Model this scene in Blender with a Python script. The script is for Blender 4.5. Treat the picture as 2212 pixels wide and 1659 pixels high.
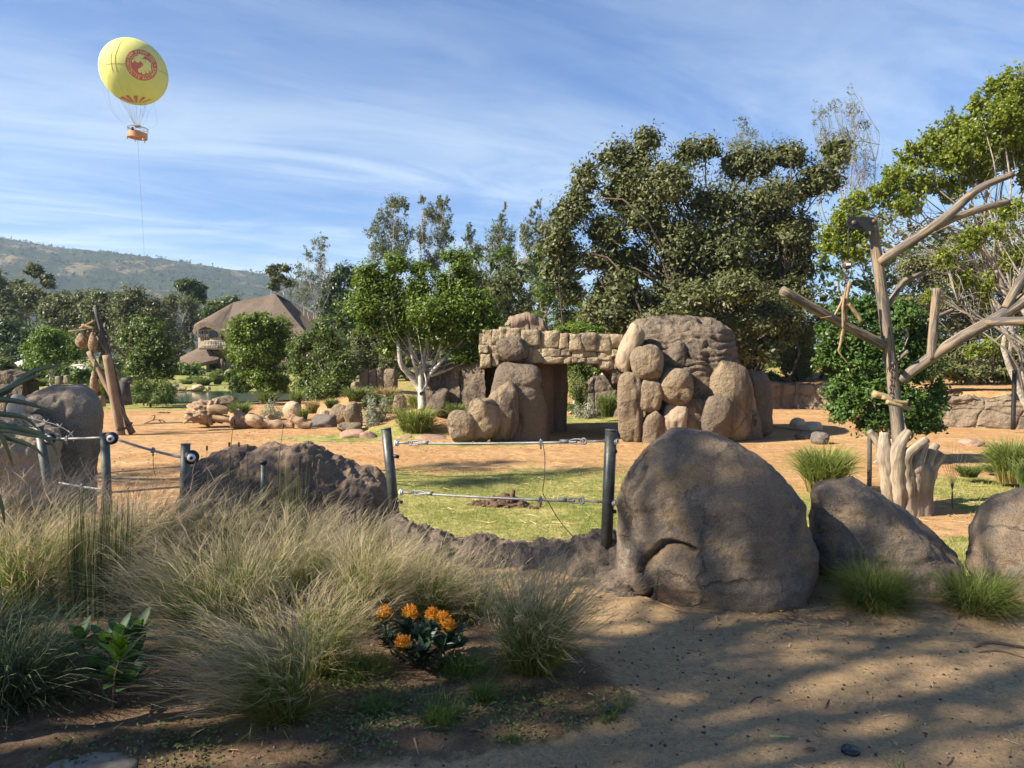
import bpy, bmesh, math, random
import numpy as np
from mathutils import Vector, Matrix

for _o in list(bpy.data.objects):
    bpy.data.objects.remove(_o)
SC = bpy.context.scene
COL = SC.collection
PI = math.pi
R = math.radians

# ------------------------------------------------------------------ camera
F = 1659.0                 # focal length in units of the 2212 x 1659 measuring grid
CU, CV, HORIZON = 1106.0, 829.5, 770.0
PITCH = math.atan((CV - HORIZON) / F)
EYE = np.array([0.0, 0.0, 1.6])
cam_d = bpy.data.cameras.new('camera')
cam_d.sensor_width = 36.0
cam_d.lens = 36.0 * F / 2212.0
cam_d.clip_start = 0.05
cam_d.clip_end = 20000.0
cam = bpy.data.objects.new('camera', cam_d)
cam.location = EYE
cam.rotation_euler = (PI / 2 - PITCH, 0, 0)
COL.objects.link(cam)
SC.camera = cam

# ------------------------------------------------------------------ light
SUN_EL = R(36.0)
SUN_H = np.array([-0.955, -0.30]); SUN_H = SUN_H / np.linalg.norm(SUN_H)
TO_SUN = np.array([SUN_H[0] * math.cos(SUN_EL), SUN_H[1] * math.cos(SUN_EL), math.sin(SUN_EL)])
sun_d = bpy.data.lights.new('sun', 'SUN')
sun_d.energy = 5.0
sun_d.angle = R(0.53)
sun_d.color = (1.0, 0.90, 0.76)
sun = bpy.data.objects.new('sun', sun_d)
sun.rotation_euler = Vector(TO_SUN).to_track_quat('Z', 'Y').to_euler()
sun.location = (0, 0, 40)
COL.objects.link(sun)

world = bpy.data.worlds.new('World')
SC.world = world
world.use_nodes = True
wn, wl = world.node_tree.nodes, world.node_tree.links
wn.clear()
w_out = wn.new('ShaderNodeOutputWorld')
w_bg = wn.new('ShaderNodeBackground'); w_bg.inputs['Strength'].default_value = 0.052
w_sky = wn.new('ShaderNodeTexSky'); w_sky.sky_type = 'NISHITA'; w_sky.sun_disc = False
w_sky.sun_elevation = SUN_EL
w_sky.sun_rotation = math.atan2(SUN_H[0], SUN_H[1])
w_sky.altitude = 150; w_sky.air_density = 1.0; w_sky.dust_density = 0.6; w_sky.ozone_density = 2.0
w_tc = wn.new('ShaderNodeTexCoord')
w_sep = wn.new('ShaderNodeSeparateXYZ')
wl.new(w_tc.outputs['Generated'], w_sep.inputs[0])
def wmath(op, a, b=None):
    n = wn.new('ShaderNodeMath'); n.operation = op
    for i, x in enumerate((a, b)):
        if x is None: continue
        if isinstance(x, (int, float)): n.inputs[i].default_value = x
        else: wl.new(x, n.inputs[i])
    return n.outputs[0]
w_z = wmath('ADD', wmath('MAXIMUM', w_sep.outputs[2], 0.0), 0.10)
w_x = wmath('DIVIDE', w_sep.outputs[0], w_z)
w_y = wmath('DIVIDE', w_sep.outputs[1], w_z)
w_cmb = wn.new('ShaderNodeCombineXYZ')
wl.new(wmath('ADD', wmath('MULTIPLY', w_x, 0.42), wmath('MULTIPLY', w_y, 0.26)), w_cmb.inputs[0])
wl.new(wmath('SUBTRACT', wmath('MULTIPLY', w_y, 1.25), wmath('MULTIPLY', w_x, 0.62)), w_cmb.inputs[1])
def wnoise(scale, detail, rough, dist, off):
    m = wn.new('ShaderNodeMapping'); m.inputs['Location'].default_value = off
    wl.new(w_cmb.outputs[0], m.inputs[0])
    n = wn.new('ShaderNodeTexNoise')
    n.inputs['Scale'].default_value = scale; n.inputs['Detail'].default_value = detail
    n.inputs['Roughness'].default_value = rough; n.inputs['Distortion'].default_value = dist
    wl.new(m.outputs[0], n.inputs['Vector'])
    return n.outputs['Fac']
w_n1 = wnoise(0.55, 9, 0.58, 0.5, (3.1, 1.7, 0))
w_n2 = wnoise(1.7, 9, 0.66, 1.2, (8.3, 4.1, 0))
w_sum = wmath('ADD', wmath('MULTIPLY', w_n1, 0.58), wmath('MULTIPLY', w_n2, 0.42))
w_ramp = wn.new('ShaderNodeMapRange'); w_ramp.interpolation_type = 'SMOOTHSTEP'
w_ramp.inputs['From Min'].default_value = 0.36; w_ramp.inputs['From Max'].default_value = 0.66
w_ramp.inputs['To Min'].default_value = 0.14; w_ramp.inputs['To Max'].default_value = 0.92
wl.new(w_sum, w_ramp.inputs['Value'])
w_mix = wn.new('ShaderNodeMix'); w_mix.data_type = 'RGBA'
w_low = wmath('MAXIMUM', wmath('SUBTRACT', 1.0, wmath('MULTIPLY', w_sep.outputs[2], 1.85)), 0.12)
wl.new(wmath('MULTIPLY', w_ramp.outputs[0], w_low), w_mix.inputs['Factor'])
w_tint = wn.new('ShaderNodeMix'); w_tint.data_type = 'RGBA'; w_tint.blend_type = 'MULTIPLY'
w_tint.inputs['Factor'].default_value = 1.0
w_tint.inputs['B'].default_value = (0.30, 0.65, 1.10, 1)
wl.new(w_sky.outputs[0], w_tint.inputs['A'])
wl.new(w_tint.outputs['Result'], w_mix.inputs['A'])
w_mix.inputs['B'].default_value = (7.2, 8.1, 8.3, 1)
wl.new(w_mix.outputs['Result'], w_bg.inputs['Color'])
wl.new(w_bg.outputs[0], w_out.inputs[0])

SC.view_settings.view_transform = 'Standard'
SC.view_settings.look = 'None'
SC.view_settings.exposure = 1.50
SC.view_settings.gamma = 1.0
SC.view_settings.use_curve_mapping = False
SC.cycles.max_bounces = 6
SC.cycles.diffuse_bounces = 4
SC.cycles.glossy_bounces = 2
SC.cycles.transmission_bounces = 4
SC.cycles.transparent_max_bounces = 6
SC.cycles.volume_bounces = 0
SC.cycles.caustics_reflective = False
SC.cycles.caustics_refractive = False

# ------------------------------------------------------------------ helpers
SP, CP = math.sin(PITCH), math.cos(PITCH)
def ray(u, v):
    a, b = (u - CU) / F, -(v - CV) / F
    return np.array([a, CP + b * SP, -SP + b * CP])
def W(u, v, d):                       # the point at world depth d seen at measuring-grid place (u, v)
    r = ray(u, v); return EYE + r * (d / r[1])
def G(u, v, z=0.0):                   # the point at height z
    r = ray(u, v); return EYE + r * ((z - EYE[2]) / r[2])
YARD = -1.2

def _hash(i, j, k, s):
    h = (i * 374761393 + j * 668265263 + k * 2147483647 + s * 1274126177) & 0xFFFFFFFF
    h = ((h ^ (h >> 13)) * 1274126177) & 0xFFFFFFFF
    h = (h ^ (h >> 16)) & 0xFFFFFF
    return h.astype(np.float64) / 0xFFFFFF * 2 - 1
def vnoise(p, s=0):
    p = np.asarray(p, float); q = np.floor(p).astype(np.int64); f = p - q
    f = f * f * f * (f * (f * 6 - 15) + 10)
    i, j, k = q[..., 0], q[..., 1], q[..., 2]; fx, fy, fz = f[..., 0], f[..., 1], f[..., 2]
    def c(a, b, d): return _hash(i + a, j + b, k + d, s)
    x00 = c(0,0,0) * (1-fx) + c(1,0,0) * fx; x10 = c(0,1,0) * (1-fx) + c(1,1,0) * fx
    x01 = c(0,0,1) * (1-fx) + c(1,0,1) * fx; x11 = c(0,1,1) * (1-fx) + c(1,1,1) * fx
    return (x00 * (1-fy) + x10 * fy) * (1-fz) + (x01 * (1-fy) + x11 * fy) * fz
def fbm(p, octv=4, s=0, gain=0.5):
    p = np.asarray(p, float); a, t, n = 1.0, 0.0, 0.0
    for o in range(octv):
        t = t + a * vnoise(p * (2.03 ** o) + o * 17.3, s + o); n += a; a *= gain
    return t / n
def ridged(p, octv=4, s=0):
    p = np.asarray(p, float); a, t, n = 1.0, 0.0, 0.0
    for o in range(octv):
        t = t + a * (1 - 2 * np.abs(vnoise(p * (2.03 ** o) + o * 9.7, s + o))); n += a; a *= 0.5
    return t / n
def sstep(a, b, x):
    t = np.clip((x - a) / (b - a), 0, 1); return t * t * (3 - 2 * t)
def unit(v):
    v = np.asarray(v, float); return v / np.maximum(np.linalg.norm(v, axis=-1, keepdims=True), 1e-9)

class MB:
    """collects vertices and faces and builds them as one mesh object"""
    def __init__(self): self.v, self.f, self.n, self.tint, self.wc, self.al = [], [], 0, [], [], []
    def add(self, v, f, tint=None, wc=None, al=None):
        v = np.asarray(v, float).reshape(-1, 3)
        if isinstance(f, np.ndarray): groups = [f]
        else:
            by = {}
            for q in f: by.setdefault(len(q), []).append(q)
            groups = [np.array(g) for g in by.values()]
        nf = sum(len(g) for g in groups)
        for g in groups: self.f.append(g + self.n)
        self.v.append(v); self.n += len(v)
        if tint is None: tint = 0.5
        t = np.full(nf, tint, float) if np.isscalar(tint) else np.asarray(tint, float)
        self.tint.append(t)
        self.wc.append(np.zeros((len(v), 3)) if wc is None else wc)
        self.al.append(np.zeros(len(v)) if al is None else np.asarray(al, float))
        return self
    def build(self, name, mat, parent=None, smooth=True):
        v = np.concatenate(self.v); loops = np.concatenate([g.ravel() for g in self.f])
        sizes = np.concatenate([np.full(len(g), g.shape[1]) for g in self.f])
        starts = np.concatenate([[0], np.cumsum(sizes)[:-1]])
        base = np.zeros(3) if parent is None else BASE[parent.name]
        me = bpy.data.meshes.new(name)
        me.vertices.add(len(v)); me.vertices.foreach_set('co', (v - base).ravel().astype(np.float32))
        me.loops.add(len(loops)); me.loops.foreach_set('vertex_index', loops.astype(np.int32))
        me.polygons.add(len(sizes)); me.polygons.foreach_set('loop_start', starts.astype(np.int32))
        me.polygons.foreach_set('use_smooth', np.full(len(sizes), bool(smooth)))
        t = np.concatenate(self.tint)
        if len(t) == len(sizes):
            a = me.attributes.new('tint', 'FLOAT', 'FACE'); a.data.foreach_set('value', t.astype(np.float32))
        wc = np.concatenate(self.wc)
        if np.any(wc):
            a = me.attributes.new('wc', 'FLOAT_VECTOR', 'POINT'); a.data.foreach_set('vector', wc.ravel().astype(np.float32))
        al = np.concatenate(self.al)
        if np.any(al):
            a = me.attributes.new('al', 'FLOAT', 'POINT'); a.data.foreach_set('value', al.astype(np.float32))
        me.update(calc_edges=True)
        if mat is not None: me.materials.append(mat)
        o = bpy.data.objects.new(name, me); COL.objects.link(o)
        if parent is not None: o.parent = parent
        BASE[o.name] = base
        return o
BASE = {}
def tag(o, label, cat, group=None):
    o['label'] = label; o['category'] = cat
    if group: o['group'] = group
    return o
def thing(name, label, cat, base, group=None):
    o = bpy.data.objects.new(name, None); o.location = base; o.empty_display_size = 0.2
    COL.objects.link(o); BASE[o.name] = np.array(base, float)
    return tag(o, label, cat, group)
def rebase(o, base):
    """move a one-mesh thing's origin to its base"""
    base = np.array(base, float); me = o.data; n = len(me.vertices)
    co = np.empty(n * 3, np.float32); me.vertices.foreach_get('co', co)
    me.vertices.foreach_set('co', (co.reshape(-1, 3) - (base - BASE[o.name])).ravel().astype(np.float32))
    o.location = base; BASE[o.name] = base; me.update()
    return o
def structure(o): o['kind'] = 'structure'; return o
def stuff(o): o['kind'] = 'stuff'; return o

def grid_faces(r, c, wrap=False):
    i, j = np.meshgrid(np.arange(r - 1), np.arange(c if wrap else c - 1), indexing='ij')
    j2 = (j + 1) % c
    return np.stack([i*c+j, i*c+j2, (i+1)*c+j2, (i+1)*c+j], -1).reshape(-1, 4)
def grid_normals(P, wrap=False):
    if wrap:
        E = np.concatenate([P[:, -1:], P, P[:, :1]], 1)
        du = (E[:, 2:] - E[:, :-2])
    else: du = np.gradient(P, axis=1)
    dv = np.gradient(P, axis=0)
    return unit(np.cross(du, dv))
def catmull(pts, n):
    p = np.asarray(pts, float)
    if len(p) < 3: return p[0] + (p[-1] - p[0]) * np.linspace(0, 1, n)[:, None]
    q = np.vstack([2*p[0]-p[1], p, 2*p[-1]-p[-2]]); out = []
    for t in np.linspace(0, len(p) - 1 - 1e-6, n):
        i = int(t); f = t - i; a, b, c, d = q[i:i+4]
        out.append(0.5 * ((2*b) + (-a+c)*f + (2*a-5*b+4*c-d)*f*f + (-a+3*b-3*c+d)*f**3))
    return np.array(out)
def tube(mb, pts, rad, sides=8, cap=True, tint=0.5, rough=0.0, seed=0, wcs=1.0):
    p = np.asarray(pts, float); n = len(p)
    rad = np.full(n, rad, float) if np.isscalar(rad) else np.interp(np.linspace(0, 1, n), np.linspace(0, 1, len(rad)), rad)
    tg = unit(np.gradient(p, axis=0))
    a = np.array([0, 0, 1.0]) if abs(tg[0][2]) < 0.9 else np.array([1.0, 0, 0])
    x = unit(np.cross(tg[0], a)); V = []; WC = []
    ang = np.arange(sides) * 2 * PI / sides
    s = np.concatenate([[0], np.cumsum(np.linalg.norm(np.diff(p, axis=0), axis=1))])
    for i in range(n):
        x = unit(x - tg[i] * np.dot(x, tg[i])); y = np.cross(tg[i], x)
        off = np.cos(ang)[:, None] * x + np.sin(ang)[:, None] * y
        rr = rad[i] * (1 + rough * fbm((p[i] + off * rad[i]) * (0.6 / max(rad.mean(), 1e-4)), 2, seed)) if rough else rad[i]
        V.append(p[i] + off * (rr[:, None] if rough else rr))
        WC.append(np.stack([np.cos(ang) * rad[i] + seed * 3.1, np.sin(ang) * rad[i], np.full(sides, s[i] * 0.09 * wcs)], -1))
    V = np.concatenate(V); WC = np.concatenate(WC)
    fs = grid_faces(n, sides, True)
    if cap:
        k = len(V); V = np.vstack([V, p[0], p[-1]]); WC = np.vstack([WC, [[0.001, 0, 0], [0.001, 0, s[-1]*.09]]])
        c0 = [[(j+1) % sides, j, k] for j in range(sides)]
        c1 = [[(n-1)*sides+j, (n-1)*sides+(j+1) % sides, k+1] for j in range(sides)]
        mb.add(V, list(map(list, fs)) + c0 + c1, tint, WC)
    else: mb.add(V, fs, tint, WC)
    return mb
_UV = {}
def cubesphere(n):
    if n in _UV: return _UV[n]
    t = np.tan(np.linspace(-PI/4, PI/4, n + 1)); vs, fs, off = [], [], 0
    a, b = np.meshgrid(t, t, indexing='ij'); o = np.ones_like(a)
    for f in (np.stack([a, b, o], -1), np.stack([b, a, -o], -1), np.stack([o, a, b], -1), np.stack([-o, b, a], -1), np.stack([b, o, a], -1), np.stack([a, -o, b], -1)):
        vs.append(f.reshape(-1, 3)); fs.append(grid_faces(n + 1, n + 1) + off); off += (n + 1) ** 2
    v = unit(np.concatenate(vs)); f = np.concatenate(fs)
    key = np.round(v, 5); u, idx, inv = np.unique(key, axis=0, return_index=True, return_inverse=True)
    _UV[n] = (v[idx], inv.ravel()[f]); return _UV[n]
def blob(c, r, seed=0, n=14, sq=2.6, amp=0.12, freq=1.5, rot=None, flat=0.0, fine=0.02):
    """a boulder: superellipsoid with lumps; r = (rx, ry, rz)"""
    v, f = cubesphere(n); r = np.asarray(r, float)
    k = (np.abs(v) ** sq).sum(1) ** (-1 / sq); q = v * k[:, None]
    d = 1 + amp * fbm(v * freq + seed * 7.7, 3, seed) + fine * fbm(v * freq * 6 + seed, 3, seed + 5)
    if flat:                                   # a few planed facets
        rg = np.random.default_rng(seed + 99)
        for _ in range(5):
            nn = unit(rg.normal(size=3)); h = rg.uniform(0.72, 0.9); dd = (q * d[:, None]) @ nn
            d = np.where(dd > h, d * (1 - flat * (1 - h / np.maximum(dd, 1e-6))), d)
    q = q * d[:, None] * r
    if rot is not None: q = q @ np.array(Matrix.Rotation(rot[0], 3, 'X') @ Matrix.Rotation(rot[1], 3, 'Y') @ Matrix.Rotation(rot[2], 3, 'Z')).T
    return q + np.asarray(c), f
def box(c, h, rot=None):
    v = np.array([[x, y, z] for x in (-1, 1) for y in (-1, 1) for z in (-1, 1)], float) * np.asarray(h, float)
    if rot is not None: v = v @ np.array(rot).T
    f = np.array([[0,1,3,2],[4,6,7,5],[0,4,5,1],[2,3,7,6],[0,2,6,4],[1,5,7,3]])
    return v + np.asarray(c), f
def seg_rot(a, b):
    d = Vector(np.asarray(b) - np.asarray(a)); return np.array(d.to_track_quat('Z', 'Y').to_matrix())

# ------------------------------------------------------------------ materials
MATS = {}
class NT:
    def __init__(self, name, rough=0.85, spec=0.3):
        m = bpy.data.materials.new(name); m.use_nodes = True; self.m = m
        self.n, self.l = m.node_tree.nodes, m.node_tree.links
        self.b = self.n['Principled BSDF']; self.b.inputs['Roughness'].default_value = rough
        self.b.inputs['Specular IOR Level'].default_value = spec
        self.out = self.n['Material Output']; MATS[name] = m
        self.pos = self.n.new('ShaderNodeNewGeometry').outputs['Position']
    def noise(self, scale, detail=4, rough=0.55, vec=None, dist=0.0, stretch=None):
        v = vec or self.pos
        if stretch:
            mp = self.n.new('ShaderNodeMapping'); mp.inputs['Scale'].default_value = stretch
            self.l.new(v, mp.inputs[0]); v = mp.outputs[0]
        n = self.n.new('ShaderNodeTexNoise')
        n.inputs['Scale'].default_value = scale; n.inputs['Detail'].default_value = detail
        n.inputs['Roughness'].default_value = rough; n.inputs['Distortion'].default_value = dist
        self.l.new(v, n.inputs['Vector']); return n.outputs['Fac']
    def voronoi(self, scale, feature='DISTANCE_TO_EDGE', vec=None):
        n = self.n.new('ShaderNodeTexVoronoi'); n.feature = feature
        n.inputs['Scale'].default_value = scale; self.l.new(vec or self.pos, n.inputs['Vector']); return n.outputs[0]
    def attr(self, name, out='Fac'):
        n = self.n.new('ShaderNodeAttribute'); n.attribute_name = name; return n.outputs[out]
    def ramp(self, x, a, b, lo=0.0, hi=1.0, smooth=True):
        n = self.n.new('ShaderNodeMapRange')
        if smooth: n.interpolation_type = 'SMOOTHSTEP'
        n.inputs['From Min'].default_value = a; n.inputs['From Max'].default_value = b
        n.inputs['To Min'].default_value = lo; n.inputs['To Max'].default_value = hi
        self.l.new(x, n.inputs['Value']); return n.outputs[0]
    def math(self, op, a, b=None):
        n = self.n.new('ShaderNodeMath'); n.operation = op
        for i, x in enumerate((a, b)):
            if x is None: continue
            if isinstance(x, (int, float)): n.inputs[i].default_value = x
            else: self.l.new(x, n.inputs[i])
        return n.outputs[0]
    def mix(self, fac, a, b, blend='MIX'):
        n = self.n.new('ShaderNodeMix'); n.data_type = 'RGBA'; n.blend_type = blend
        for k, x in (('Factor', fac), ('A', a), ('B', b)):
            if isinstance(x, (int, float)): n.inputs[k].default_value = x
            elif isinstance(x, tuple): n.inputs[k].default_value = (*x, 1) if len(x) == 3 else x
            else: self.l.new(x, n.inputs[k])
        return n.outputs['Result']
    def color(self, c):
        if isinstance(c, tuple): self.b.inputs['Base Color'].default_value = (*c, 1)
        else: self.l.new(c, self.b.inputs['Base Color'])
        return self
    def bump(self, h, strength=0.5, dist=0.02, chain=None):
        n = self.n.new('ShaderNodeBump'); n.inputs['Strength'].default_value = strength; n.inputs['Distance'].default_value = dist
        self.l.new(h, n.inputs['Height'])
        if chain is not None: self.l.new(chain, n.inputs['Normal'])
        self.l.new(n.outputs[0], self.b.inputs['Normal']); return n.outputs[0]

def m_rock(name, c1, c2, dark, s=1.0, darkamt=0.5, grain=120, bump=0.6, patch=None, streak=False, bdist=0.02, cracks=None, gs=1.0):
    t = NT(name, 0.9, 0.2)
    big = t.ramp(t.noise(0.9 * s, 5, 0.6), 0.35, 0.65)
    col = t.mix(big, c1, c2)
    st = t.noise(1.6 * s, 7, 0.65, stretch=(1.2, 1.2, 0.25) if streak else None, dist=0.6)
    col = t.mix(t.ramp(st, 0.50, 0.66, 0, darkamt), col, dark)
    if patch is not None:
        pm = t.ramp(t.noise(2.6 * s, 8, 0.62, dist=0.4), 0.555, 0.575)
        col = t.mix(t.math('MULTIPLY', pm, 0.85), col, patch)
    if patch is not None:
        lm = t.ramp(t.noise(11.0, 6, .7, dist=.3), .60, .66, 0, .55); col = t.mix(t.math('MULTIPLY', lm, t.ramp(t.noise(1.1, 3), .45, .6)), col, (.24, .225, .19))
    fine = t.noise(grain, 3, 0.7)
    col = t.mix(t.ramp(fine, 0.3, 0.7, 0.0, 1.0), t.mix(0.32 * gs, col, (0, 0, 0), 'MIX'), t.mix(0.12 * gs, col, (1, .95, .85)))
    b1 = None
    if cracks is not None:
        wv = t.n.new('ShaderNodeVectorMath'); wv.operation = 'MULTIPLY_ADD'
        nz = t.n.new('ShaderNodeTexNoise'); nz.inputs['Scale'].default_value = cracks[0] * 1.3; nz.inputs['Detail'].default_value = 5; t.l.new(t.pos, nz.inputs['Vector'])
        t.l.new(nz.outputs['Color'], wv.inputs[0]); wv.inputs[1].default_value = (0.9 / cracks[0],) * 3; t.l.new(t.pos, wv.inputs[2])
        ln = t.ramp(t.voronoi(cracks[0], 'DISTANCE_TO_EDGE', wv.outputs[0]), 0.0, cracks[1])
        gate_ = t.ramp(t.noise(cracks[0] * .8, 3), 0.36, 0.50)
        ln = t.math('MAXIMUM', ln, gate_)
        col = t.mix(ln, t.mix(0.45, col, dark), col)
        b1 = t.bump(ln, 0.7, bdist * 1.5)
    t.color(col)
    b1 = t.bump(t.noise(9 * s, 8, 0.65), bump, bdist * 2, b1)
    t.bump(fine, bump * 0.8 * gs, bdist * 0.25, b1)
    return t.m
def m_leaf(name, c1, c2, rough=0.45, trans=0.3, spec=0.4, yellow=None):
    t = NT(name, rough, spec)
    col = t.mix(t.attr('tint'), c1, c2)
    t.color(col)
    tr = t.n.new('ShaderNodeBsdfTranslucent')
    t.l.new(t.mix(1.0, col, yellow or (1.0, 1.15, 0.45), 'MULTIPLY'), tr.inputs['Color'])
    mx = t.n.new('ShaderNodeMixShader'); mx.inputs[0].default_value = trans
    t.l.new(t.b.outputs[0], mx.inputs[1]); t.l.new(tr.outputs[0], mx.inputs[2]); t.l.new(mx.outputs[0], t.out.inputs['Surface'])
    return t.m
def m_grass(name, base, mid, tip, trans=0.35):
    """colour runs along the blade: green foot, mid, dry tip"""
    t = NT(name, 0.55, 0.25)
    al = t.attr('al')
    col = t.mix(t.ramp(al, 0.05, 0.45), base, mid)
    col = t.mix(t.ramp(al, 0.45, 0.85), col, tip)
    col = t.mix(t.ramp(t.attr('tint'), 0, 1, 0, 0.55), col, t.mix(0.5, col, (0.30, 0.24, 0.10)))
    t.color(col)
    tr = t.n.new('ShaderNodeBsdfTranslucent'); t.l.new(col, tr.inputs['Color'])
    mx = t.n.new('ShaderNodeMixShader'); mx.inputs[0].default_value = trans
    t.l.new(t.b.outputs[0], mx.inputs[1]); t.l.new(tr.outputs[0], mx.inputs[2]); t.l.new(mx.outputs[0], t.out.inputs['Surface'])
    return t.m
def m_wood(name, c1, c2, c3, s=1.0, bump=0.5, rough=0.8):
    t = NT(name, rough, 0.25); wc = t.attr('wc', 'Vector')
    n1 = t.noise(16 * s, 5, 0.6, wc, 0.9); n2 = t.noise(60 * s, 4, 0.6, wc, 0.3); n3 = t.noise(1.4, 4)
    col = t.mix(t.ramp(n1, 0.43, 0.57), c1, c2)
    col = t.mix(t.ramp(n3, 0.42, 0.68, 0, 0.6), col, c3)
    col = t.mix(t.ramp(n2, 0.35, 0.75, 0, 0.45), col, t.mix(0.6, col, (0, 0, 0)))
    t.color(col); b = t.bump(n1, bump, 0.012); t.bump(n2, bump, 0.006, b)
    return t.m
def m_plain(name, c, rough=0.6, metal=0.0, var=0.25, s=20, bump=0.15, spec=0.4):
    t = NT(name, rough, spec); t.b.inputs['Metallic'].default_value = metal
    n = t.noise(s, 5)
    t.color(t.mix(t.ramp(n, 0.3, 0.7), tuple(x * (1 - var) for x in c), tuple(min(1, x * (1 + var)) for x in c)))
    if bump: t.bump(n, bump, 0.01)
    return t.m

M = dict(
 fore_rock=m_rock('boulder_stone', (.225,.148,.082), (.140,.100,.067), (.046,.041,.037), 1.5, 0.9, 170, 1.0, patch=(.235,.145,.062), bdist=0.022, cracks=(1.6, .022)),
 dark_rock=m_rock('dark_lumpy_stone', (.135,.080,.042), (.18,.112,.062), (.036,.021,.013), 2.2, 0.8, 140, 0.9, bdist=0.02),
 left_rock=m_rock('grey_boulder_stone', (.165,.122,.080), (.215,.160,.105), (.050,.038,.028), 0.8, 0.85, 90, 0.8, streak=True),
 wall_rock=m_rock('tan_rockwork', (.34,.255,.165), (.255,.188,.122), (.105,.078,.055), 0.7, 0.55, 60, 0.8, streak=True, bdist=0.03, cracks=(1.1, .05), gs=.5),
 back_wall=m_rock('back_wall_rockwork', (.25,.185,.12), (.185,.138,.09), (.07,.052,.038), 0.8, 0.7, 60, 1.0, streak=True, bdist=0.06, cracks=(1.1, .05), gs=.5),
 bridge_rock=m_rock('bridge_rockwork', (.43,.34,.205), (.34,.26,.16), (.15,.112,.078), 1.1, 0.8, 45, 1.0, bdist=0.075, cracks=(1.7, .06), gs=.4),
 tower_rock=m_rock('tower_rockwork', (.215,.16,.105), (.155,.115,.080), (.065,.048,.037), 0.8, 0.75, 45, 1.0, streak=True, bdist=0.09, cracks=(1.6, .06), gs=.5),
 orange_rock=m_rock('orange_boulder_stone', (.305,.225,.13), (.22,.16,.097), (.080,.058,.042), 0.9, 0.95, 40, 1.0, streak=True, bdist=0.085, cracks=(.9, .045), gs=.5),
 brown_rock=m_rock('brown_boulder_stone', (.195,.145,.096), (.138,.103,.070), (.055,.042,.032), 0.9, 0.9, 40, 1.0, streak=True, bdist=0.085, cracks=(.8, .04), gs=.5),
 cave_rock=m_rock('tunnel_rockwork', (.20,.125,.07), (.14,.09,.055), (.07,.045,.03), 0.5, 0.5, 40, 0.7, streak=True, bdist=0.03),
 red_rock=m_rock('reddish_stone', (.34,.205,.13), (.28,.19,.13), (.15,.10,.072), 1.2, 0.5, 50, 0.7, bdist=0.03, gs=.4),
 pale_rock=m_rock('pale_stone', (.48,.37,.24), (.40,.29,.18), (.22,.16,.11), 1.0, 0.4, 50, 0.7, bdist=0.03, cracks=(1.5, .04), gs=.4),
 grey_rock=m_rock('dark_grey_stone', (.10,.085,.072), (.15,.12,.10), (.05,.045,.04), 1.0, 0.5, 50, 0.7, bdist=0.03, gs=.5),
 curb=m_rock('curb_stone', (.165,.112,.070), (.215,.150,.096), (.050,.036,.027), 2.5, 0.8, 130, 1.0, bdist=0.03),
 log_grey=m_wood('weathered_log', (.27,.195,.12), (.075,.070,.066), (.16,.138,.115), 1.0),
 log_tan=m_wood('peeled_log', (.31,.225,.145), (.235,.165,.10), (.15,.105,.068), 0.8),
 log_dark=m_wood('dark_log', (.09,.085,.08), (.05,.048,.045), (.14,.13,.12), 1.0),
 stump=m_wood('pale_stump', (.37,.295,.205), (.22,.175,.13), (.13,.108,.088), 0.9, 1.0),
 drift=m_wood('driftwood', (.40,.28,.17), (.31,.205,.12), (.17,.11,.068), 0.6),
 stick=m_wood('stripped_stick', (.36,.25,.145), (.25,.16,.088), (.40,.31,.20), 1.5),
 yellow_wood=m_wood('yellow_bark_stick', (.46,.36,.19), (.34,.25,.12), (.24,.17,.09), 1.2),
 bark=m_plain('brown_bark', (.085,.062,.043), 0.9, 0, 0.5, 12, 0.6),
 bark_pale=m_plain('pale_bark', (.40,.36,.30), 0.85, 0, 0.35, 9, 0.5),
 bark_grey=m_plain('grey_bark', (.24,.21,.17), 0.9, 0, 0.4, 10, 0.5),
 bark_warm=m_plain('warm_bark', (.20,.12,.07), 0.9, 0, 0.45, 8, 0.5),
 post=m_plain('green_grey_post_paint', (.045,.048,.040), 0.42, 0.1, 0.3, 25, 0.2, 0.5),
 post_light=m_plain('weathered_post_paint', (.088,.094,.080), 0.5, 0.1, 0.35, 25, 0.2, 0.5),
 steel=m_plain('galvanised_cable', (.20,.20,.195), 0.6, 0.4, 0.2, 60, 0.1),
 iron=m_plain('black_iron', (.03,.03,.032), 0.5, 0.4, 0.3, 40, 0.3),
 rust=m_plain('brown_iron', (.085,.06,.05), 0.55, 0.4, 0.3, 30, 0.3),
 white=m_plain('white_insulator', (.72,.70,.66), 0.4, 0, 0.08, 20, 0.05, 0.5),
 basket=m_plain('woven_basket', (.22,.155,.09), 0.9, 0, 0.55, 18, 0.6),
 canvas=m_plain('tent_canvas', (.62,.56,.46), 0.9, 0, 0.1, 2, 0.1),
 plaster=m_plain('beige_plaster', (.52,.41,.27), 0.9, 0, 0.12, 2, 0.1),
 timber=m_plain('dark_timber', (.10,.065,.042), 0.85, 0, 0.4, 4, 0.3),
 timber_grey=m_plain('grey_timber', (.30,.26,.21), 0.85, 0, 0.3, 4, 0.3),
 glass_dark=m_plain('dark_window_glass', (.015,.018,.02), 0.08, 0, 0.2, 2, 0.0, 0.6),
 black=m_plain('black_plastic', (.018,.018,.02), 0.4, 0, 0.2, 40, 0.1, 0.5),
 dung=m_plain('dry_dung', (.10,.058,.036), 1.0, 0, 0.45, 60, 0.8),
 concrete=m_plain('stained_concrete', (.22,.18,.135), 0.9, 0, 0.3, 14, 0.3),
)
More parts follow.
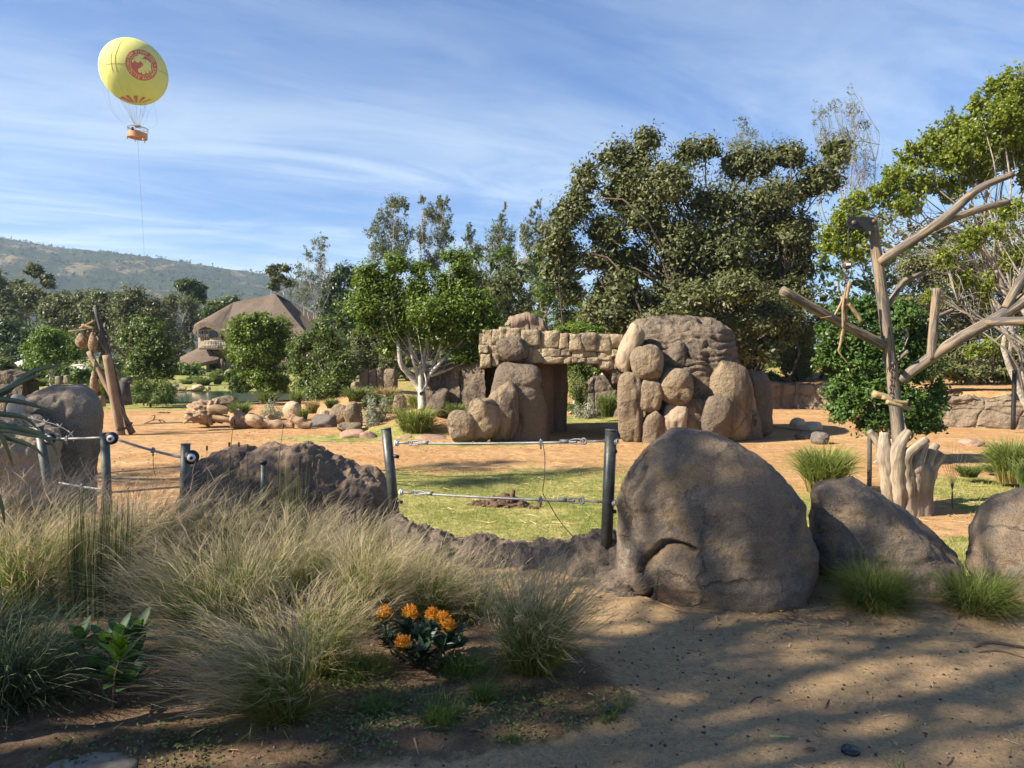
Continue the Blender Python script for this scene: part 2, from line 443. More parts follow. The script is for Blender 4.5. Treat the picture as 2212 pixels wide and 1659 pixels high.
L = dict(
 dark=m_leaf('dark_olive_leaves', (.046,.058,.018), (.170,.175,.066), 0.48, 0.25, 0.26),
 darkg=m_leaf('dark_green_leaves', (.024,.046,.012), (.085,.120,.030), 0.45, 0.25, 0.3),
 bright=m_leaf('bright_green_leaves', (.055,.100,.012), (.18,.245,.034), 0.45, 0.36, 0.28),
 lime=m_leaf('yellow_green_leaves', (.10,.140,.018), (.28,.31,.050), 0.45, 0.40, 0.3),
 mid=m_leaf('mid_green_leaves', (.046,.080,.014), (.150,.195,.042), 0.45, 0.32, 0.32),
 gloss=m_leaf('glossy_fig_leaves', (.028,.066,.012), (.095,.155,.026), 0.42, 0.24, 0.25),
 euc=m_leaf('grey_green_gum_leaves', (.085,.098,.042), (.20,.205,.105), 0.55, 0.3, 0.2),
 olive=m_leaf('olive_shrub_leaves', (.075,.09,.032), (.19,.20,.080), 0.5, 0.3, 0.2),
 silver=m_leaf('silver_shrub_leaves', (.20,.21,.155), (.36,.37,.29), 0.6, 0.25, 0.3),
 brush=m_leaf('dry_brush_leaves', (.075,.085,.035), (.19,.185,.080), 0.6, 0.3, 0.25),
 hillbush=m_leaf('far_scrub_leaves', (.045,.060,.028), (.085,.095,.045), 0.7, 0.1, 0.2),
 protea=m_leaf('protea_leaves', (.018,.042,.020), (.050,.085,.042), 0.38, 0.2, 0.5),
 fresh=m_leaf('sun_painted_shrub_leaves', (.11,.20,.012), (.20,.30,.02), 0.35, 0.45, 0.5),  # bright leaf colour for one shrub tuft, with the sun on it painted in
 aloe=m_leaf('aloe_leaf_skin', (.050,.085,.050), (.085,.12,.070), 0.38, 0.05, 0.5),
)

# ------------------------------------------------------------------ builders: foliage
def leaves(mb, C, N, L_, wid=0.45, rg=None, tint=None, droop=0.0):
    n = len(C); rg = rg or np.random.default_rng(1)
    a = rg.normal(size=(n, 3)); a[:, 2] -= droop
    a = unit(a - N * (a * N).sum(1, keepdims=True)); b = np.cross(N, a)
    L_ = (np.full(n, L_) if np.isscalar(L_) else L_) * rg.uniform(0.65, 1.3, n); w = L_ * wid
    V = np.stack([C - a * L_[:, None] * .5, C + b * w[:, None] * .5 - a * L_[:, None] * .05, C + a * L_[:, None] * .5, C - b * w[:, None] * .5 - a * L_[:, None] * .05], 1).reshape(-1, 3)
    f = np.arange(n * 4).reshape(-1, 4)
    mb.add(V, f, rg.uniform(0, 1, n) if tint is None else tint)
def crown_points(lobes, n, rg, clump, hollow=0.35, per=26, seed=0, twiggy=0):
    """leaf centres and normals in clumps spread through ellipsoid lobes (c, r)"""
    w = np.array([(r[0] * r[2] + r[0] * r[1]) for c, r in lobes]); w = w / w.sum(); Cs, Ns, Ts, K = [], [], [], []
    for (c, r), ww in zip(lobes, w):
        nl = max(8, int(n * ww)); nc = max(3, nl // per)
        dr = unit(rg.normal(size=(nc, 3))); dr[:, 2] = np.where(dr[:, 2] < -0.75, -dr[:, 2], dr[:, 2])
        lump = 0.86 + 0.30 * vnoise(dr * 2.3 + c * 0.37, seed)
        rad = (1 - np.abs(rg.normal(size=nc)) * hollow).clip(0.1, 1.0) * lump
        cc = c + dr * rad[:, None] * r
        rc = clump * np.mean(r) * rg.uniform(0.6, 1.4, nc)
        k = np.repeat(np.arange(nc), per)
        if twiggy:                                  # leaves strung along fine upright twigs instead of in balls
            nt = max(4, nl // twiggy); rt_ = c + rg.normal(size=(nt, 3)) * r * .35 - np.array([0, 0, .35]) * r
            en = c + unit(rg.normal(size=(nt, 3)) + [0, 0, .45]) * r * rg.uniform(.6, 1.35, (nt, 1)); k = np.repeat(np.arange(nt), twiggy); tt = rg.uniform(.15, 1, (len(k), 1)) ** .7
            P = rt_[k] * (1 - tt) + en[k] * tt + rg.normal(size=(len(k), 3)) * np.mean(r) * .085
            Cs.append(P); Ns.append(unit(rg.normal(size=P.shape) + [-.2, -.2, .4])); Ts.append(.5 * rg.uniform(0, 1, nt)[k] + .5 * rg.uniform(0, 1, len(k))); K.append(en); continue
        off = rg.normal(size=(len(k), 3)) * rc[k][:, None] * 0.6; off[:, 2] *= 0.75
        P = cc[k] + off
        N = unit(unit((P - c) / r) * 0.55 + unit(off) * 0.35 + np.array([-.18, -.1, 0.5]) + rg.normal(size=P.shape) * 0.55)
        ct = rg.uniform(0, 1, nc)
        Cs.append(P); Ns.append(N); Ts.append((0.55 * ct[k] + 0.45 * rg.uniform(0, 1, len(k)))); K.append(cc)
    return np.concatenate(Cs), np.concatenate(Ns), np.concatenate(Ts), K
def limb(mb, a, b, r0, r1, rg, bend=0.15, n=8, sides=6):
    a, b = np.asarray(a, float), np.asarray(b, float); ln = np.linalg.norm(b - a)
    m1 = a + (b - a) * .35 + rg.normal(size=3) * ln * bend * .6 + np.array([0, 0, ln * .06]); m2 = a + (b - a) * .7 + rg.normal(size=3) * ln * bend * .6
    p = catmull([a, m1, m2, b], n); tube(mb, p, [r0, r0 * .6 + r1 * .4, r1], sides, cap=False, tint=rg.uniform()); return p
def tree(name, label, cat, d, lobes, base, leafmat, barkmat, n, leaf, trunk=0.15, seed=0, group=None, clump=0.24, per=26,
         hollow=0.35, wid=0.45, droop=0.0, depth=0.85, twigs=6, fork=0.35, stems=1, zmin=None, crown_name='crown', spread=0.5, twiggy=0, core=0.06):
    rg = np.random.default_rng(seed + 1000); n = int(n * .85); leaf = leaf * 1.21
    k = d / F; LB = []
    for lo in lobes:
        u, v, ru, rv = lo[:4]; u += rg.uniform(-.22, .22) * ru; v += rg.uniform(-.18, .22) * rv; sc_ = rg.uniform(.88, 1.25); ru *= sc_; rv *= sc_ * rg.uniform(.85, 1.15); dd = lo[4] if len(lo) > 4 else rg.uniform(-.4, .4) * ru * k
        LB.append((W(u, v, d + dd), np.array([ru * k, ru * k * depth, rv * k])))
    base = np.asarray(base, float)
    o = thing(name, label, cat, base, group)
    C, N, T, K = crown_points(LB, n, rg, clump * 1.25, hollow, per, seed, twiggy)
    nf = len(C); LF = np.full(nf, float(leaf))
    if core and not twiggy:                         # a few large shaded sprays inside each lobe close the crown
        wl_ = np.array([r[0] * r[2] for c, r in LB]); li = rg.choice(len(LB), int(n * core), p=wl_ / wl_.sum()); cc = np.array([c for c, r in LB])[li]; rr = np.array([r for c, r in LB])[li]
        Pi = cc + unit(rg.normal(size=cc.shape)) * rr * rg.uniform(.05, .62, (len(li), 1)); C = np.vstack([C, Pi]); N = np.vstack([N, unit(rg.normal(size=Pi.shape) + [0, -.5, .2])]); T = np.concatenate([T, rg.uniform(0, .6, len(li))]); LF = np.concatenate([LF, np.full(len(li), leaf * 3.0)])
    if zmin is not None:
        keep = C[:, 2] > zmin; C, N, T, LF = C[keep], N[keep], T[keep], LF[keep]
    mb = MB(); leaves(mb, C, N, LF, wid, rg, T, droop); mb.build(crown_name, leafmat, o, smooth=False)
    tb = MB(); cen = np.mean([c for c, r in LB], axis=0); top = max(c[2] for c, r in LB)
    for s_ in range(stems):
        b0 = base + np.array([rg.normal() * trunk * 1.5, rg.normal() * trunk, -0.15]) * (stems > 1) + np.array([0, 0, -0.1])
        fk = base + (cen - base) * np.array([spread, spread, fork * 1.0]) + (rg.normal(size=3) * trunk * 3 if stems > 1 else 0)
        tr = trunk * (1 if stems == 1 else 0.6)
        limb(tb, b0, fk, tr * 1.15, tr * .8, rg, 0.08, 10, 9)
        for i, (c, r) in enumerate(LB):
            if stems > 1 and i % stems != s_: continue
            p = limb(tb, fk, c + np.array([0, 0, r[2] * .2]), tr * .42, tr * .12, rg, 0.16, 9, 6)
            kk = K[i][rg.permutation(len(K[i]))[:twigs]]
            for q in kk: limb(tb, p[rg.integers(3, 8)], q, tr * .14, tr * .04, rg, 0.2, 5, 3)
    tb.build('trunk', barkmat, o)
    return o
def blades(mb, roots, dirs, height, reach, width, seg=5, rg=None, droop=0.35, lean=(0, 0), tint=None, al0=0.0, al1=1.0, curl=1.6, wild=0.0):
    """ribbon blades; dirs = horizontal unit vectors, height / reach arrays"""
    n = len(roots); rg = rg or np.random.default_rng(2)
    t = np.linspace(0, 1, seg + 1)[None, :, None]
    H = np.broadcast_to(np.asarray(height, float), (n,))[:, None, None]; Rr = np.broadcast_to(np.asarray(reach, float), (n,))[:, None, None]
    D = np.concatenate([dirs, np.zeros((n, 1))], 1)[:, None, :]
    Ln = np.concatenate([np.broadcast_to(np.asarray(lean, float), (n, 2)), np.zeros((n, 1))], 1)[:, None, :]
    dr = np.broadcast_to(np.asarray(droop, float), (n,))[:, None, None]
    P = roots[:, None, :] + D * Rr * t ** (curl if np.isscalar(curl) else np.asarray(curl)[:, None, None]) + Ln * t ** 1.8 + np.array([0, 0, 1.0]) * H * (t * (1 + dr * .5) - dr * t ** 2.6)
    if wild: P = P + rg.normal(size=(n, 1, 3)) * wild * t ** 2 + rg.normal(size=(n, seg + 1, 3)) * wild * .12 * t
    sd = unit(np.concatenate([rg.normal(size=(n, 2)), rg.normal(size=(n, 1)) * .2], 1))[:, None, :]
    w = np.broadcast_to(np.asarray(width, float), (n,))[:, None, None] * (1 - t ** 1.5 * 0.88) * .5
    V = np.stack([P - sd * w, P + sd * w], 2).reshape(-1, 3)
    i = np.arange(n)[:, None] * (seg + 1) * 2 + np.arange(seg)[None, :] * 2
    f = np.stack([i, i + 1, i + 3, i + 2], -1).reshape(-1, 4)
    tt = rg.uniform(0, 1, n) if tint is None else np.broadcast_to(tint, (n,))
    al = np.broadcast_to(al0 + (al1 - al0) * t[..., 0][:, :, None], (n, seg + 1, 2)).reshape(-1)
    mb.add(V, f, np.repeat(tt, seg), None, al)
    return P
def ring_dirs(n, rg):
    a = rg.uniform(0, 2 * PI, n); return np.stack([np.cos(a), np.sin(a)], 1)

# ------------------------------------------------------------------ builders: rock
def polyd(px, pz, pts):
    """distance from points to a polyline, in the x-z plane"""
    d = np.full(px.shape, 1e9)
    for (x0, z0), (x1, z1) in zip(pts[:-1], pts[1:]):
        dx, dz = x1 - x0, z1 - z0; t = np.clip(((px - x0) * dx + (pz - z0) * dz) / (dx * dx + dz * dz + 1e-9), 0, 1)
        d = np.minimum(d, np.hypot(px - x0 - t * dx, pz - z0 - t * dz))
    return d
def sil_rock(left, right, d, depth, seed=0, na=96, nr=64, ex=2.6, amp=0.05, freq=1.2, fine=0.012, grooves=(), extra=None, topround=3.0, planes=()):
    L_, Rr = np.array(left, float), np.array(right, float)
    vb = max(L_[:, 1].max(), Rr[:, 1].max()); vt = min(L_[:, 1].min(), Rr[:, 1].min())
    s = np.linspace(0, 1, nr); v = vb + (vt - vb) * (1 - (1 - s) ** 1.35)
    ul = np.interp(-v, -L_[:, 1], L_[:, 0]); ur = np.interp(-v, -Rr[:, 1], Rr[:, 0])
    k = np.ones(7) / 7
    ul = np.convolve(np.pad(ul, 3, 'edge'), k, 'valid'); ur = np.convolve(np.pad(ur, 3, 'edge'), k, 'valid')
    xl = np.array([W(a, b, d)[0] for a, b in zip(ul, v)]); xr = np.array([W(a, b, d)[0] for a, b in zip(ur, v)]); z = np.array([W(0, b, d)[2] for b in v])
    zz = (z - z[0]) / (z[-1] - z[0])
    th_ = math.atan2(float(np.mean(xl + xr)) / 2, d)                              # the rock's broad face looks towards the path
    cx, hw = (xl + xr) / 2, np.maximum((xr - xl) / 2, 0.01) * math.cos(th_); hd = depth / 2 * np.sqrt(np.clip(1 - zz ** topround, 0.0004, 1))
    a = np.linspace(0, 2 * PI, na, endpoint=False)
    c_, s_ = np.cos(a), np.sin(a); k = (np.abs(c_) ** ex + np.abs(s_) ** ex) ** (-1 / ex)
    P = np.stack([cx[:, None] + hw[:, None] * (c_ * k)[None], d + hd[:, None] * (s_ * k)[None], np.broadcast_to(z[:, None], (nr, na))], -1)
    ox, oy = P[..., 0] - cx[:, None], P[..., 1] - d; P[..., 0] = cx[:, None] + ox * math.cos(th_) + oy * math.sin(th_); P[..., 1] = d - ox * math.sin(th_) + oy * math.cos(th_)
    N = grid_normals(P, True)
    if np.mean((N[nr // 2] * (P[nr // 2] - P[nr // 2].mean(0))).sum(-1)) < 0: N = -N
    dd = amp * fbm(P * freq / max(0.3, 1), 4, seed) + fine * fbm(P * 14, 4, seed + 3)
    if extra is not None: dd = dd + extra(P)
    for pts, wdt, dep in grooves:
        q = [(W(u, vv, d)[0], W(u, vv, d)[2]) for u, vv in pts]
        jig = P[..., 0] + 0.02 * fbm(P * 9, 3, seed + 8); jz = P[..., 2] + 0.02 * fbm(P * 9 + 40, 3, seed + 9)
        g = polyd(jig, jz, q); front = N[..., 1] < .1
        dd = dd - np.where(front, dep * np.exp(-(g / wdt) ** 2), 0)
    P = P + N * dd[..., None]
    for pn, off in planes:
        pn = unit(np.array(pn, float)); h = (P @ pn) - off
        P = P - np.where(h > 0, h, 0)[..., None] * pn * 0.85
    mb = MB(); V = P.reshape(-1, 3); f = list(map(tuple, grid_faces(nr, na, True))); t = len(V)
    V = np.vstack([V, P[-1].mean(0) + [0, 0, 0.004]]); f += [((nr-1)*na+j, (nr-1)*na+(j+1) % na, t) for j in range(na)]
    mb.add(V, f); return mb
def ridge_rock(top, d, depth, zb, seed=0, nc=140, na=44, amp=0.05, freq=2.0, fine=0.02, rdg=0.0, pw=0.55, lump=None):
    T = np.array(top, float); u = np.linspace(T[0, 0], T[-1, 0], nc); v = np.interp(u, T[:, 0], T[:, 1])
    dv = np.full(nc, d) if np.isscalar(d) else np.interp(np.linspace(0, 1, nc), np.linspace(0, 1, len(d)), d)
    X = np.array([W(a, b, dq) for a, b, dq in zip(u, v, dv)])
    edge = np.sqrt(np.clip(1 - np.abs(np.linspace(-1, 1, nc)) ** 8, 0, 1)) * .999 + .001
    a = np.linspace(0.0, PI, na)
    hz = (X[:, 2] - zb)
    P = np.stack([np.broadcast_to(X[:, 0][:, None], (nc, na)), dv[:, None] - np.cos(a)[None] * (depth / 2 * edge)[:, None] * (0.6 + .4 * np.minimum(1, hz / max(hz.max(), 1e-3)))[:, None],
                  zb + hz[:, None] * (np.sin(a) ** pw)[None]], -1)
    N = grid_normals(P); N = np.where((N[:, na // 2, 2].mean() < 0), -N, N)
    dd = amp * fbm(P * freq, 4, seed) + fine * fbm(P * 13, 4, seed + 3) + rdg * ridged(P * freq * 2.2, 4, seed + 6)
    P = P + N * dd[..., None]
    return MB().add(P.reshape(-1, 3), grid_faces(nc, na))
def rock_uv(name, label, u, v, ru, rv, d, mat, seed, group=None, cat='rock', sq=2.7, amp=0.22, flat=0.8, depth=0.9, rot=0.0, n=11, fine=0.03, freq=1.4):
    k = d / F; c = W(u, v, d); gz = float(ground_z(np.array([c[0]]), np.array([d]))[0]) - .04; top = c[2] + rv * k
    if c[2] - rv * k > gz: rv = (top - gz) / 2 / k; c[2] = (top + gz) / 2          # reach the ground
    q, f = blob((0, 0, 0), (ru * k, ru * k * depth, rv * k), seed, n, sq, amp, freq, (0, rot, 0), flat, fine)
    # scale so that the outline keeps the wanted size, then sit it a little into the ground
    ex = (q.max(0) - q.min(0)) / 2; q = q * np.array([ru * k / ex[0], 1, rv * k / ex[2]])
    base = np.array([c[0], c[1], c[2] - rv * k])
    o = MB().add(q + c, f).build(name, mat); rebase(o, base)
    return tag(o, label, cat, group)

# ================================================================== THE SETTING
# ---- ground sheet (enclosure floor, pond basin, far ground)
def wall_line(x):      # depth of the back retaining wall on the right-hand side, as a function of x
    return np.interp(x, [8, 14.5, 17.2, 18.5, 21, 30], [60, 43, 41.5, 34, 30.5, 29])
def grass_mask(x, y):
    n1 = fbm(np.stack([x * .30, y * .30, x * 0], -1), 4, 41); n2 = fbm(np.stack([x * 1.3, y * 1.3, x * 0], -1), 3, 42)
    core = sstep(24.5, 15.5, y + np.abs(x - 0.4) * 0.35 + n1 * 4.5)            # the lawn below the near kerb
    core = core * sstep(-5.0, -3.0, x) * sstep(8.0, 5.5, x + n1 * 2)
    right = sstep(7.5, 8.8, x) * sstep(12.6, 13.4, y + n1 * 2) * sstep(18.5, 16.5, y + n1 * 2) * 0.9
    right2 = sstep(5.0, 6.0, x) * sstep(12.6, 11.6, y + n1) * 0.95
    isl = np.exp(-(((x + 5.2) / 3.4) ** 2 + ((y - 26.2) / 1.5) ** 2) ** 2) * 0.9
    isl2 = np.exp(-(((x + 1.3) / 2.4) ** 2 + ((y - 24.2) / 0.5) ** 2) ** 2) * 0.9
    far = sstep(-14, -16, x) * sstep(38, 41, y) * 0.9 + sstep(30.2, 31.5, y) * np.exp(-((x - 3.2) / 2.2) ** 4) * sstep(38, 34, y) * .9
    beyond = sstep(46, 50, y) * .62
    return np.clip(np.maximum.reduce([core, right, right2, isl, isl2, far, beyond]) * (0.85 + 0.3 * n2), 0, 1)
def pond_mask(x, y):
    return np.exp(-(((x + 22) / 9.5) ** 2 + ((y - 55.5) / 7.5) ** 2) ** 3)
def ground_z(x, y):
    z = YARD + 0.05 * fbm(np.stack([x * .25, y * .25, x * 0], -1), 3, 31) + 0.012 * fbm(np.stack([x * 3, y * 3, x * 0], -1), 3, 32)
    z = z - 0.9 * pond_mask(x, y)
    z = z + .85 * np.exp(-(((x + 7.4) / 3.6) ** 2 + ((y - 43.5) / 5) ** 2) ** 2)
    z = z + .85 * np.exp(-((x + 3.3) / 2.0) ** 2 - ((y - 28.8) / 1.9) ** 2)
    z = z + 0.62 * sstep(64, 100, y) * sstep(0, -8, x)
    behind = sstep(0.0, 0.6, y - wall_line(x) - 0.3) * sstep(12.5, 14.5, x)
    z = z + behind * (1.25 + 0.02 * np.clip(y - wall_line(x), 0, 60))
    z = z + sstep(44, 75, y) * sstep(-8, 4, x) * 1.2
    return z
def axis(lo, f0, f1, hi, st, g=1.13):
    a = list(np.arange(f0, f1 + 1e-6, st)); s = st; x = f1
    while x < hi: s *= g; x += s; a.append(x)
    s = st; x = f0
    while x > lo: s *= g; x -= s; a.insert(0, x)
    return np.array(a)
gx, gy = axis(-4000, -13, 13, 4000, .20), axis(-400, 9.5, 32, 4500, .20)
GX, GY = np.meshgrid(gx, gy, indexing='xy')
GZ = ground_z(GX, GY)
gm = grass_mask(GX, GY)
mb = MB().add(np.stack([GX, GY, GZ], -1).reshape(-1, 3), grid_faces(len(gy), len(gx)), al=np.clip(gm.reshape(-1), 0.001, 1))
t = NT('orange_soil_and_lawn', 0.95, 0.15)
n_big, n_mid, n_fine = t.noise(0.35, 5), t.noise(2.2, 6, 0.65), t.noise(22, 6, 0.75)
soil = t.mix(t.ramp(n_big, .35, .65), (.41, .222, .085), (.47, .285, .125))
soil = t.mix(t.ramp(n_mid, .52, .72, 0, .55), soil, (.52, .36, .20))
soil = t.mix(t.ramp(t.noise(0.9, 7, 0.7), .56, .70, 0, .5), soil, (.27, .135, .065))
soil = t.mix(t.ramp(n_fine, .35, .7, 0, .45), soil, (.22, .115, .055))
soil = t.mix(t.ramp(t.noise(1.3, 8, .75, stretch=(.35, 1.6, 1)), .50, .66, 0, .6), soil, (.60, .43, .23))
soil = t.mix(t.ramp(t.noise(5.0, 9, .82), .44, .60, 0, .55), soil, (.30, .165, .075))
soil = t.mix(t.ramp(t.noise(11.0, 8, .8), .53, .66, 0, .6), soil, (.62, .46, .26))
gr = t.mix(t.ramp(t.noise(1.1, 6, .65), .36, .62), (.17, .19, .040), (.38, .325, .115))
gr = t.mix(t.ramp(t.noise(6.0, 9, .8), .42, .60, 0, .6), gr, (.085, .125, .022))
gr = t.mix(t.ramp(t.noise(9.0, 8, .8), .54, .68, 0, .6), gr, (.46, .42, .16))
gmask = t.math('ADD', t.attr('al'), t.math('MULTIPLY', t.math('SUBTRACT', t.noise(3.0, 8, .75), .5), 1.5))
t.color(t.mix(t.ramp(gmask, .36, .62), soil, gr))
bb = t.bump(t.voronoi(2.6, 'SMOOTH_F1'), .5, .10); bb = t.bump(n_mid, .9, .14, bb); bb = t.bump(t.noise(7, 8, .8), .8, .05, bb); t.bump(n_fine, .7, .02, bb)
ground = structure(mb.build('ground', t.m))

# short lawn blades where the lawn is near enough to read
rg = np.random.default_rng(5)
n = 120000
u = rg.uniform(0, 1, n); y = 9.8 + (u ** 1.5) * 13; x = rg.uniform(-4.6, 12.5, n)
keep = rg.uniform(0, 1, n) < np.clip(grass_mask(x, y) * 1.5 - .35 + .5 * fbm(np.stack([x * 1.6, y * 1.6, x * 0], -1), 3, 77), 0, 1); x, y = x[keep], y[keep]
roots = np.stack([x, y, ground_z(x, y) - .01], -1); h = rg.uniform(.03, .075, len(x)) * (1 + 0.5 * (x > 6))
mbg = MB(); blades(mbg, roots, ring_dirs(len(x), rg), h, h * .7, .011, 1, rg, .2, al0=.0, al1=1)
lawn_m = m_grass('lawn_blades', (.15, .19, .03), (.26, .28, .055), (.46, .40, .15), 0.3)
stuff(mbg.build('lawn_grass', lawn_m))['label'] = 'short patchy lawn grass in the elephant yard'
# straw and crumbs lying on the orange soil
n = 5200; x = rg.uniform(-11, 10, n); y = rg.uniform(11, 34, n); cl = fbm(np.stack([x * .5, y * .5, x * 0], -1), 3, 35) > rg.uniform(-.5, .3, n); x, y = x[cl], y[cl]; n = len(x)
mbs = MB(); roots = np.stack([x, y, ground_z(x, y) + .012], -1)
blades(mbs, roots, ring_dirs(n, rg), .012, rg.uniform(.08, .5, n), .02, 1, rg, .2, curl=1.0)
stuff(mbs.build('straw', m_plain('dry_straw', (.55, .40, .20), .9, 0, .3, 30, 0)))['label'] = 'loose straw strewn over the orange soil'
v_, f_ = cubesphere(2); mbs = MB(); n = 420; x = rg.uniform(-11, 9, n); y = rg.uniform(11, 34, n); z = ground_z(x, y)
for i in range(n):
    if grass_mask(x[i:i+1], y[i:i+1])[0] > .3: continue
    r = rg.uniform(.008, .032); mbs.add(v_ * r * rg.uniform(.6, 1.3, 3) + [x[i], y[i], z[i] + r * .3], f_)
stuff(mbs.build('soil_clods', m_plain('soil_clod', (.26, .14, .07), 1, 0, .4, 30, .3)))['label'] = 'small clods of soil scattered over the yard'

# ---- pond
ps = np.linspace(0, 2 * PI, 64, endpoint=False)
pv = np.stack([-22 + np.cos(ps) * 9.8, 55.5 + np.sin(ps) * 7.9, np.full(64, YARD - 0.06)], -1)
t = NT('green_pond_water', 0.04, 0.5); t.color((.012, .060, .055)); t.bump(t.noise(1.5, 3, stretch=(1, 2.5, 1)), .10, .05)
pond = structure(MB().add(np.vstack([pv, [[-22, 55.5, YARD - .06]]]), [[i, (i + 1) % 64, 64] for i in range(64)]).build('pond', t.m))

# ---- foreground shelf: visitors' sandy path and the dark planting bed
def edge_y(x): return np.interp(x, [-12, -5.5, -4, -1.2, 1.2, 2.0, 3.2, 12], [8.6, 8.4, 8.0, 7.3, 6.5, 6.0, 5.75, 5.6])
def bed_mask(x, y):
    pts = np.array([G(a, b)[:2] for a, b in [(-700, 1240), (300, 1200), (800, 1215), (1000, 1280), (1120, 1300), (1230, 1370), (1300, 1450), (1370, 1530), (1300, 1570), (1120, 1615), (900, 1650), (300, 1700), (-700, 1760)]])
    inside = np.zeros(x.shape, bool); dist = np.full(x.shape, 1e9); m = len(pts)
    for i in range(m):
        (x0, y0), (x1, y1) = pts[i], pts[(i + 1) % m]
        c = ((y0 > y) != (y1 > y)) & (x < (x1 - x0) * (y - y0) / (y1 - y0 + 1e-12) + x0); inside ^= c
        dx, dy = x1 - x0, y1 - y0; tt = np.clip(((x - x0) * dx + (y - y0) * dy) / (dx * dx + dy * dy), 0, 1)
        dist = np.minimum(dist, np.hypot(x - x0 - tt * dx, y - y0 - tt * dy))
    return sstep(-.22, .22, np.where(inside, dist, -dist))
def path_z(x, y):
    q = np.stack([x, y, x * 0], -1)
    z = .035 * fbm(q * .6, 3, 51) + .012 * fbm(q * 3.2, 3, 52) + .004 * fbm(q * 17, 3, 53)
    b = bed_mask(x, y); z = z + b * (.05 + .03 * fbm(q * 4, 3, 54) + .012 * fbm(q * 22, 2, 55))
    ub = np.exp(-((y - 4.75) / .28) ** 2) * sstep(1.9, 2.6, x) * .06
    return z + ub
px = np.concatenate([np.arange(-16, -4.4, .25), np.arange(-4.4, 5.0, .04), np.arange(5.0, 16, .25)])
rows = np.concatenate([np.arange(-9, 2.3, .3), np.arange(2.3, 5.4, .038)]); PX, PY = np.meshgrid(px, rows, indexing='xy')
tt = np.concatenate([np.linspace(0.03, 1, 40), np.linspace(1.02, 1.35, 8)])[:, None]
ey = edge_y(px)[None, :]
PX2 = np.broadcast_to(px[None, :], (48, len(px))); PY2 = 5.4 - .038 + (ey - 5.4 + .038) * tt
PX, PY = np.vstack([PX, PX2]), np.vstack([PY, PY2])
PZ = path_z(PX, PY); over = np.clip((PY - edge_y(PX)) / 0.45, 0, None)
PZ = PZ - np.where(PY > edge_y(PX), np.minimum(over * 1.4, 1.9), 0) - 0.05 * sstep(-.5, 0, PY - edge_y(PX))
bm_ = bed_mask(PX, PY)
mb = MB().add(np.stack([PX, PY, PZ], -1).reshape(-1, 3), grid_faces(len(PX), len(px)), al=np.clip(bm_.reshape(-1), .001, 1))
t = NT('sandy_path_and_bed_soil', 0.95, 0.15)
a1, a2, a3, a4 = t.noise(.9, 5), t.noise(7, 6, .7), t.noise(70, 5, .8), t.noise(260, 3, .8)
sand = t.mix(t.ramp(a1, .35, .65), (.50, .34, .172), (.41, .275, .138))
sand = t.mix(t.ramp(a2, .45, .7, 0, .5), sand, (.48, .345, .195))
sand = t.mix(t.ramp(t.noise(22, 8, .8), .42, .62, 0, .45), sand, (.20, .135, .078))
sand = t.mix(t.ramp(a3, .35, .68, 0, .65), sand, (.18, .12, .068))
sand = t.mix(t.ramp(a4, .58, .72, 0, .8), sand, (.56, .47, .35))
bed = t.mix(t.ramp(a2, .35, .65), (.125, .080, .047), (.20, .130, .075))
bed = t.mix(t.ramp(a3, .42, .72, 0, .7), bed, (.042, .027, .018))
bed = t.mix(t.ramp(a4, .60, .70, 0, .7), bed, (.32, .23, .14))
bmk = t.math('ADD', t.attr('al'), t.math('MULTIPLY', t.math('SUBTRACT', t.noise(4.5, 8, .7), .5), 1.1))
t.color(t.mix(t.ramp(bmk, .36, .64), sand, bed))
bb = t.bump(a2, .35, .03); bb = t.bump(a3, .8, .010, bb); t.bump(a4, .6, .003, bb)
path = structure(mb.build('path', t.m))

# gravel, bark crumbs and bits of straw on the shelf
n = 2600; x = rg.uniform(-2.6, 4.2, n); y = 2.5 + rg.uniform(0, 1, n) ** 1.3 * 3.2
v_, f_ = cubesphere(1); mbs = MB(); z = path_z(x, y)
for i in range(n):
    r = rg.uniform(.0025, .0075); mbs.add(v_ * r * rg.uniform(.6, 1.5, 3) + [x[i], y[i], z[i] + r * .4], f_)
stuff(mbs.build('gravel', m_rock('gravel_stone', (.34, .26, .18), (.20, .14, .09), (.10, .07, .05), 30, .5, 200, .2)))['label'] = 'fine gravel scattered over path and bed'
mbs = MB(); n = 2600; x = rg.uniform(-2.6, 4.4, n); y = 2.5 + rg.uniform(0, 1, n) * 2.9
x[:900] = rg.normal(2.1, .55, 900); y[:900] = rg.normal(4.55, .18, 900)
roots = np.stack([x, y, path_z(x, y) + .006], -1); ln = rg.uniform(.015, .09, n); ln[:60] *= 2.2
blades(mbs, roots, ring_dirs(n, rg), .006, ln, rg.uniform(.003, .0065, n), 2, rg, .2, curl=1.1)
stuff(mbs.build('dry_litter', m_leaf('dry_straw_litter', (.30, .19, .09), (.52, .38, .20), .8, .1)))['label'] = 'dry straw and twig litter on the path'
mbs = MB(); n = 420; x = rg.normal(1.9, .55, n); y = rg.normal(4.6, .16, n); x[200:] = rg.uniform(-2.2, 3.6, n - 200); y[200:] = rg.uniform(2.5, 5.0, n - 200)
leaves(mbs, np.stack([x, y, path_z(x, y) + .012], -1), unit(rg.normal(size=(n, 3)) * .4 + [0, 0, 1]), rg.uniform(.02, .06, n), .28, rg)
stuff(mbs.build('fallen_leaves', m_leaf('brown_fallen_leaves', (.14, .075, .045), (.40, .25, .11), .7, .1)))['label'] = 'small brown fallen leaves on the path'

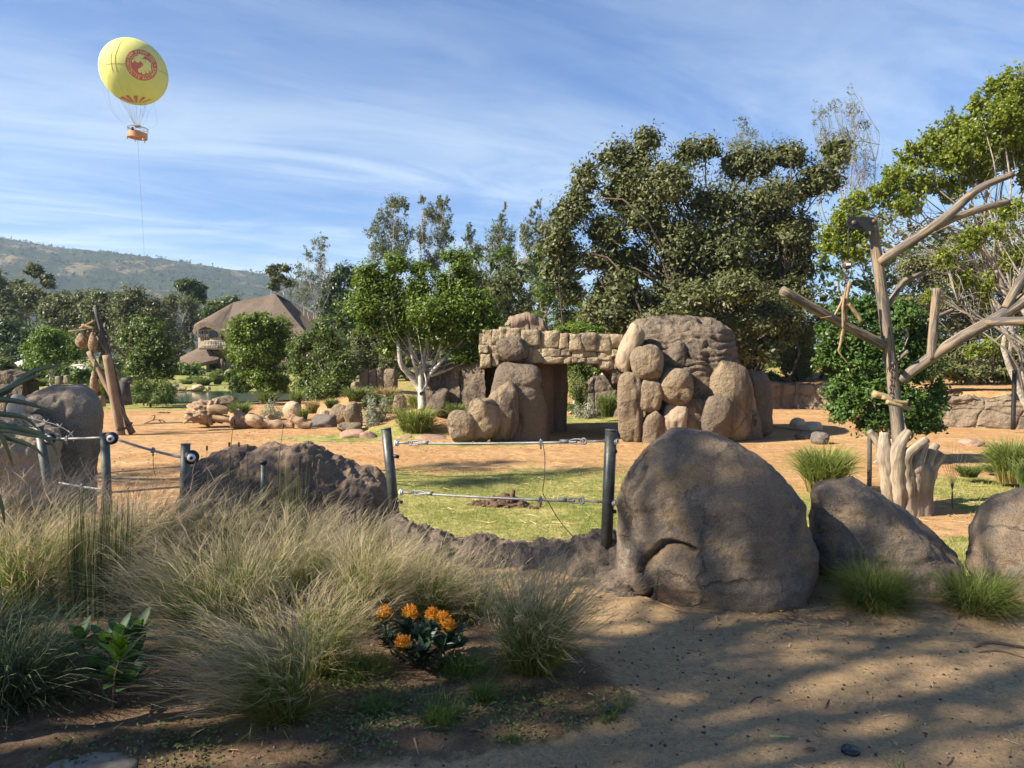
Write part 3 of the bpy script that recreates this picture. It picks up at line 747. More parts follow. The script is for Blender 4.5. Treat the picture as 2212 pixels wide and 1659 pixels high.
mbs = MB(); n = 1500; x = rg.uniform(-2.6, 4.4, n); y = 2.45 + rg.uniform(0, 1, n) ** 1.2 * 3.0; z = path_z(x, y)
for i in range(n):
    r = rg.uniform(.003, .009); mbs.add(v_ * r * rg.uniform(.4, 1.6, 3) * [1, 1, .6] + [x[i], y[i], z[i] + r * .3], f_)
roots = np.stack([x[:420], y[:420], z[:420] + .004], -1); blades(mbs, roots, ring_dirs(420, rg), .006, rg.uniform(.02, .09, 420), .004, 2, rg, .2, curl=1.2, wild=.01)
stuff(mbs.build('bark_crumbs', m_plain('dark_bark_crumb', (.055, .036, .024), .9, 0, .4, 60, .2)))['label'] = 'dark bark crumbs and twig bits on the path'
# creeping weeds in the bed
n = 16000; x = rg.uniform(-2.4, .7, n); y = rg.uniform(2.6, 3.6, n)
dens = fbm(np.stack([x * 3, y * 3, x * 0], -1), 4, 88) + .25 * sstep(-.6, .3, x) - .05
keep = (rg.uniform(-.1, .5, n) < dens) & (bed_mask(x, y) > .45); x, y = x[keep], y[keep]
mbs = MB(); leaves(mbs, np.stack([x, y, path_z(x, y) + rg.uniform(.004, .02, len(x))], -1), unit(rg.normal(size=(len(x), 3)) * .35 + [0, 0, 1]), .019, .6, rg)
stuff(mbs.build('creeping_weeds', m_leaf('weed_leaves', (.065, .095, .022), (.15, .18, .05), .6, .2)))['label'] = 'tiny creeping weeds over the dark bed soil'

# ---- hills
ridge = np.array([(-900, 470), (-400, 490), (-150, 505), (0, 522), (33, 528), (93, 540), (140, 547), (187, 551), (233, 557), (283, 563), (327, 569), (367, 572), (417, 581), (467, 589), (520, 597), (567, 603), (650, 616), (760, 640), (900, 668), (1100, 700), (1600, 735)])
hu = np.linspace(-700, 1400, 300); hv = np.interp(hu, ridge[:, 0], ridge[:, 1]) ; nrow = 70
DR = 2300.0
H = []
for r_ in np.linspace(0, 1.35, nrow):
    dd = 600 + (DR - 600) * r_
    top = np.array([W(a, b, DR)[2] for a, b in zip(hu, hv)])
    x = (hu - CU) / F * dd
    prof = np.sin(np.clip(r_, 0, 1) * PI / 2) ** 3.2 if r_ <= 1 else 1 - (r_ - 1) * .8
    q = np.stack([x / 210, np.full_like(x, dd / 210), x * 0], -1)
    am = np.sin(min(r_, 1.0) * PI) * 1.0
    z = -3 + (top + 3) * prof + am * 26 * ridged(q, 5, 61) * np.clip(top / 250, 0.1, 1) + 5 * fbm(q * 9, 3, 63) * min(1, r_ * 3)
    H.append(np.stack([x, np.full_like(x, dd), z], -1))
H = np.array(H)
t = NT('scrubby_hillside', 1.0, 0.05)
h1, h2, h3 = t.noise(.0045, 6, .6, dist=.5), t.noise(.02, 8, .75), t.noise(.09, 5, .75)
hc = t.mix(t.ramp(h1, .52, .62), (.050, .068, .030), (.30, .225, .12))
hc = t.mix(t.ramp(h2, .47, .60), hc, (.040, .052, .026)); hc = t.mix(t.ramp(h3, .5, .62, 0, .85), hc, (.030, .040, .020))
t.color(hc); bb = t.bump(h2, 1.0, 14); t.bump(h3, 1.0, 7, bb)
hill = structure(MB().add(H.reshape(-1, 3), grid_faces(nrow, len(hu))).build('hill', t.m))
# scrub on the hillside
n = 6500; i = rg.uniform(40, 225, n); j = rg.uniform(6, 51, n)
ii, jj = i.astype(int), j.astype(int); fi, fj = (i - ii)[:, None], (j - jj)[:, None]
P = (H[jj, ii] * (1 - fi) + H[jj, ii + 1] * fi) * (1 - fj) + (H[jj + 1, ii] * (1 - fi) + H[jj + 1, ii + 1] * fi) * fj
keep = fbm(P * np.array([1/130, 1/130, 1/130]), 4, 66) + .12 > rg.uniform(-.25, .35, n); P = P[keep]
nb = len(P); r = rg.uniform(1.8, 6.0, nb)
k = np.repeat(np.arange(nb), 9); C = P[k] + rg.normal(size=(len(k), 3)) * r[k][:, None] * .45 + np.array([0, 0, 1]) * r[k][:, None] * .4
mbs = MB(); leaves(mbs, C, unit(rg.normal(size=C.shape) + [0, -.3, .8]), r[k] * 1.0, .8, rg)
stuff(mbs.build('hill_scrub', L['hillbush'], None, False))['label'] = 'dark scrub covering the far hillside'

# ================================================================== ROCK GATEWAY in the middle of the yard
gate = thing('rock_gateway', 'rockwork gateway of tan stones with a bridge and layered tower', 'rock gateway', (3.6, 26.5, YARD))
D0 = 25.0; kk = D0 / F
def strata(P):
    z = P[..., 2] + .10 * fbm(P * np.array([.8, .8, .3]), 3, 12)
    z = z + .34 * fbm(P * 1.1, 3, 13); lay = np.abs(((z / .25) % 1) - .5) * 2
    up = sstep(1.0, 1.6, P[..., 2] + .25 * fbm(P * .7, 2, 14))
    crk = ridged(P * np.array([2.2, 2.2, .5]), 3, 15)
    rough = .11 * fbm(P * 2.6, 5, 16)
    return up * (-.19 * lay ** 3.5 + .07) * (.5 + .9 * np.abs(fbm(P * 1.0, 2, 19)) * 2) + np.where(crk > .62, -.13 * (crk - .62) / .38, 0) + rough
tw = sil_rock([(1352, 985), (1350, 900), (1350, 800), (1352, 745), (1362, 712), (1382, 696), (1410, 688), (1450, 684)],
              [(1648, 985), (1640, 900), (1612, 830), (1590, 780), (1582, 740), (1578, 716), (1555, 706), (1520, 694), (1480, 685)],
              28.0, 5.4, 3, 190, 120, 3.2, .12, .7, .03, extra=strata, topround=7.0)
tw.build('tower', M['tower_rock'], gate)
def gb(u, v, ru, rv, dfr, mat, seed, sq=3.2, rot=0.0, depth=1.0, amp=.10, flat=.6, ry=None, name='boulder'):
    k = dfr / F; c = W(u, v, dfr); q, f = blob((0, 0, 0), (ru * k, (ry or ru * k * depth), rv * k), seed, 21, sq, amp, 1.2, (0, rot, 0), flat, .022)
    ex = (q.max(0) - q.min(0)) / 2; q = q * np.array([ru * k / ex[0], 1, rv * k / ex[2]]); P = q + c; nn_ = unit(q / np.array([ru * k, ru * k, rv * k]) ** 2)
    P = P + nn_ * (.05 * fbm(P * 2.4, 4, seed + 7) - .10 * np.clip(ridged(P * np.array([1.1, 1.1, .45]), 3, seed + 9) - .55, 0, 1))[:, None]
    return MB().add(P, f).build(name, M[mat], gate)
gb(1362, 752, 30, 56, 25.7, 'wall_rock', 11, 2.6, .34, .9)
gb(1397, 783, 37, 40, 25.3, 'orange_rock', 12, 2.8)
gb(1360, 886, 29, 84, 25.3, 'orange_rock', 13, 3.4)
gb(1404, 855, 26, 36, 25.2, 'orange_rock', 14, 4.0)
gb(1457, 835, 38, 41, 25.2, 'orange_rock', 15, 3.6, .05)
gb(1503, 836, 20, 33, 25.5, 'brown_rock', 16, 3.2)
gb(1411, 928, 29, 44, 25.2, 'orange_rock', 17, 4.0)
gb(1455, 915, 28, 45, 25.15, 'wall_rock', 18, 3.2, .12)
gb(1495, 908, 27, 50, 25.4, 'orange_rock', 19, 4.0)
gb(1572, 872, 51, 98, 25.5, 'orange_rock', 20, 3.0, .06, .8)
gb(1548, 908, 36, 58, 25.0, 'brown_rock', 21, 3.0, .05, .8)
gb(1606, 900, 26, 72, 26.0, 'orange_rock', 22, 3.2, -.1)
gb(1634, 878, 28, 74, 26.8, 'brown_rock', 23, 3.4, -.03, 1.3)
gb(1462, 768, 26, 34, 25.7, 'tower_rock', 24, 3.2)
# bridge: a rough core with courses of stones set into its front and back
TOPB = np.array([(1030, 716), (1090, 709), (1130, 711), (1180, 717), (1240, 721), (1300, 724), (1350, 726)], float)
def under(u): return np.interp(u, [1030, 1075, 1150, 1200, 1260, 1290, 1310, 1325, 1345], [800, 790, 786, 785, 784, 790, 802, 818, 850])
cu = np.linspace(1035, 1362, 90); core = []
for u_ in cu:
    vt, vb = np.interp(u_, TOPB[:, 0], TOPB[:, 1]) + 5, under(u_) - 3
    a, b = W(u_, vt, 26.0), W(u_, vb, 26.0); ring = []
    for s_ in np.linspace(0, 1, 40, endpoint=False):
        an = s_ * 2 * PI; c_, q_ = math.cos(an), math.sin(an); e = (abs(c_) ** 5 + abs(q_) ** 5) ** (-1 / 5)
        ring.append([a[0], 27.4 + 1.42 * c_ * e, (a[2] + b[2]) / 2 + (a[2] - b[2]) / 2 * q_ * e])
    core.append(ring)
core = np.array(core); core[..., 1] += .10 * fbm(core * 2.0, 3, 21); core[..., 2] += .09 * fbm(core * 2.4, 3, 22)
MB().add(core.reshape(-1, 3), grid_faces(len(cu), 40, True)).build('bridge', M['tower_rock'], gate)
rgs = np.random.default_rng(33)
def stone(u0, u1, v0, v1, dfr, seed, mat):
    k = dfr / F; c = W((u0 + u1) / 2, (v0 + v1) / 2, dfr); r = ((u1 - u0) / 2 * k * 1.05, .34 + rgs.uniform(0, .06), (v1 - v0) / 2 * k * 1.05)
    v, f = cubesphere(9); e = rgs.uniform(13, 24); q = v * ((np.abs(v) ** e).sum(1) ** (-1 / e))[:, None] * r
    q = q + unit(v) * (.10 * fbm((q + c) * 2.2, 4, seed))[:, None]
    return MB().add(q + c, f).build('stone', mat, gate)
cols = [1040, 1062, 1078, 1101, 1131, 1171, 1213, 1231, 1258, 1288, 1321, 1342]; sid = 0
for i, (a, b) in enumerate(zip(cols[:-1], cols[1:])):
    vt = np.interp((a + b) / 2, TOPB[:, 0], TOPB[:, 1]); vb = under((a + b) / 2); c1 = vt + 33 + rgs.uniform(-4, 4); c2 = c1 + 17 + rgs.uniform(-3, 3)
    for (s0, s1) in ((vt, c1), (c1, c2), (c2, min(vb - 1, c2 + 26 + rgs.uniform(-3, 5)))):
        sid += 1; js = (0, 3, -4)[sid % 3] + rgs.uniform(-1.5, 1.5); j2 = 0 if i == len(cols) - 2 else js; stone(a + js, b + j2 + rgs.uniform(-.5, .5), s0 + rgs.uniform(-1, 1), s1 + rgs.uniform(-1, 1), 26.24 + rgs.uniform(-.05, .04), 200 + sid, M['bridge_rock'])
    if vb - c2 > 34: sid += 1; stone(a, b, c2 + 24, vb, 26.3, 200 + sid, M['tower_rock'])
# left pillar, its capping boulder, the dark inner wall and the wing wall
sil_rock([(1052, 975), (1054, 930), (1058, 880), (1064, 830), (1070, 800), (1082, 786), (1100, 781)], [(1190, 975), (1184, 930), (1178, 880), (1172, 840), (1172, 815), (1168, 795), (1150, 784), (1120, 781)],
         26.0, 2.3, 7, 110, 80, 4.0, .08, .9, .02, topround=9, grooves=[([(1085, 826), (1130, 834), (1172, 832)], .10, .07)]).build('pillar', M['brown_rock'], gate)
gb(1108, 755, 39, 27, 25.9, 'brown_rock', 31, 2.8, .03, .9, name='cap_boulder')
gb(1084, 890, 37, 69, 24.9, 'orange_rock', 32, 2.5, .06, .8)
gb(1045, 908, 37, 50, 24.6, 'orange_rock', 33, 2.7, -.04, .9)
gb(998, 922, 33, 37, 24.4, 'orange_rock', 34, 2.8, -.05, .9)
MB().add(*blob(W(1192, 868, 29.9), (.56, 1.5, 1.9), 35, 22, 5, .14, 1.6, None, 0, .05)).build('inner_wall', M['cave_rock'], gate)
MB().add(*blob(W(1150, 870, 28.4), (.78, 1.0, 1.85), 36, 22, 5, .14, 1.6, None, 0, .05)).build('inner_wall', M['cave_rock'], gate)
def wallfn(P):
    jx = np.abs(((P[..., 0] + .25 * fbm(P * .9, 2, 71)) / .95) % 1 - .5) * 2; jz = np.abs(((P[..., 2] + .2 * fbm(P * .8, 2, 72)) / .75) % 1 - .5) * 2
    return -.06 * np.maximum(jx ** 16, jz ** 16) + .20 * fbm(P * 1.3, 5, 73)
def rock_wall(top, d0, zb, thick, seed, nz=40, nx=130, lean=.12, fn=wallfn):
    """a standing rockwork wall: front face, rounded top and back; top = (u, v, d)"""
    T = np.array([W(a, b, c) for a, b, c in top]); s = np.linspace(0, len(T) - 1, nx); i0 = np.clip(s.astype(int), 0, len(T) - 2); fr = (s - i0)[:, None]
    B = T[i0] * (1 - fr) + T[i0 + 1] * fr
    B[:, 2] += .10 * fbm(np.stack([B[:, 0] * 1.3, B[:, 1], B[:, 0] * 0], -1), 3, seed)
    tg = unit(np.gradient(B, axis=0)); nr_ = unit(np.stack([tg[:, 1], -tg[:, 0], tg[:, 0] * 0], -1))
    if nr_[:, 1].mean() > 0: nr_ = -nr_
    prof = np.concatenate([np.stack([np.full(nz, 1.0), np.linspace(0, .93, nz)], 1), [[.9, .975], [.6, 1.0], [0, 1.01], [-.6, 1.0], [-.95, .95], [-1, .8], [-1, .4], [-1, 0]]])
    P = []
    for a, h in prof:
        p = B.copy(); p[:, 2] = zb + (B[:, 2] - zb) * h; P.append(p + nr_ * (a * thick / 2 + (1 - h) * lean * np.sign(a))[..., None] if np.ndim(a) else p + nr_ * (a * thick / 2 + (1 - h) * lean * np.sign(a)))
    P = np.array(P); N = grid_normals(P)
    if (N[nz // 2] * nr_).sum(-1).mean() < 0: N = -N
    P = P + N * fn(P)[..., None]
    return MB().add(P.reshape(-1, 3), grid_faces(len(prof), nx))
rock_wall([(925, 800, 29.5), (960, 786, 29), (1010, 780, 28.6), (1066, 778, 28)], 0, YARD - .1, 1.0, 4).build('wing_wall', M['brown_rock'], gate)
rock_uv('boulder', 'squat tan boulder at the foot of the shaded wing wall behind the leafy tree', 953, 858, 20, 20, 28.0, M['brown_rock'], 41, None, 'boulder')
o = rock_wall([(1085, 705, 41), (1105, 686, 41), (1140, 680, 41), (1172, 688, 41), (1192, 716, 41)], 0, -1.0, 2.5, 5, fn=lambda P: wallfn(P) * 1.3).build('rock_outcrop', M['cave_rock'])
rebase(o, (W(1140, 700, 41)[0], 41, -1.0)); tag(o, 'dark brown rock outcrop rising behind the stone bridge', 'rock')
o = rock_wall([(1268, 830, 36), (1278, 814, 36), (1300, 812, 36), (1330, 818, 36), (1352, 822, 36)], 0, YARD - .1, 1.2, 6).build('rock_wall', M['brown_rock'])
rebase(o, (W(1310, 830, 36)[0], 36, YARD)); tag(o, 'low brown rock wall seen through the gateway opening', 'wall')
def wallfn2(P):
    jx = np.abs(((P[..., 0] + .5 * fbm(P * .6, 3, 74)) / 1.15) % 1 - .5) * 2; jz = np.abs(((P[..., 2] + .35 * fbm(P * .5, 3, 75)) / .62) % 1 - .5) * 2
    return -.09 * np.maximum(jx ** 14, jz ** 12) + .13 * fbm(P * 1.3, 4, 76)
o = rock_wall([(1600, 826, 43), (1660, 824, 42), (1720, 826, 42), (1790, 832, 41), (1850, 838, 40), (1900, 842, 37)], 0, YARD - .1, 1.0, 8, fn=wallfn2).build('retaining_wall', M['back_wall'])
rebase(o, (14.5, 42, YARD)); tag(o, 'pale tan cracked retaining wall right of the tower', 'wall')
def wallfn3(P):
    up = sstep(-.55, -.15, P[..., 2] + .2 * fbm(P * .8, 2, 77))
    return wallfn2(P) - up * .20 + up * .28 * ridged(P * np.array([.9, .9, 2.0]), 4, 78)
o = rock_wall([(1990, 848, 32.5), (2052, 853, 31), (2130, 852, 30.5), (2212, 858, 30), (2330, 862, 29)], 0, YARD - .1, 1.0, 9, nz=60, nx=200, fn=wallfn3).build('retaining_wall', M['back_wall'])
rebase(o, (19.5, 30.5, YARD)); tag(o, 'retaining wall with a craggy dark upper band at the right edge', 'wall')

# ---- rocks of the planted island, left of the gateway
isl = [('upright tan boulder beside the silver bush', 764, 897, 22, 29, 28.5, 'orange_rock', 2.6), ('dark flat-topped rock at the end of the driftwood', 697, 913, 30, 18, 30.5, 'grey_rock', 4.5),
 ('small orange rock above the dark flat-topped rock', 733, 887, 22, 15, 32, 'orange_rock', 2.8), ('brown slab rock between the upright boulder and the reddish rocks', 757, 925, 27, 13, 27.4, 'orange_rock', 3.2),
 ('rounded reddish rock at the grassy tip of the planted island', 764, 942, 28, 16, 26.3, 'red_rock', 2.5), ('smaller reddish rock leaning on the rounded reddish rock', 795, 945, 20, 13, 26, 'red_rock', 2.8),
 ('low grey-pink stone beside the left middle fence post', 824, 955, 17, 9, 25.6, 'red_rock', 2.6), ('small brown stone in front of the tall green grass', 874, 949, 16, 10, 25.8, 'red_rock', 2.6),
 ('long flat reddish stone left of the three gateway boulders', 934, 949, 38, 10, 25.8, 'red_rock', 3.0), ('tan stone half hidden behind the tall green grass', 863, 862, 16, 11, 34, 'orange_rock', 2.8),
 ('yellowish boulder in the grasses behind the driftwood', 631, 886, 20, 20, 33.5, 'pale_rock', 2.8), ('low orange rock behind the grass tuft by the pond', 483, 868, 26, 14, 42, 'orange_rock', 2.8),
 ('small orange rock touching the low rock by the pond', 460, 874, 13, 9, 41, 'orange_rock', 2.8), ('small pale stone right of the tawny grass tuft', 702, 892, 14, 8, 33, 'pale_rock', 3),
 ('round tan rock below the row of rock pillars', 771, 838, 13, 14, 41, 'orange_rock', 2.6)]
for i, (lb, u, v, ru, rv, d, mt, sq) in enumerate(isl):
    rock_uv('rock', lb, u, v, ru, rv, d, M[mt], 300 + i, 'rocks of the planted island', 'rock', sq)
for i, (u, ru, vt, nm) in enumerate([(787, 11, 797, 'leftmost squat rock pillar behind the island shrubs'), (806, 9, 796, 'second rock pillar from the left behind the island shrubs'), (822, 9, 792, 'tallest rock pillar with a knobbed top behind the shrubs'), (844, 15, 796, 'widest pale rock pillar, rightmost behind the shrubs')]):
    rock_uv('rock_pillar', nm, u, (vt + 850) / 2, ru, (850 - vt) / 2, 42, M['orange_rock'], 340 + i, 'rock pillars behind the island', 'rock pillar', 4.0, .1, .3)
for i, (lb, u, v, ru, rv, d, mt) in enumerate([('pale rock left of the fig bush by the tan wall', 1722, 918, 17, 15, 29, 'pale_rock'), ('broken pale rock against the fig bush foliage', 1755, 922, 22, 12, 29, 'pale_rock'),
    ('dark rock in front of the pale rocks', 1734, 941, 17, 10, 26, 'grey_rock'), ('dark grey rock under the left edge of the fig bush', 1772, 945, 20, 13, 24.5, 'grey_rock'), ('reddish rock in the shade right of the fig bush', 2098, 960, 26, 13, 24, 'red_rock')]):
    rock_uv('rock', lb, u, v, ru, rv, d, M[mt], 360 + i, 'rocks near the fig bush', 'rock')
for i, (lb, u, v, ru, rv) in enumerate([('largest tan rock on the far bank of the pond', 429, 836, 13, 6), ('flat white rock on the far bank of the pond', 393, 838, 12, 4), ('white rock shaped like a wedge beyond the pond', 380, 833, 7, 5),
    ('long flat rock left of the largest pond rock', 421 - 6, 841, 12, 3), ('small pale rock right of the flat pond rocks', 450, 838, 6, 4), ('pale rock at the pond behind the round dense tree', 590, 838, 7, 5)]):
    rock_uv('pond_rock', lb, u, v, ru, rv, 64, M['pale_rock'], 380 + i, 'rocks around the pond', 'rock')

# ================================================================== THATCHED LODGE
t = NT('grey_brown_thatch', 1.0, 0.05)
th1, th2, th3 = t.noise(.25, 4), t.noise(2.6, 6, .8, stretch=(1.6, 1.6, .5)), t.noise(7, 3, .8, stretch=(1.6, 1.6, .35))
t.color(t.mix(t.ramp(th3, .3, .7, 0, .75), t.mix(t.ramp(th1, .35, .65), (.205, .155, .115), (.255, .198, .15)), (.095, .070, .052)))
bb = t.bump(th2, .8, .3); t.bump(th3, .8, .15, bb); M['thatch'] = t.m
lodge = thing('thatched_lodge', 'two storey lodge with a great peaked thatched roof beyond the pond', 'building', (W(560, 800, 113)[0], 113, -0.6))
def facet_roof(tris, name, thick=.7, sub=3, amp=.16):
    bmx = bmesh.new(); vm = {}
    def vv(p):
        key = tuple(np.round(p, 3));
        if key not in vm: vm[key] = bmx.verts.new(p)
        return vm[key]
    for tri in tris: bmx.faces.new([vv(p) for p in tri])
    bmesh.ops.recalc_face_normals(bmx, faces=bmx.faces[:])
    if sum(f.normal.z * f.calc_area() for f in bmx.faces) < 0: bmesh.ops.reverse_faces(bmx, faces=bmx.faces[:])
    bmesh.ops.subdivide_edges(bmx, edges=bmx.edges[:], cuts=sub, use_grid_fill=True)
    ret = bmesh.ops.extrude_edge_only(bmx, edges=[e for e in bmx.edges if e.is_boundary])
    cen_ = np.mean([v.co[:] for v in bmx.verts], axis=0)
    for e in ret['geom']:
        if isinstance(e, bmesh.types.BMVert): e.co.z -= thick; e.co.x += (cen_[0] - e.co.x) * .03; e.co.y += (cen_[1] - e.co.y) * .03
    bmesh.ops.holes_fill(bmx, edges=[e for e in bmx.edges if e.is_boundary])
    for v in bmx.verts:
        q = np.array(v.co); v.co.z += amp * float(fbm(q * .8, 3, 91)); v.co.x += amp * .6 * float(fbm(q * 1.1, 2, 92))
    vs = np.array([v.co[:] for v in bmx.verts]); bmx.verts.index_update(); fs = [[v.index for v in f.verts] for f in bmx.faces]; bmx.free()
    return MB().add(vs, fs).build(name, M['thatch'], lodge, smooth=False)
A, B = W(504, 653, 117), W(594, 635, 119); B2 = W(600, 637, 124)
E = [W(416, 716, 113), W(419, 707, 111), W(428, 699, 109.5), W(441, 695, 109), W(455, 699, 108.5), W(468, 706, 108.2), W(487, 716, 108)]
E6, E7, E8 = W(580, 724, 106), W(667, 727, 107), W(744, 718, 121); K1, K2 = W(700, 690, 138), W(420, 700, 136)
facet_roof([(A, E[i], E[i+1]) for i in range(6)] + [(A, E[6], B), (B, E[6], E6), (B, E6, E7), (B, E7, B2), (B2, E7, E8), (B2, E8, K1), (B, B2, K1), (B, K1, K2), (A, B, K2), (A, K2, E[0])], 'roof')
ap = [W(440, 745, 110.5), W(470, 742, 110.5)]
ev = [W(388, 772, 112), W(393, 778, 108), W(408, 784, 105.5), W(432, 784, 105), W(452, 780, 105.5), W(472, 775, 106.5)]
facet_roof([(ap[0], ev[i], ev[i+1]) for i in range(4)] + [(ap[0], ev[4], ap[1]), (ap[1], ev[4], ev[5])], 'porch_roof', .5, 3, .1)
facet_roof([(W(600, 768, 110), W(590, 782, 106), W(640, 782, 106)), (W(600, 768, 110), W(640, 782, 106), W(640, 768, 110))], 'porch_roof', .4, 2, .1)
def wallbox(u0, u1, v0, v1, d0, d1, name, mat, parent=lodge):
    a, b = W(u0, v0, d0), W(u1, v1, d0); c = (a + b) / 2; c[1] = (d0 + d1) / 2
    return MB().add(*box(c, (abs(b[0] - a[0]) / 2, abs(d1 - d0) / 2, abs(a[2] - b[2]) / 2))).build(name, mat, parent, smooth=False)
wallbox(427, 488, 697, 752, 110.4, 126, 'wall', M['plaster']); wallbox(487, 660, 716, 806, 111, 128, 'wall', M['plaster'])
wallbox(445, 486, 752, 806, 110.8, 124, 'wall', M['plaster']); wallbox(660, 725, 722, 806, 116, 128, 'wall', M['plaster'])
for (u0, u1, v0, v1) in [(428, 437, 715, 729), (438, 447, 714.5, 724), (452, 468, 714.5, 729), (655, 664, 724, 733), (452, 470, 772, 803), (500, 515, 780, 803), (610, 640, 786, 803)]:
    d = 110.25 if u0 < 480 else 110.85
    w_ = wallbox(u0, u1, v0, v1, d - .06, d + .1, 'window', M['timber']); a, b = W(u0, v0, d), W(u1, v1, d)
    nx_ = max(1, int(round((u1 - u0) / 5)));
    for q in range(nx_):
        s0, s1 = u0 + (u1 - u0) * (q + .10) / nx_, u0 + (u1 - u0) * (q + .90) / nx_
        wallbox(s0, s1, v0 + .8, v1 - .8, d - .09, d - .062, 'pane', M['glass_dark'], w_)
def bar(parent, name, a, b, r, mat, sides=6):
    return tube(MB(), [np.asarray(a), (np.asarray(a) + np.asarray(b)) / 2, np.asarray(b)], r, sides, rough=.12, seed=int(abs(a[0] * 10)) % 50).build(name, mat, parent)
bal = wallbox(430, 487, 752, 755, 106.5, 110.6, 'balcony', M['timber'])
for i, u_ in enumerate(np.linspace(443, 486, 9)):
    tube(MB(), [W(u_, 753, 106.6), W(u_ + (1.5 if i % 2 else -1), 737, 106.6)], .07, 5).build('baluster', M['timber_grey'], bal)
for v_ in (737, 746): tube(MB(), [W(441, v_, 106.6), W(465, v_ - .5, 106.6), W(487, v_, 106.6)], .09, 5, rough=.2).build('railing', M['timber_grey'], bal)
for a, b in [((450, 757, 106.8), (478, 799, 109)), ((462, 757, 106.8), (486, 778, 109)), ((411, 783, 106), (424, 803, 107)), ((480, 775, 106.5), (480, 803, 106.5)), ((425, 781, 106.6), (426, 803, 106.6)), ((405, 781, 107), (405, 803, 107)), ((470, 712, 108.5), (484, 735, 110))]:
    bar(lodge, 'strut', W(*a), W(*b), .22, M['timber'])
for u_ in (432, 436, 441, 446, 449): bar(lodge, 'window_screen_branch', W(u_, 722, 109.9), W(u_ + 3, 737, 109.9), .09, M['timber'])
# ---- tents and sheds at the far left, behind the trees
tent = thing('canopy_tent', 'cream peaked canopy tent at the left edge beyond the rocks', 'tent', (W(30, 808, 88)[0], 88, -.8))
apx = W(50, 776, 88); cs = [W(-60, 806, 84), W(66, 804, 85), W(80, 800, 93), W(-60, 800, 93)]
tv, tf = [], []
ng = 14
for i in range(ng + 1):
    for j in range(ng + 1):
        s_, r_ = i / ng, j / ng
        p = (cs[0] * (1 - s_) + cs[1] * s_) * (1 - r_) + (cs[3] * (1 - s_) + cs[2] * s_) * r_
        h = (1 - abs(s_ - .87) / .87 if s_ < .87 else 1 - (s_ - .87) / .13) * (1 - abs(r_ - .5) * 2); p = p.copy(); p[2] += (apx[2] - cs[0][2]) * max(0, h) ** 1.7; tv.append(p)
MB().add(np.array(tv), grid_faces(ng + 1, ng + 1)).build('canopy', M['canvas'], tent)
for p in cs + [apx]: tube(MB(), [p, [p[0], p[1], -.9]], .09, 6).build('pole', M['timber'], tent)
shed = thing('open_shed', 'dark low shed with a pale roof between the left trees', 'shed', (W(175, 812, 96)[0], 96, -.6))
MB().add(*box(W(176, 806, 97), (1.6, 2, .6))).build('wall', M['timber'], shed, False)
a = W(172, 791, 96); MB().add(np.array([a + [-1.9, -2.4, -.5], a + [1.9, -2.4, -.5], a + [1.9, 2.4, -.5], a + [-1.9, 2.4, -.5], a + [0, 0, .35]]), [[0, 1, 4], [1, 2, 4], [2, 3, 4], [3, 0, 4], [0, 3, 2, 1]]).build('roof', M['canvas'], shed, False)
for i, (u, v, lb) in enumerate([(126, 822, 'grey fence stub left of the white stone block'), (145, 820, 'white stone block on the low far-left wall')]):
    q, f = blob(W(u, v, 70), (.25, .2, .4), 400 + i, 6, 5, .05); o = MB().add(q, f).build('stone_block', M['concrete']); rebase(o, W(u, v + 8, 70)); tag(o, lb, 'stone block')
q = rock_wall([(-40, 806, 46), (0, 806, 46), (30, 802, 46), (52, 808, 46), (66, 820, 46)], 0, YARD - .2, 1.6, 11).build('rock_wall', M['brown_rock']); rebase(q, (W(10, 830, 46)[0], 46, YARD)); tag(q, 'brown rock bank below the cream canopy tent', 'wall')

# ================================================================== TETHERED BALLOON
DB = 240.0; kb = DB / F
bc = W(289.3, 155.3, DB); bal_base = W(297, 299, DB)
balloon = thing('tethered_balloon', 'yellow tethered gas balloon with a round red emblem above the hills', 'balloon', bal_base)
vdir = unit(bc - EYE); bx = unit(np.cross(vdir, [0, 0, 1])); by = np.cross(bx, vdir)
ang = -R(39.0); e1 = bx * math.cos(ang) + by * math.sin(ang); e2 = -bx * math.sin(ang) + by * math.cos(ang)
SA = np.array([68.5 * kb, 65.5 * kb, 67 * kb]); AX = np.stack([e1, e2, vdir])         # rows: ellipsoid axes
v_, f_ = cubesphere(40); MB().add(bc + (v_ * SA) @ AX, f_).build('envelope', None, balloon).data.materials.append(None)
t = NT('yellow_envelope_fabric', .75, .2); nn = t.n.new('ShaderNodeTexBrick'); nn.inputs['Scale'].default_value = 1.0
nn.inputs['Brick Width'].default_value = .9; nn.inputs['Row Height'].default_value = .45; nn.inputs['Mortar Size'].default_value = .05
mpn = t.n.new('ShaderNodeMapping'); mpn.inputs['Rotation'].default_value = (PI / 2, 0, 0); t.l.new(t.pos, mpn.inputs[0]); t.l.new(mpn.outputs[0], nn.inputs[0])
t.color(t.mix(t.ramp(t.noise(.15, 3), .3, .7), (.55, .52, .14), (.62, .58, .18))); t.bump(nn.outputs['Fac'], .25, .08)
M['envelope'] = t.m; M['emblem_red'] = m_plain('emblem_red', (.50, .085, .05), .5, 0, .08, 1, 0); M['emblem_yellow'] = m_plain('emblem_yellow', (.66, .60, .16), .5, 0, .05, 1, 0)
envo = balloon.children[0]; envo.data.materials.clear(); envo.data.materials.append(M['envelope'])
def on_env(u, v, lift=.05):
    rr = unit(ray(u, v)); o = (EYE - bc) @ AX.T / (SA + lift); dd = (rr @ AX.T) / (SA + lift)
    a, b, c = dd @ dd, 2 * o @ dd, o @ o - 1; disc = max(b * b - 4 * a * c, 0); return EYE + rr * ((-b - math.sqrt(disc)) / (2 * a))
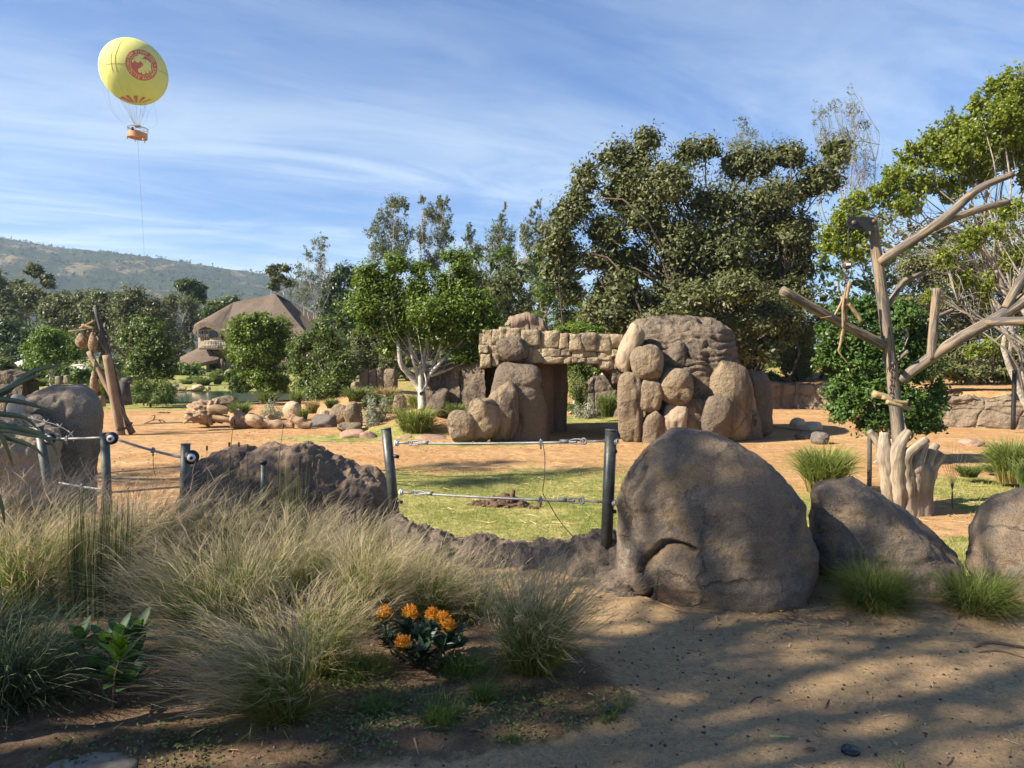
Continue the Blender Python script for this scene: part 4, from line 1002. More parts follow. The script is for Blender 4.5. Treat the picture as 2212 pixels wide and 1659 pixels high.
# emblem: coordinates traced on a 952 grid, (X, Y) -> measuring grid
def em(X, Y): return ((480 + X * 160 / 952) * .54861, (180 + Y * 160 / 952) * .54861)
EC = np.array([456, 452]); ea, eb, et = 405, 335, R(42)           # outer ellipse of the disc
def eell(r, th):
    p = np.array([ea * r * math.cos(th), eb * r * math.sin(th)]); return EC + np.array([p[0] * math.cos(et) - p[1] * math.sin(et), p[0] * math.sin(et) + p[1] * math.cos(et)])
nr_, nt = 22, 72; rows_ = [[on_env(*em(*eell(r, a)), .06) for a in np.linspace(0, 2 * PI, nt, endpoint=False)] for r in np.linspace(.02, 1, nr_)]
MB().add(np.array(rows_).reshape(-1, 3), grid_faces(nr_, nt, True)).build('emblem', M['emblem_red'], balloon)
emb = balloon.children[-1] if balloon.children[-1].name.startswith('emblem') else [c for c in balloon.children if c.name.startswith('emblem')][0]
rows_ = [[on_env(*em(*eell(r, a)), .10) for a in np.linspace(0, 2 * PI, nt, endpoint=False)] for r in (.69, .715)]
MB().add(np.array(rows_).reshape(-1, 3), grid_faces(2, nt, True)).build('emblem_ring', M['emblem_yellow'], emb)
shapes = [[(235, 400), (235, 345), (262, 310), (320, 300), (262, 285), (300, 250), (370, 238), (350, 222), (420, 205), (500, 222), (548, 248), (510, 262), (500, 290), (455, 300), (470, 312), (540, 318), (610, 345), (690, 415), (675, 430), (690, 455), (670, 485), (690, 520), (680, 600), (650, 605), (600, 560), (570, 535), (620, 590), (645, 620), (590, 655), (550, 600), (515, 560), (540, 610), (555, 665), (480, 660), (455, 590), (445, 640), (380, 615), (378, 560), (385, 530), (440, 515), (510, 450), (470, 400), (428, 345), (420, 395), (400, 375), (395, 398), (330, 380), (300, 335), (290, 365), (262, 390)]]
def tri_fill(poly, cell=14):
    poly = np.array(poly, float); x0, y0 = poly.min(0); x1, y1 = poly.max(0); V, Fc = [], []
    def inside(x, y):
        c = False; m = len(poly)
        for i in range(m):
            (ax, ay), (bx_, by_) = poly[i], poly[(i + 1) % m]
            if (ay > y) != (by_ > y) and x < (bx_ - ax) * (y - ay) / (by_ - ay) + ax: c = not c
        return c
    y = y0
    while y < y1:
        x = x0
        while x < x1:
            if inside(x + cell / 2, y + cell / 2):
                k = len(V); V += [(x, y), (x + cell, y), (x + cell, y + cell), (x, y + cell)]; Fc.append([k, k + 1, k + 2, k + 3])
            x += cell
        y += cell
    return V, Fc
for sh in shapes:
    V, Fc = tri_fill(sh, 9); MB().add(np.array([on_env(*em(*p), .10) for p in V]), np.array(Fc)).build('emblem_animals', M['emblem_yellow'], emb)
V, Fc = tri_fill([(535, 358), (560, 352), (575, 372), (548, 372)], 7); eye_m = MB().add(np.array([on_env(*em(*p), .14) for p in V]), np.array(Fc))
eye_m.build('emblem_eye', M['emblem_red'], emb)
def text_arc(s, th0, th1, flip):
    cd = bpy.data.curves.new('txt', 'FONT'); mbx = MB(); n_ = len(s)
    for i, ch in enumerate(s):
        if ch == ' ': continue
        th = th0 + (th1 - th0) * (i / (n_ - 1)); cd.body = ch; cd.align_x = 'CENTER'; cd.align_y = 'CENTER'; cd.size = 80; cd.offset = 1.5
        ob = bpy.data.objects.new('txt', cd); COL.objects.link(ob); dg = bpy.context.evaluated_depsgraph_get(); me = bpy.data.meshes.new_from_object(ob.evaluated_get(dg)); bpy.data.objects.remove(ob)
        if not len(me.vertices): continue
        c = eell(.855, th); rad = eell(.93, th) - eell(.78, th); rad = rad / np.linalg.norm(rad); up = rad if not flip else -rad; rt = np.array([-up[1], up[0]])
        co = np.array([v.co[:] for v in me.vertices]); co[:, 1] -= 0
        P = [on_env(*em(*(c + rt * a * .92 + up * b)), .12) for a, b, _ in co]
        mbx.add(np.array(P), [list(p.vertices) for p in me.polygons]); bpy.data.meshes.remove(me)
    mbx.build('emblem_lettering', M['emblem_yellow'], emb)
text_arc('SAN DIEGO ZOO', R(168), R(296), False)
text_arc('WILDLIFE ALLIANCE', R(140), R(-32), True)
for th in (R(154), R(314)):
    c = eell(.855, th); MB().add(np.array([on_env(*em(*(c + 17 * np.array([math.cos(a), math.sin(a)]))), .12) for a in np.linspace(0, 2 * PI, 10, endpoint=False)]), [list(range(10))]).build('emblem_dot', M['emblem_yellow'], emb)
# seams, and the red rays round the mouth
def zm(X, Y): return ((300 + X * .30144) * .54861, (100 + Y * .30144) * .54861)
for ln in ([(600, 190), (545, 300), (512, 400), (512, 500), (535, 610)], [(340, 522), (450, 502), (560, 497), (650, 500)], [(1075, 590), (1140, 615), (1205, 655)], [(470, 330), (455, 430), (462, 520), (480, 600)]):
    tube(MB(), np.array([on_env(*zm(*p), .03) for p in catmull([(*q, 0) for q in ln], 14)[:, :2]]), .055, 4).build('seam', M['basket'], balloon)
for q in ([(570, 940), (605, 925), (760, 1008), (745, 1010)], [(640, 915), (690, 915), (760, 1005), (742, 1008)], [(748, 918), (806, 920), (797, 1008), (776, 1008)], [(868, 933), (915, 940), (825, 1010), (812, 1010)], [(960, 962), (988, 968), (870, 1012), (850, 1015)], [(560, 955), (575, 945), (720, 1005), (700, 1004)]):
    g = []
    q = np.array(q, float)
    for i in range(7):
        for j in range(4): a = q[0] + (q[3] - q[0]) * i / 6; b = q[1] + (q[2] - q[1]) * i / 6; g.append(on_env(*zm(*(a + (b - a) * j / 3)), .06))
    MB().add(np.array(g), grid_faces(7, 4)).build('red_ray', M['emblem_red'], balloon)
# gondola
gc = W(297, 288, DB); gr_ = 20 * kb; tilt = np.array(Matrix.Rotation(R(4), 3, 'Y'))
def gring(r, dz, n_=28): a = np.linspace(0, 2 * PI, n_ + 1); return gc + np.stack([np.cos(a) * r, np.sin(a) * r, np.full(n_ + 1, dz)], -1) @ tilt.T
gon = MB(); 
for r0, z0, r1, z1 in ((gr_, -1.5, gr_, .1), (gr_ * .62, .1, gr_ * .62, -1.5), (gr_, -1.5, gr_ * .62, -1.5)):
    a_, b_ = gring(r0, z0), gring(r1, z1); gon.add(np.vstack([a_, b_]), grid_faces(2, 29))
gon.build('gondola', m_plain('gondola_panels', (.50, .19, .07), .5, 0, .2, .4, 0), balloon)
tube(MB(), gring(gr_, 1.55), .13, 6, False).build('gondola_rail', M['timber_grey'], balloon); tube(MB(), gring(gr_ * .62, 1.2), .06, 5, False).build('gondola_rail', M['timber_grey'], balloon)
for i in range(0, 28, 2): tube(MB(), [gring(gr_, .1)[i], gring(gr_, 1.55)[i]], .05, 4).build('stanchion', M['timber_grey'], balloon)
for i in range(0, 28, 5): tube(MB(), [gring(gr_ * .95, -1.5)[i], gring(gr_ * .95, -2.1)[i]], .12, 5).build('landing_foot', M['iron'], balloon)
MB().add(*blob(gring(gr_ * .8, .55)[20], (.45, .35, .75), 5, 6)).build('winch_box', M['iron'], balloon)
lr = W(298, 273, DB)
MB().add(*box(lr, (.9, .9, .12))).build('load_ring', M['iron'], balloon)
rl = np.random.default_rng(8)
for i in range(18):
    a = i / 18 * 2 * PI; p = unit(np.array([math.cos(a), -.62, math.sin(a)])); q = bc + (np.array([p[0], p[1], p[2]]) * SA) @ AX
    tube(MB(), [q, lr + [math.cos(a) * .7, math.sin(a) * .7, 0]], .030, 3, False).build('suspension_line', M['timber_grey'], balloon)
for i in range(10):
    a = i / 10 * 2 * PI + .2; p = unit(np.array([math.cos(a), -.25, math.sin(a)])); q = bc + (p * SA) @ AX; g_ = gring(gr_ * 1.0, 1.0)[int(i * 2.8)]
    m_ = (q + g_) / 2 + np.array([np.sign(q[0] - g_[0]) * 2.6, 0, -3.0]); tube(MB(), catmull([q, m_, g_], 10), .022, 3, False).build('mooring_line', M['timber_grey'], balloon)
tube(MB(), catmull([gc - [0, 0, 1.5], W(303, 400, DB), W(314, 600, DB + 4), W(318, 800, DB + 6)], 14), .05, 4).build('tether', M['timber_grey'], balloon)

# ================================================================== TREES
FAR = 'trees beyond the yard'
# far left
tree('gum_tree', 'tall airy gum tree in front of the hill at the left edge', 'tree', 150, [(75, 590, 28, 20), (105, 610, 24, 24), (45, 620, 30, 26), (70, 650, 42, 34), (115, 660, 30, 30), (20, 655, 30, 30)], W(75, 805, 150) * [1, 1, 0] + [0, 0, -.6], L['euc'], M['bark_grey'], 9000, .55, .5, 1, FAR, .22, hollow=.5, wid=.5)
tree('gum_tree', 'pale gum tree cut by the left edge of the picture', 'tree', 140, [(-10, 610, 30, 30), (10, 650, 34, 30), (-20, 690, 40, 40), (25, 700, 34, 34)], W(0, 805, 140) * [1, 1, 0] + [0, 0, -.6], L['euc'], M['bark_grey'], 7000, .55, .5, 2, FAR, .22, hollow=.5)
tree('dark_tree', 'very dark shady tree behind the canopy tent', 'tree', 112, [(15, 735, 50, 45), (-30, 740, 40, 45), (60, 750, 35, 40), (30, 775, 55, 28)], W(15, 808, 112) * [1, 1, 0] + [0, 0, -.6], L['darkg'], M['bark'], 9000, .42, .5, 3, FAR, .25)
tree('broad_tree', 'broad olive tree, left one of the three round crowns before the hill', 'tree', 125, [(140, 668, 42, 40), (110, 690, 34, 36), (165, 700, 40, 44), (130, 735, 45, 40), (180, 650, 26, 26)], W(145, 805, 125) * [1, 1, 0] + [0, 0, -.6], L['dark'], M['bark'], 13000, .42, .5, 4, FAR)
tree('broad_tree', 'middle one of the three round olive crowns before the hill', 'tree', 122, [(220, 650, 40, 32), (205, 685, 40, 36), (250, 690, 36, 40), (225, 730, 52, 44), (190, 740, 34, 34)], W(225, 805, 122) * [1, 1, 0] + [0, 0, -.6], L['dark'], M['bark'], 14000, .42, .5, 5, FAR)
tree('broad_tree', 'largest round olive crown left of the lodge', 'tree', 118, [(290, 640, 34, 28), (270, 665, 36, 34), (320, 665, 36, 36), (340, 700, 36, 44), (295, 710, 44, 48), (355, 745, 40, 46), (310, 760, 48, 40), (380, 770, 22, 30)], W(310, 805, 118) * [1, 1, 0] + [0, 0, -.6], L['dark'], M['bark'], 18000, .40, .6, 6, FAR)
tree('umbrella_tree', 'dark green domed tree rising above the grey thicket', 'tree', 160, [(408, 614, 26, 12), (392, 620, 18, 12), (426, 626, 16, 16), (415, 640, 26, 14), (432, 645, 10, 14)], W(412, 800, 160) * [1, 1, 0] + [0, 0, -.6], L['darkg'], M['bark'], 6000, .50, .4, 7, FAR)
tree('bare_tree', 'grey twiggy half bare tree left of the lodge roof', 'tree', 135, [(375, 650, 28, 26), (405, 665, 30, 32), (365, 690, 28, 34), (410, 705, 26, 34), (390, 735, 32, 34)], W(392, 802, 135) * [1, 1, 0] + [0, 0, -.6], L['euc'], M['bark_grey'], 8000, .42, .35, 8, FAR, .26, hollow=.5, twigs=26, wid=.3)
tree('low_tree', 'rounded pale green tree peeping behind the left slope of the thatch', 'tree', 175, [(470, 665, 28, 18), (500, 650, 22, 14), (445, 690, 22, 20)], W(470, 790, 175) * [1, 1, 0] + [0, 0, -.6], L['mid'], M['bark'], 4000, .6, .4, 9, FAR)
tree('gum_tree', 'small dark gum tree over the peak of the thatch', 'tree', 130, [(592, 585, 14, 10), (612, 580, 16, 10), (604, 600, 22, 14), (588, 618, 18, 14), (622, 610, 16, 16)], W(604, 790, 130) * [1, 1, 0] + [0, 0, -.6], L['dark'], M['bark_pale'], 3500, .42, .3, 10, FAR, .3, hollow=.6)
tree('gum_tree', 'slender pale gum tree leaning right behind the lodge', 'tree', 118, [(705, 512, 12, 8), (690, 528, 16, 16), (668, 550, 14, 18), (690, 570, 20, 24), (650, 580, 16, 24), (675, 610, 28, 28), (655, 640, 26, 28)], W(672, 800, 118) * [1, 1, 0] + [0, 0, -.6], L['euc'], M['bark_pale'], 4600, .30, .16, 11, FAR, .55, twiggy=24, hollow=.7, twigs=16, wid=.3)
tree('dark_tree', 'dense dark green tree right of the thatched peak', 'tree', 138, [(740, 590, 28, 28), (715, 620, 34, 34), (765, 610, 30, 32), (745, 660, 46, 42), (700, 670, 32, 40), (720, 705, 40, 30)], W(735, 800, 138) * [1, 1, 0] + [0, 0, -.5], L['darkg'], M['bark'], 13000, .45, .4, 12, FAR)
def gum(label, cols, d, base_u, seed, nn=9000, stems=3):
    tree('gum_tree', label, 'tree', d, cols, W(base_u, 790, d) * [1, 1, 0] + [0, 0, 0.5], L['euc'], M['bark_pale'], int(nn * 1.15), .27, .15, seed, 'tall gum trees on the skyline', .62, 22, hollow=.8, twiggy=30, twigs=9, wid=.32, droop=.6, stems=stems, fork=.25, depth=.7, spread=.3)
gum('broad tall gum tree, leftmost of the skyline gums', [(855, 442, 26, 14), (832, 462, 20, 20), (874, 455, 14, 12), (815, 495, 20, 26), (850, 500, 26, 28), (880, 500, 18, 30), (830, 545, 30, 28), (870, 555, 26, 30)], 92, 850, 21, 8500)
gum('twin topped gum tree right of the broad skyline gum', [(915, 432, 9, 16), (945, 430, 8, 20), (960, 440, 12, 14), (930, 465, 24, 24), (962, 475, 16, 24), (915, 510, 20, 30), (955, 520, 22, 32), (935, 565, 30, 30)], 95, 935, 22, 8000)
gum('lower gum tree between the twin topped gum and the middle gums', [(1016, 495, 10, 12), (1010, 520, 16, 16), (1030, 545, 20, 20), (990, 560, 20, 22), (1020, 590, 30, 30)], 98, 1012, 23, 4500, 2)
gum('gum tree with one thin spire, middle of the skyline gap', [(1090, 452, 6, 18), (1084, 480, 12, 20), (1072, 510, 20, 24), (1098, 520, 18, 26), (1065, 555, 24, 30), (1095, 570, 28, 34), (1075, 620, 32, 34)], 92, 1082, 24, 8000)
gum('gum tree against the left flank of the big dark tree', [(1160, 440, 10, 16), (1150, 470, 14, 20), (1168, 490, 16, 22), (1140, 515, 18, 26), (1165, 540, 22, 32), (1140, 580, 26, 34), (1165, 620, 26, 34)], 90, 1153, 25, 8000)
tree('bare_tree', 'nearly bare tree with thin twigs above the big dark tree, tallest on the skyline', 'tree', 78, [(1838, 190, 10, 18), (1800, 235, 20, 24), (1765, 250, 18, 26), (1845, 240, 22, 26), (1870, 275, 26, 24), (1825, 290, 34, 26), (1780, 300, 26, 22), (1850, 330, 34, 36), (1870, 380, 26, 40)], W(1835, 790, 78) * [1, 1, 0] + [0, 0, 1.0], L['euc'], M['bark_grey'], 3600, .20, .15, 26, FAR, .5, 14, hollow=.8, twiggy=14, twigs=34, wid=.3, spread=.6, fork=.45)
tree('bare_tree', 'small sparse twiggy top poking above the middle of the big dark tree', 'tree', 75, [(1605, 262, 14, 18), (1612, 295, 26, 22), (1590, 320, 24, 24)], W(1605, 790, 75) * [1, 1, 0] + [0, 0, 1.0], L['euc'], M['bark_grey'], 1200, .20, .12, 27, FAR, .5, 14, twiggy=14, hollow=.8, twigs=30, wid=.3)
# behind the bridge
tree('willowy_tree', 'soft light green feathery tree behind the bridge', 'tree', 58, [(1205, 605, 38, 36), (1180, 645, 44, 44), (1235, 645, 40, 44), (1160, 690, 36, 36), (1215, 690, 46, 40), (1250, 690, 30, 36)], W(1205, 770, 58) * [1, 1, 0] + [0, 0, 0.2], L['mid'], M['bark_grey'], 15000, .17, .22, 31, FAR, .2, hollow=.45, wid=.3)
tree('thicket_tree', 'grey green tree standing between the leafy tree and the willowy tree', 'tree', 66, [(1060, 640, 40, 40), (1100, 620, 36, 40), (1130, 660, 36, 50), (1085, 690, 50, 40), (1030, 600, 36, 40)], W(1090, 780, 66) * [1, 1, 0] + [0, 0, 0.3], L['olive'], M['bark_grey'], 10000, .2, .25, 32, FAR, .22, hollow=.5)
tree('pale_trunk_tree', 'small tree with several pale trunks right of the willowy tree', 'tree', 52, [(1290, 660, 44, 34), (1330, 670, 44, 40), (1270, 700, 36, 30), (1345, 710, 30, 30)], W(1305, 770, 52) * [1, 1, 0] + [0, 0, 0.2], L['mid'], M['bark_pale'], 7000, .16, .14, 33, FAR, .2, hollow=.5, stems=4, fork=.5)
tree('shrub', 'low bright green shrub just above the bridge parapet', 'shrub', 36, [(1240, 712, 40, 14), (1215, 716, 26, 12), (1275, 712, 26, 12)], W(1240, 740, 36), L['bright'], M['bark'], 3500, .10, .05, 34, None, .25)
# the big dark tree
big = [(1330, 340, 48, 40), (1400, 305, 40, 32), (1460, 330, 50, 40), (1395, 350, 50, 44), (1530, 330, 52, 44), (1590, 350, 50, 44), (1660, 340, 56, 44), (1720, 330, 52, 40), (1785, 330, 48, 40), (1820, 370, 30, 44), (1275, 400, 44, 36), (1340, 410, 64, 54), (1440, 410, 70, 60), (1540, 420, 70, 60), (1630, 430, 70, 56), (1700, 420, 60, 50), (1760, 400, 52, 50),
       (1235, 455, 44, 40), (1300, 480, 66, 54), (1390, 500, 74, 58), (1490, 510, 74, 58), (1580, 520, 74, 58), (1660, 510, 66, 54), (1730, 490, 52, 52), (1215, 520, 36, 40), (1260, 560, 50, 46), (1340, 580, 66, 54), (1430, 600, 70, 52), (1530, 610, 70, 52), (1620, 610, 66, 52), (1690, 590, 56, 56), (1240, 620, 30, 36), (1300, 640, 46, 40), (1380, 660, 56, 38), (1470, 670, 60, 36), (1560, 680, 60, 40), (1640, 670, 56, 44), (1290, 690, 40, 30), (1360, 705, 50, 30), (1450, 715, 56, 28), (1545, 720, 56, 28), (1630, 725, 50, 30), (1690, 660, 50, 50), (1740, 600, 50, 60), (1750, 540, 50, 60), (1700, 720, 40, 30)]
rgj = np.random.default_rng(12); big = [(u + rgj.uniform(-24, 24), v + rgj.uniform(-26, 26) * (v > 360), ru * rgj.uniform(.8, 1.2), rv * rgj.uniform(.8, 1.2)) for u, v, ru, rv in big] + [(rgj.uniform(1290, 1720), rgj.uniform(400, 690), rgj.uniform(30, 60), rgj.uniform(30, 55), rgj.uniform(-2.5, 1)) for _ in range(34)] + [(1215, 465, 46, 44), (1200, 530, 44, 46), (1205, 590, 42, 44), (1250, 430, 44, 40), (1225, 640, 36, 36), (1560, 705, 60, 38, -3.5), (1625, 695, 60, 42, -3.5), (1685, 690, 52, 46, -3), (1490, 705, 60, 34, -3.5), (1410, 695, 60, 36, -3), (1335, 680, 55, 40, -2), (1275, 670, 46, 40, -1), (1600, 630, 64, 44, -4), (1500, 640, 64, 44, -4), (1655, 750, 44, 30, -3), (1720, 640, 48, 50, -2)]
tree('big_dark_tree', 'huge dark evergreen tree towering behind the rock tower', 'tree', 44, big, W(1600, 800, 44) * [1, 1, 0] + [0, 0, -.3], L['dark'], M['bark'], 128000, .20, .36, 41, None, .27, 26, hollow=.5, core=.10, wid=.45, depth=1.1, twigs=2, fork=.12, stems=3, spread=.15)
tree('olive_shrub', 'grey olive shrub between the tower and the fig bush', 'shrub', 45, [(1690, 700, 44, 40), (1735, 720, 44, 44), (1660, 740, 38, 40), (1715, 770, 56, 40), (1770, 690, 34, 40), (1780, 770, 34, 40), (1640, 780, 24, 26)], W(1710, 815, 45), L['olive'], M['bark'], 15000, .12, .12, 42, None, .22, hollow=.4, stems=3)
# the tall yellow green tree at right
rt = [(2150, 190, 34, 30), (2195, 200, 36, 40), (2110, 230, 30, 28), (2165, 250, 50, 40), (2215, 260, 40, 50), (2070, 275, 34, 30), (2120, 300, 50, 40), (2185, 320, 56, 46), (2020, 300, 38, 30), (1975, 330, 40, 30), (2040, 340, 48, 34), (2100, 370, 46, 36), (1945, 380, 36, 30), (1990, 390, 40, 34), (2060, 410, 40, 30), (1900, 420, 36, 30), (1855, 440, 34, 30), (1945, 440, 40, 28), (1820, 480, 36, 34), (1870, 500, 36, 30), (1800, 525, 30, 26), (1840, 545, 32, 28), (2230, 380, 30, 36)]
tree('lime_tree', 'tall yellow green tree with bare lower limbs at the right edge', 'tree', 29, rt, W(2250, 860, 29) * [1, 1, 0] + [0, 0, -.2], L['lime'], M['bark_grey'], 52000, .108, .16, 51, None, .3, 20, hollow=.6, wid=.6, twiggy=26, twigs=4, fork=.5, stems=4, spread=.35)
tree('limb_tree', 'smooth grey many limbed tree with sprawling bare branches at the right', 'tree', 27, [(2100, 520, 30, 26), (2150, 500, 30, 30), (2040, 560, 26, 24), (2080, 600, 24, 26), (2190, 560, 30, 30), (2010, 640, 18, 20), (2130, 620, 24, 28), (2180, 450, 26, 30)], W(2230, 900, 27) * [1, 1, 0] + [0, 0, -.4], L['lime'], M['bark_grey'], 8000, .10, .18, 52, None, .4, 14, hollow=.7, wid=.55, twiggy=16, twigs=10, fork=.30, stems=3, spread=.25)
tree('thicket', 'brownish tangled thicket behind the branching log at the right', 'shrub', 38, [(1980, 580, 50, 44), (2050, 570, 54, 50), (2120, 580, 50, 50), (2190, 560, 50, 56), (1960, 660, 50, 50), (2030, 660, 56, 54), (2110, 670, 56, 54), (2190, 660, 50, 56), (2240, 640, 40, 60), (2000, 740, 54, 46), (2080, 750, 54, 44), (2160, 750, 54, 44), (2230, 750, 44, 44), (2010, 800, 50, 30), (2080, 806, 50, 26), (2150, 808, 54, 26), (2225, 808, 50, 26)], W(2090, 835, 38), L['brush'], M['bark_grey'], 30000, .15, .12, 53, None, .26, 24, hollow=.5, wid=.4, stems=6, twigs=8)
tree('shrub', 'yellow green low shrub under the sprawling limbs at the right', 'shrub', 33, [(2140, 745, 30, 26), (2110, 760, 22, 20), (2170, 760, 24, 22), (2200, 740, 20, 24)], W(2140, 800, 33), L['lime'], M['bark'], 2600, .10, .05, 54, None, .26, hollow=.5)
# the thicket behind everything at the skyline's foot, so that no bare ground shows
for i, (u0, u1, vt, dd, lm, lb) in enumerate([(730, 880, 660, 84, 'mid', 'green hedge of trees right of the lodge behind the leafy tree'), (820, 1000, 640, 80, 'olive', 'grey green bank of bushes under the left skyline gums'), (970, 1160, 690, 72, 'darkg', 'dark bushes under the middle skyline gums'), (1250, 1480, 690, 58, 'darkg', 'dark bushes behind the tower top'), (1330, 1900, 600, 60, 'darkg', 'dark shady wood behind the big dark tree'), (1000, 1260, 560, 74, 'mid', 'green wood behind the gum trunks left of the big dark tree'),
        (1955, 2290, 814, 34, 'olive', 'low scrub along the top of the craggy right wall'), (1650, 1900, 806, 46, 'mid', 'low bushes along the top of the pale tan wall'), (1880, 2300, 470, 47, 'olive', 'tall grey green bushes behind the sprawling limbs'),
        (170, 420, 802, 92, 'mid', 'green shrubbery between the leafy upright tree and the lodge'), (-80, 190, 800, 72, 'mid', 'green shrubbery below the canopy tent'),
        (370, 640, 826, 78, 'mid', 'low planting along the far bank of the pond'), (-60, 300, 822, 76, 'olive', 'low shrubs before the canopy tent and shed'),
        (1440, 1760, 730, 56, 'mid', 'green bank of bushes behind the big dark tree trunks'), (1850, 2260, 520, 62, 'mid', 'far green trees behind the thicket at the right')]):
    rgq = np.random.default_rng(600 + i); n_ = 11; lob = []
    for j in range(n_):
        u = u0 + (u1 - u0) * (j + .5) / n_; ru = (u1 - u0) / n_ * 1.15
        for v in np.arange(vt + rgq.uniform(-.5, .8) * ru, max(815, vt + 6), ru * 1.2): lob.append((u + rgq.uniform(-8, 8), v, ru, ru * (.95 if vt < 800 else .6 if vt < 806 else .35)))
    tree('bush_bank', lb, 'bushes', dd, lob, W((u0 + u1) / 2, 815, dd), L[lm], M['bark'], 9000 if vt < 800 else 4500, .0050 * dd, .1, 610 + i, None, .25, 22, stems=5, twigs=2)
# left-hand small trees round the pond
tree('small_tree', 'small bright round tree behind the grey boulder at the left', 'tree', 62, [(95, 730, 36, 26), (75, 755, 34, 30), (125, 745, 38, 32), (110, 775, 46, 28), (160, 765, 30, 30), (85, 790, 30, 20)], W(112, 832, 62) * [1, 1, 0] + [0, 0, -1.2], L['bright'], M['bark_pale'], 9500, .19, .13, 61)
tree('small_tree', 'leafy upright tree right of the log feeder', 'tree', 44, [(310, 705, 34, 26), (285, 725, 32, 32), (340, 725, 34, 34), (300, 760, 40, 36), (350, 765, 38, 36), (320, 800, 44, 36), (365, 800, 22, 30), (285, 800, 30, 36)], W(318, 868, 44) * [1, 1, 0] + [0, 0, -1.2], L['mid'], M['bark_grey'], 14000, .14, .09, 62, None, .22, stems=3, hollow=.42)
tree('reed_shrub', 'shrubs and reeds at the foot of the leafy upright tree', 'shrub', 42, [(290, 840, 26, 24), (325, 842, 30, 26), (360, 845, 30, 26), (305, 862, 30, 16), (350, 864, 34, 16)], W(325, 878, 42) * [1, 1, 0] + [0, 0, -1.2], L['mid'], M['bark'], 7000, .16, .04, 63, None, .26, wid=.16, zmin=-1.2)
tree('round_tree', 'dense round green tree before the lodge with its trunk by the pond', 'tree', 45, [(560, 695, 48, 28), (525, 720, 42, 34), (590, 715, 42, 34), (510, 760, 34, 40), (560, 755, 52, 46), (608, 755, 28, 44), (530, 805, 44, 36), (585, 805, 44, 40), (518, 835, 26, 20), (600, 835, 26, 26)], W(566, 868, 45) * [1, 1, 0] + [0, 0, -1.2], L['bright'], M['bark'], 26000, .135, .17, 64, None, .2, fork=.2)
tree('bushy_tree', 'loose silvery green tree right of the round tree', 'tree', 42, [(690, 720, 34, 26), (660, 750, 36, 30), (715, 755, 40, 36), (640, 790, 32, 34), (690, 800, 50, 38), (740, 800, 34, 40), (650, 835, 36, 30), (700, 845, 50, 30), (750, 845, 30, 28)], W(690, 872, 42) * [1, 1, 0] + [0, 0, -1.2], L['mid'], M['bark_grey'], 21000, .125, .09, 65, None, .22, stems=4, hollow=.42)
tree('small_tree', 'olive brown bushy tree between the silvery tree and the leafy white trunked tree', 'tree', 46, [(780, 730, 36, 34), (815, 745, 36, 36), (775, 775, 34, 30), (830, 785, 36, 30)], W(800, 840, 46) * [1, 1, 0] + [0, 0, -1.2], L['olive'], M['bark'], 9000, .13, .08, 66, None, .22)
# leafy white-trunked tree in the centre: hand placed stems
ct = [(800, 585, 34, 26), (850, 575, 36, 26), (905, 580, 32, 26), (785, 615, 36, 30), (840, 620, 44, 36), (900, 625, 46, 38), (955, 610, 36, 32), (995, 570, 30, 34), (1010, 610, 34, 32), (790, 660, 40, 36), (850, 670, 50, 40), (920, 680, 56, 42), (985, 665, 50, 42), (1040, 660, 40, 40), (805, 705, 36, 32), (860, 720, 44, 32), (940, 730, 50, 32), (1010, 720, 50, 38), (1065, 705, 34, 36), (840, 755, 30, 24), (1000, 765, 40, 24), (1050, 755, 30, 28), (960, 555, 20, 18)]
cb = W(912, 876, 28.0); cb[2] = -.45
o = tree('leafy_tree', 'leafy green tree with white forking trunks left of the gateway', 'tree', 28, ct, cb, L['bright'], M['bark_pale'], 56000, .098, .03, 71, None, .28, 24, hollow=.55, core=.05, wid=.5, twigs=5, fork=.4)
mb = MB(); DT = 28.0; rgt = np.random.default_rng(71)
for pts, r0, r1 in [([(912, 885), (911, 860), (908, 842), (890, 815), (868, 790), (862, 760), (856, 715), (850, 670), (845, 620)], .16, .03), ([(911, 850), (905, 830), (898, 800), (888, 760), (880, 700), (870, 640)], .10, .02), ([(910, 845), (908, 805), (915, 770), (925, 720), (935, 660), (945, 610)], .10, .02),
                    ([(912, 845), (925, 815), (950, 785), (975, 760), (1010, 725), (1040, 690)], .09, .02), ([(922, 820), (940, 780), (950, 750), (970, 700), (990, 640)], .07, .02), ([(870, 795), (850, 760), (835, 720), (815, 670)], .05, .015), ([(930, 812), (965, 800), (1000, 785), (1040, 765)], .06, .015)]:
    tube(mb, catmull([W(u, v, DT + rgt.uniform(-.25, .25)) for u, v in pts], 26), [r0, (r0 + r1) / 2, r1], 8, False, rough=.1)
mb.build('trunk', M['bark_pale'], o)
# the fig bush round the branching log
fg = [(1830, 660, 44, 34), (1880, 670, 50, 40), (1940, 680, 50, 44), (1800, 710, 40, 40), (1855, 725, 52, 46), (1920, 740, 56, 48), (1985, 740, 46, 46), (1795, 770, 34, 44), (1850, 790, 54, 50), (1920, 800, 60, 52), (1990, 800, 48, 50), (2020, 850, 32, 44), (1810, 840, 44, 46), (1870, 860, 56, 48), (1940, 870, 60, 50), (2000, 890, 48, 44), (1820, 890, 36, 36), (1880, 910, 52, 34), (1950, 920, 56, 30), (2015, 925, 32, 24)]
tree('fig_bush', 'dense glossy dark green fig bush behind the branching log', 'bush', 20, fg, W(1905, 985, 20) * [1, 1, 0] + [0, 0, YARD], L['gloss'], M['bark_grey'], 38000, .085, .10, 81, None, .2, 24, hollow=.38, wid=.5, stems=4, fork=.3)
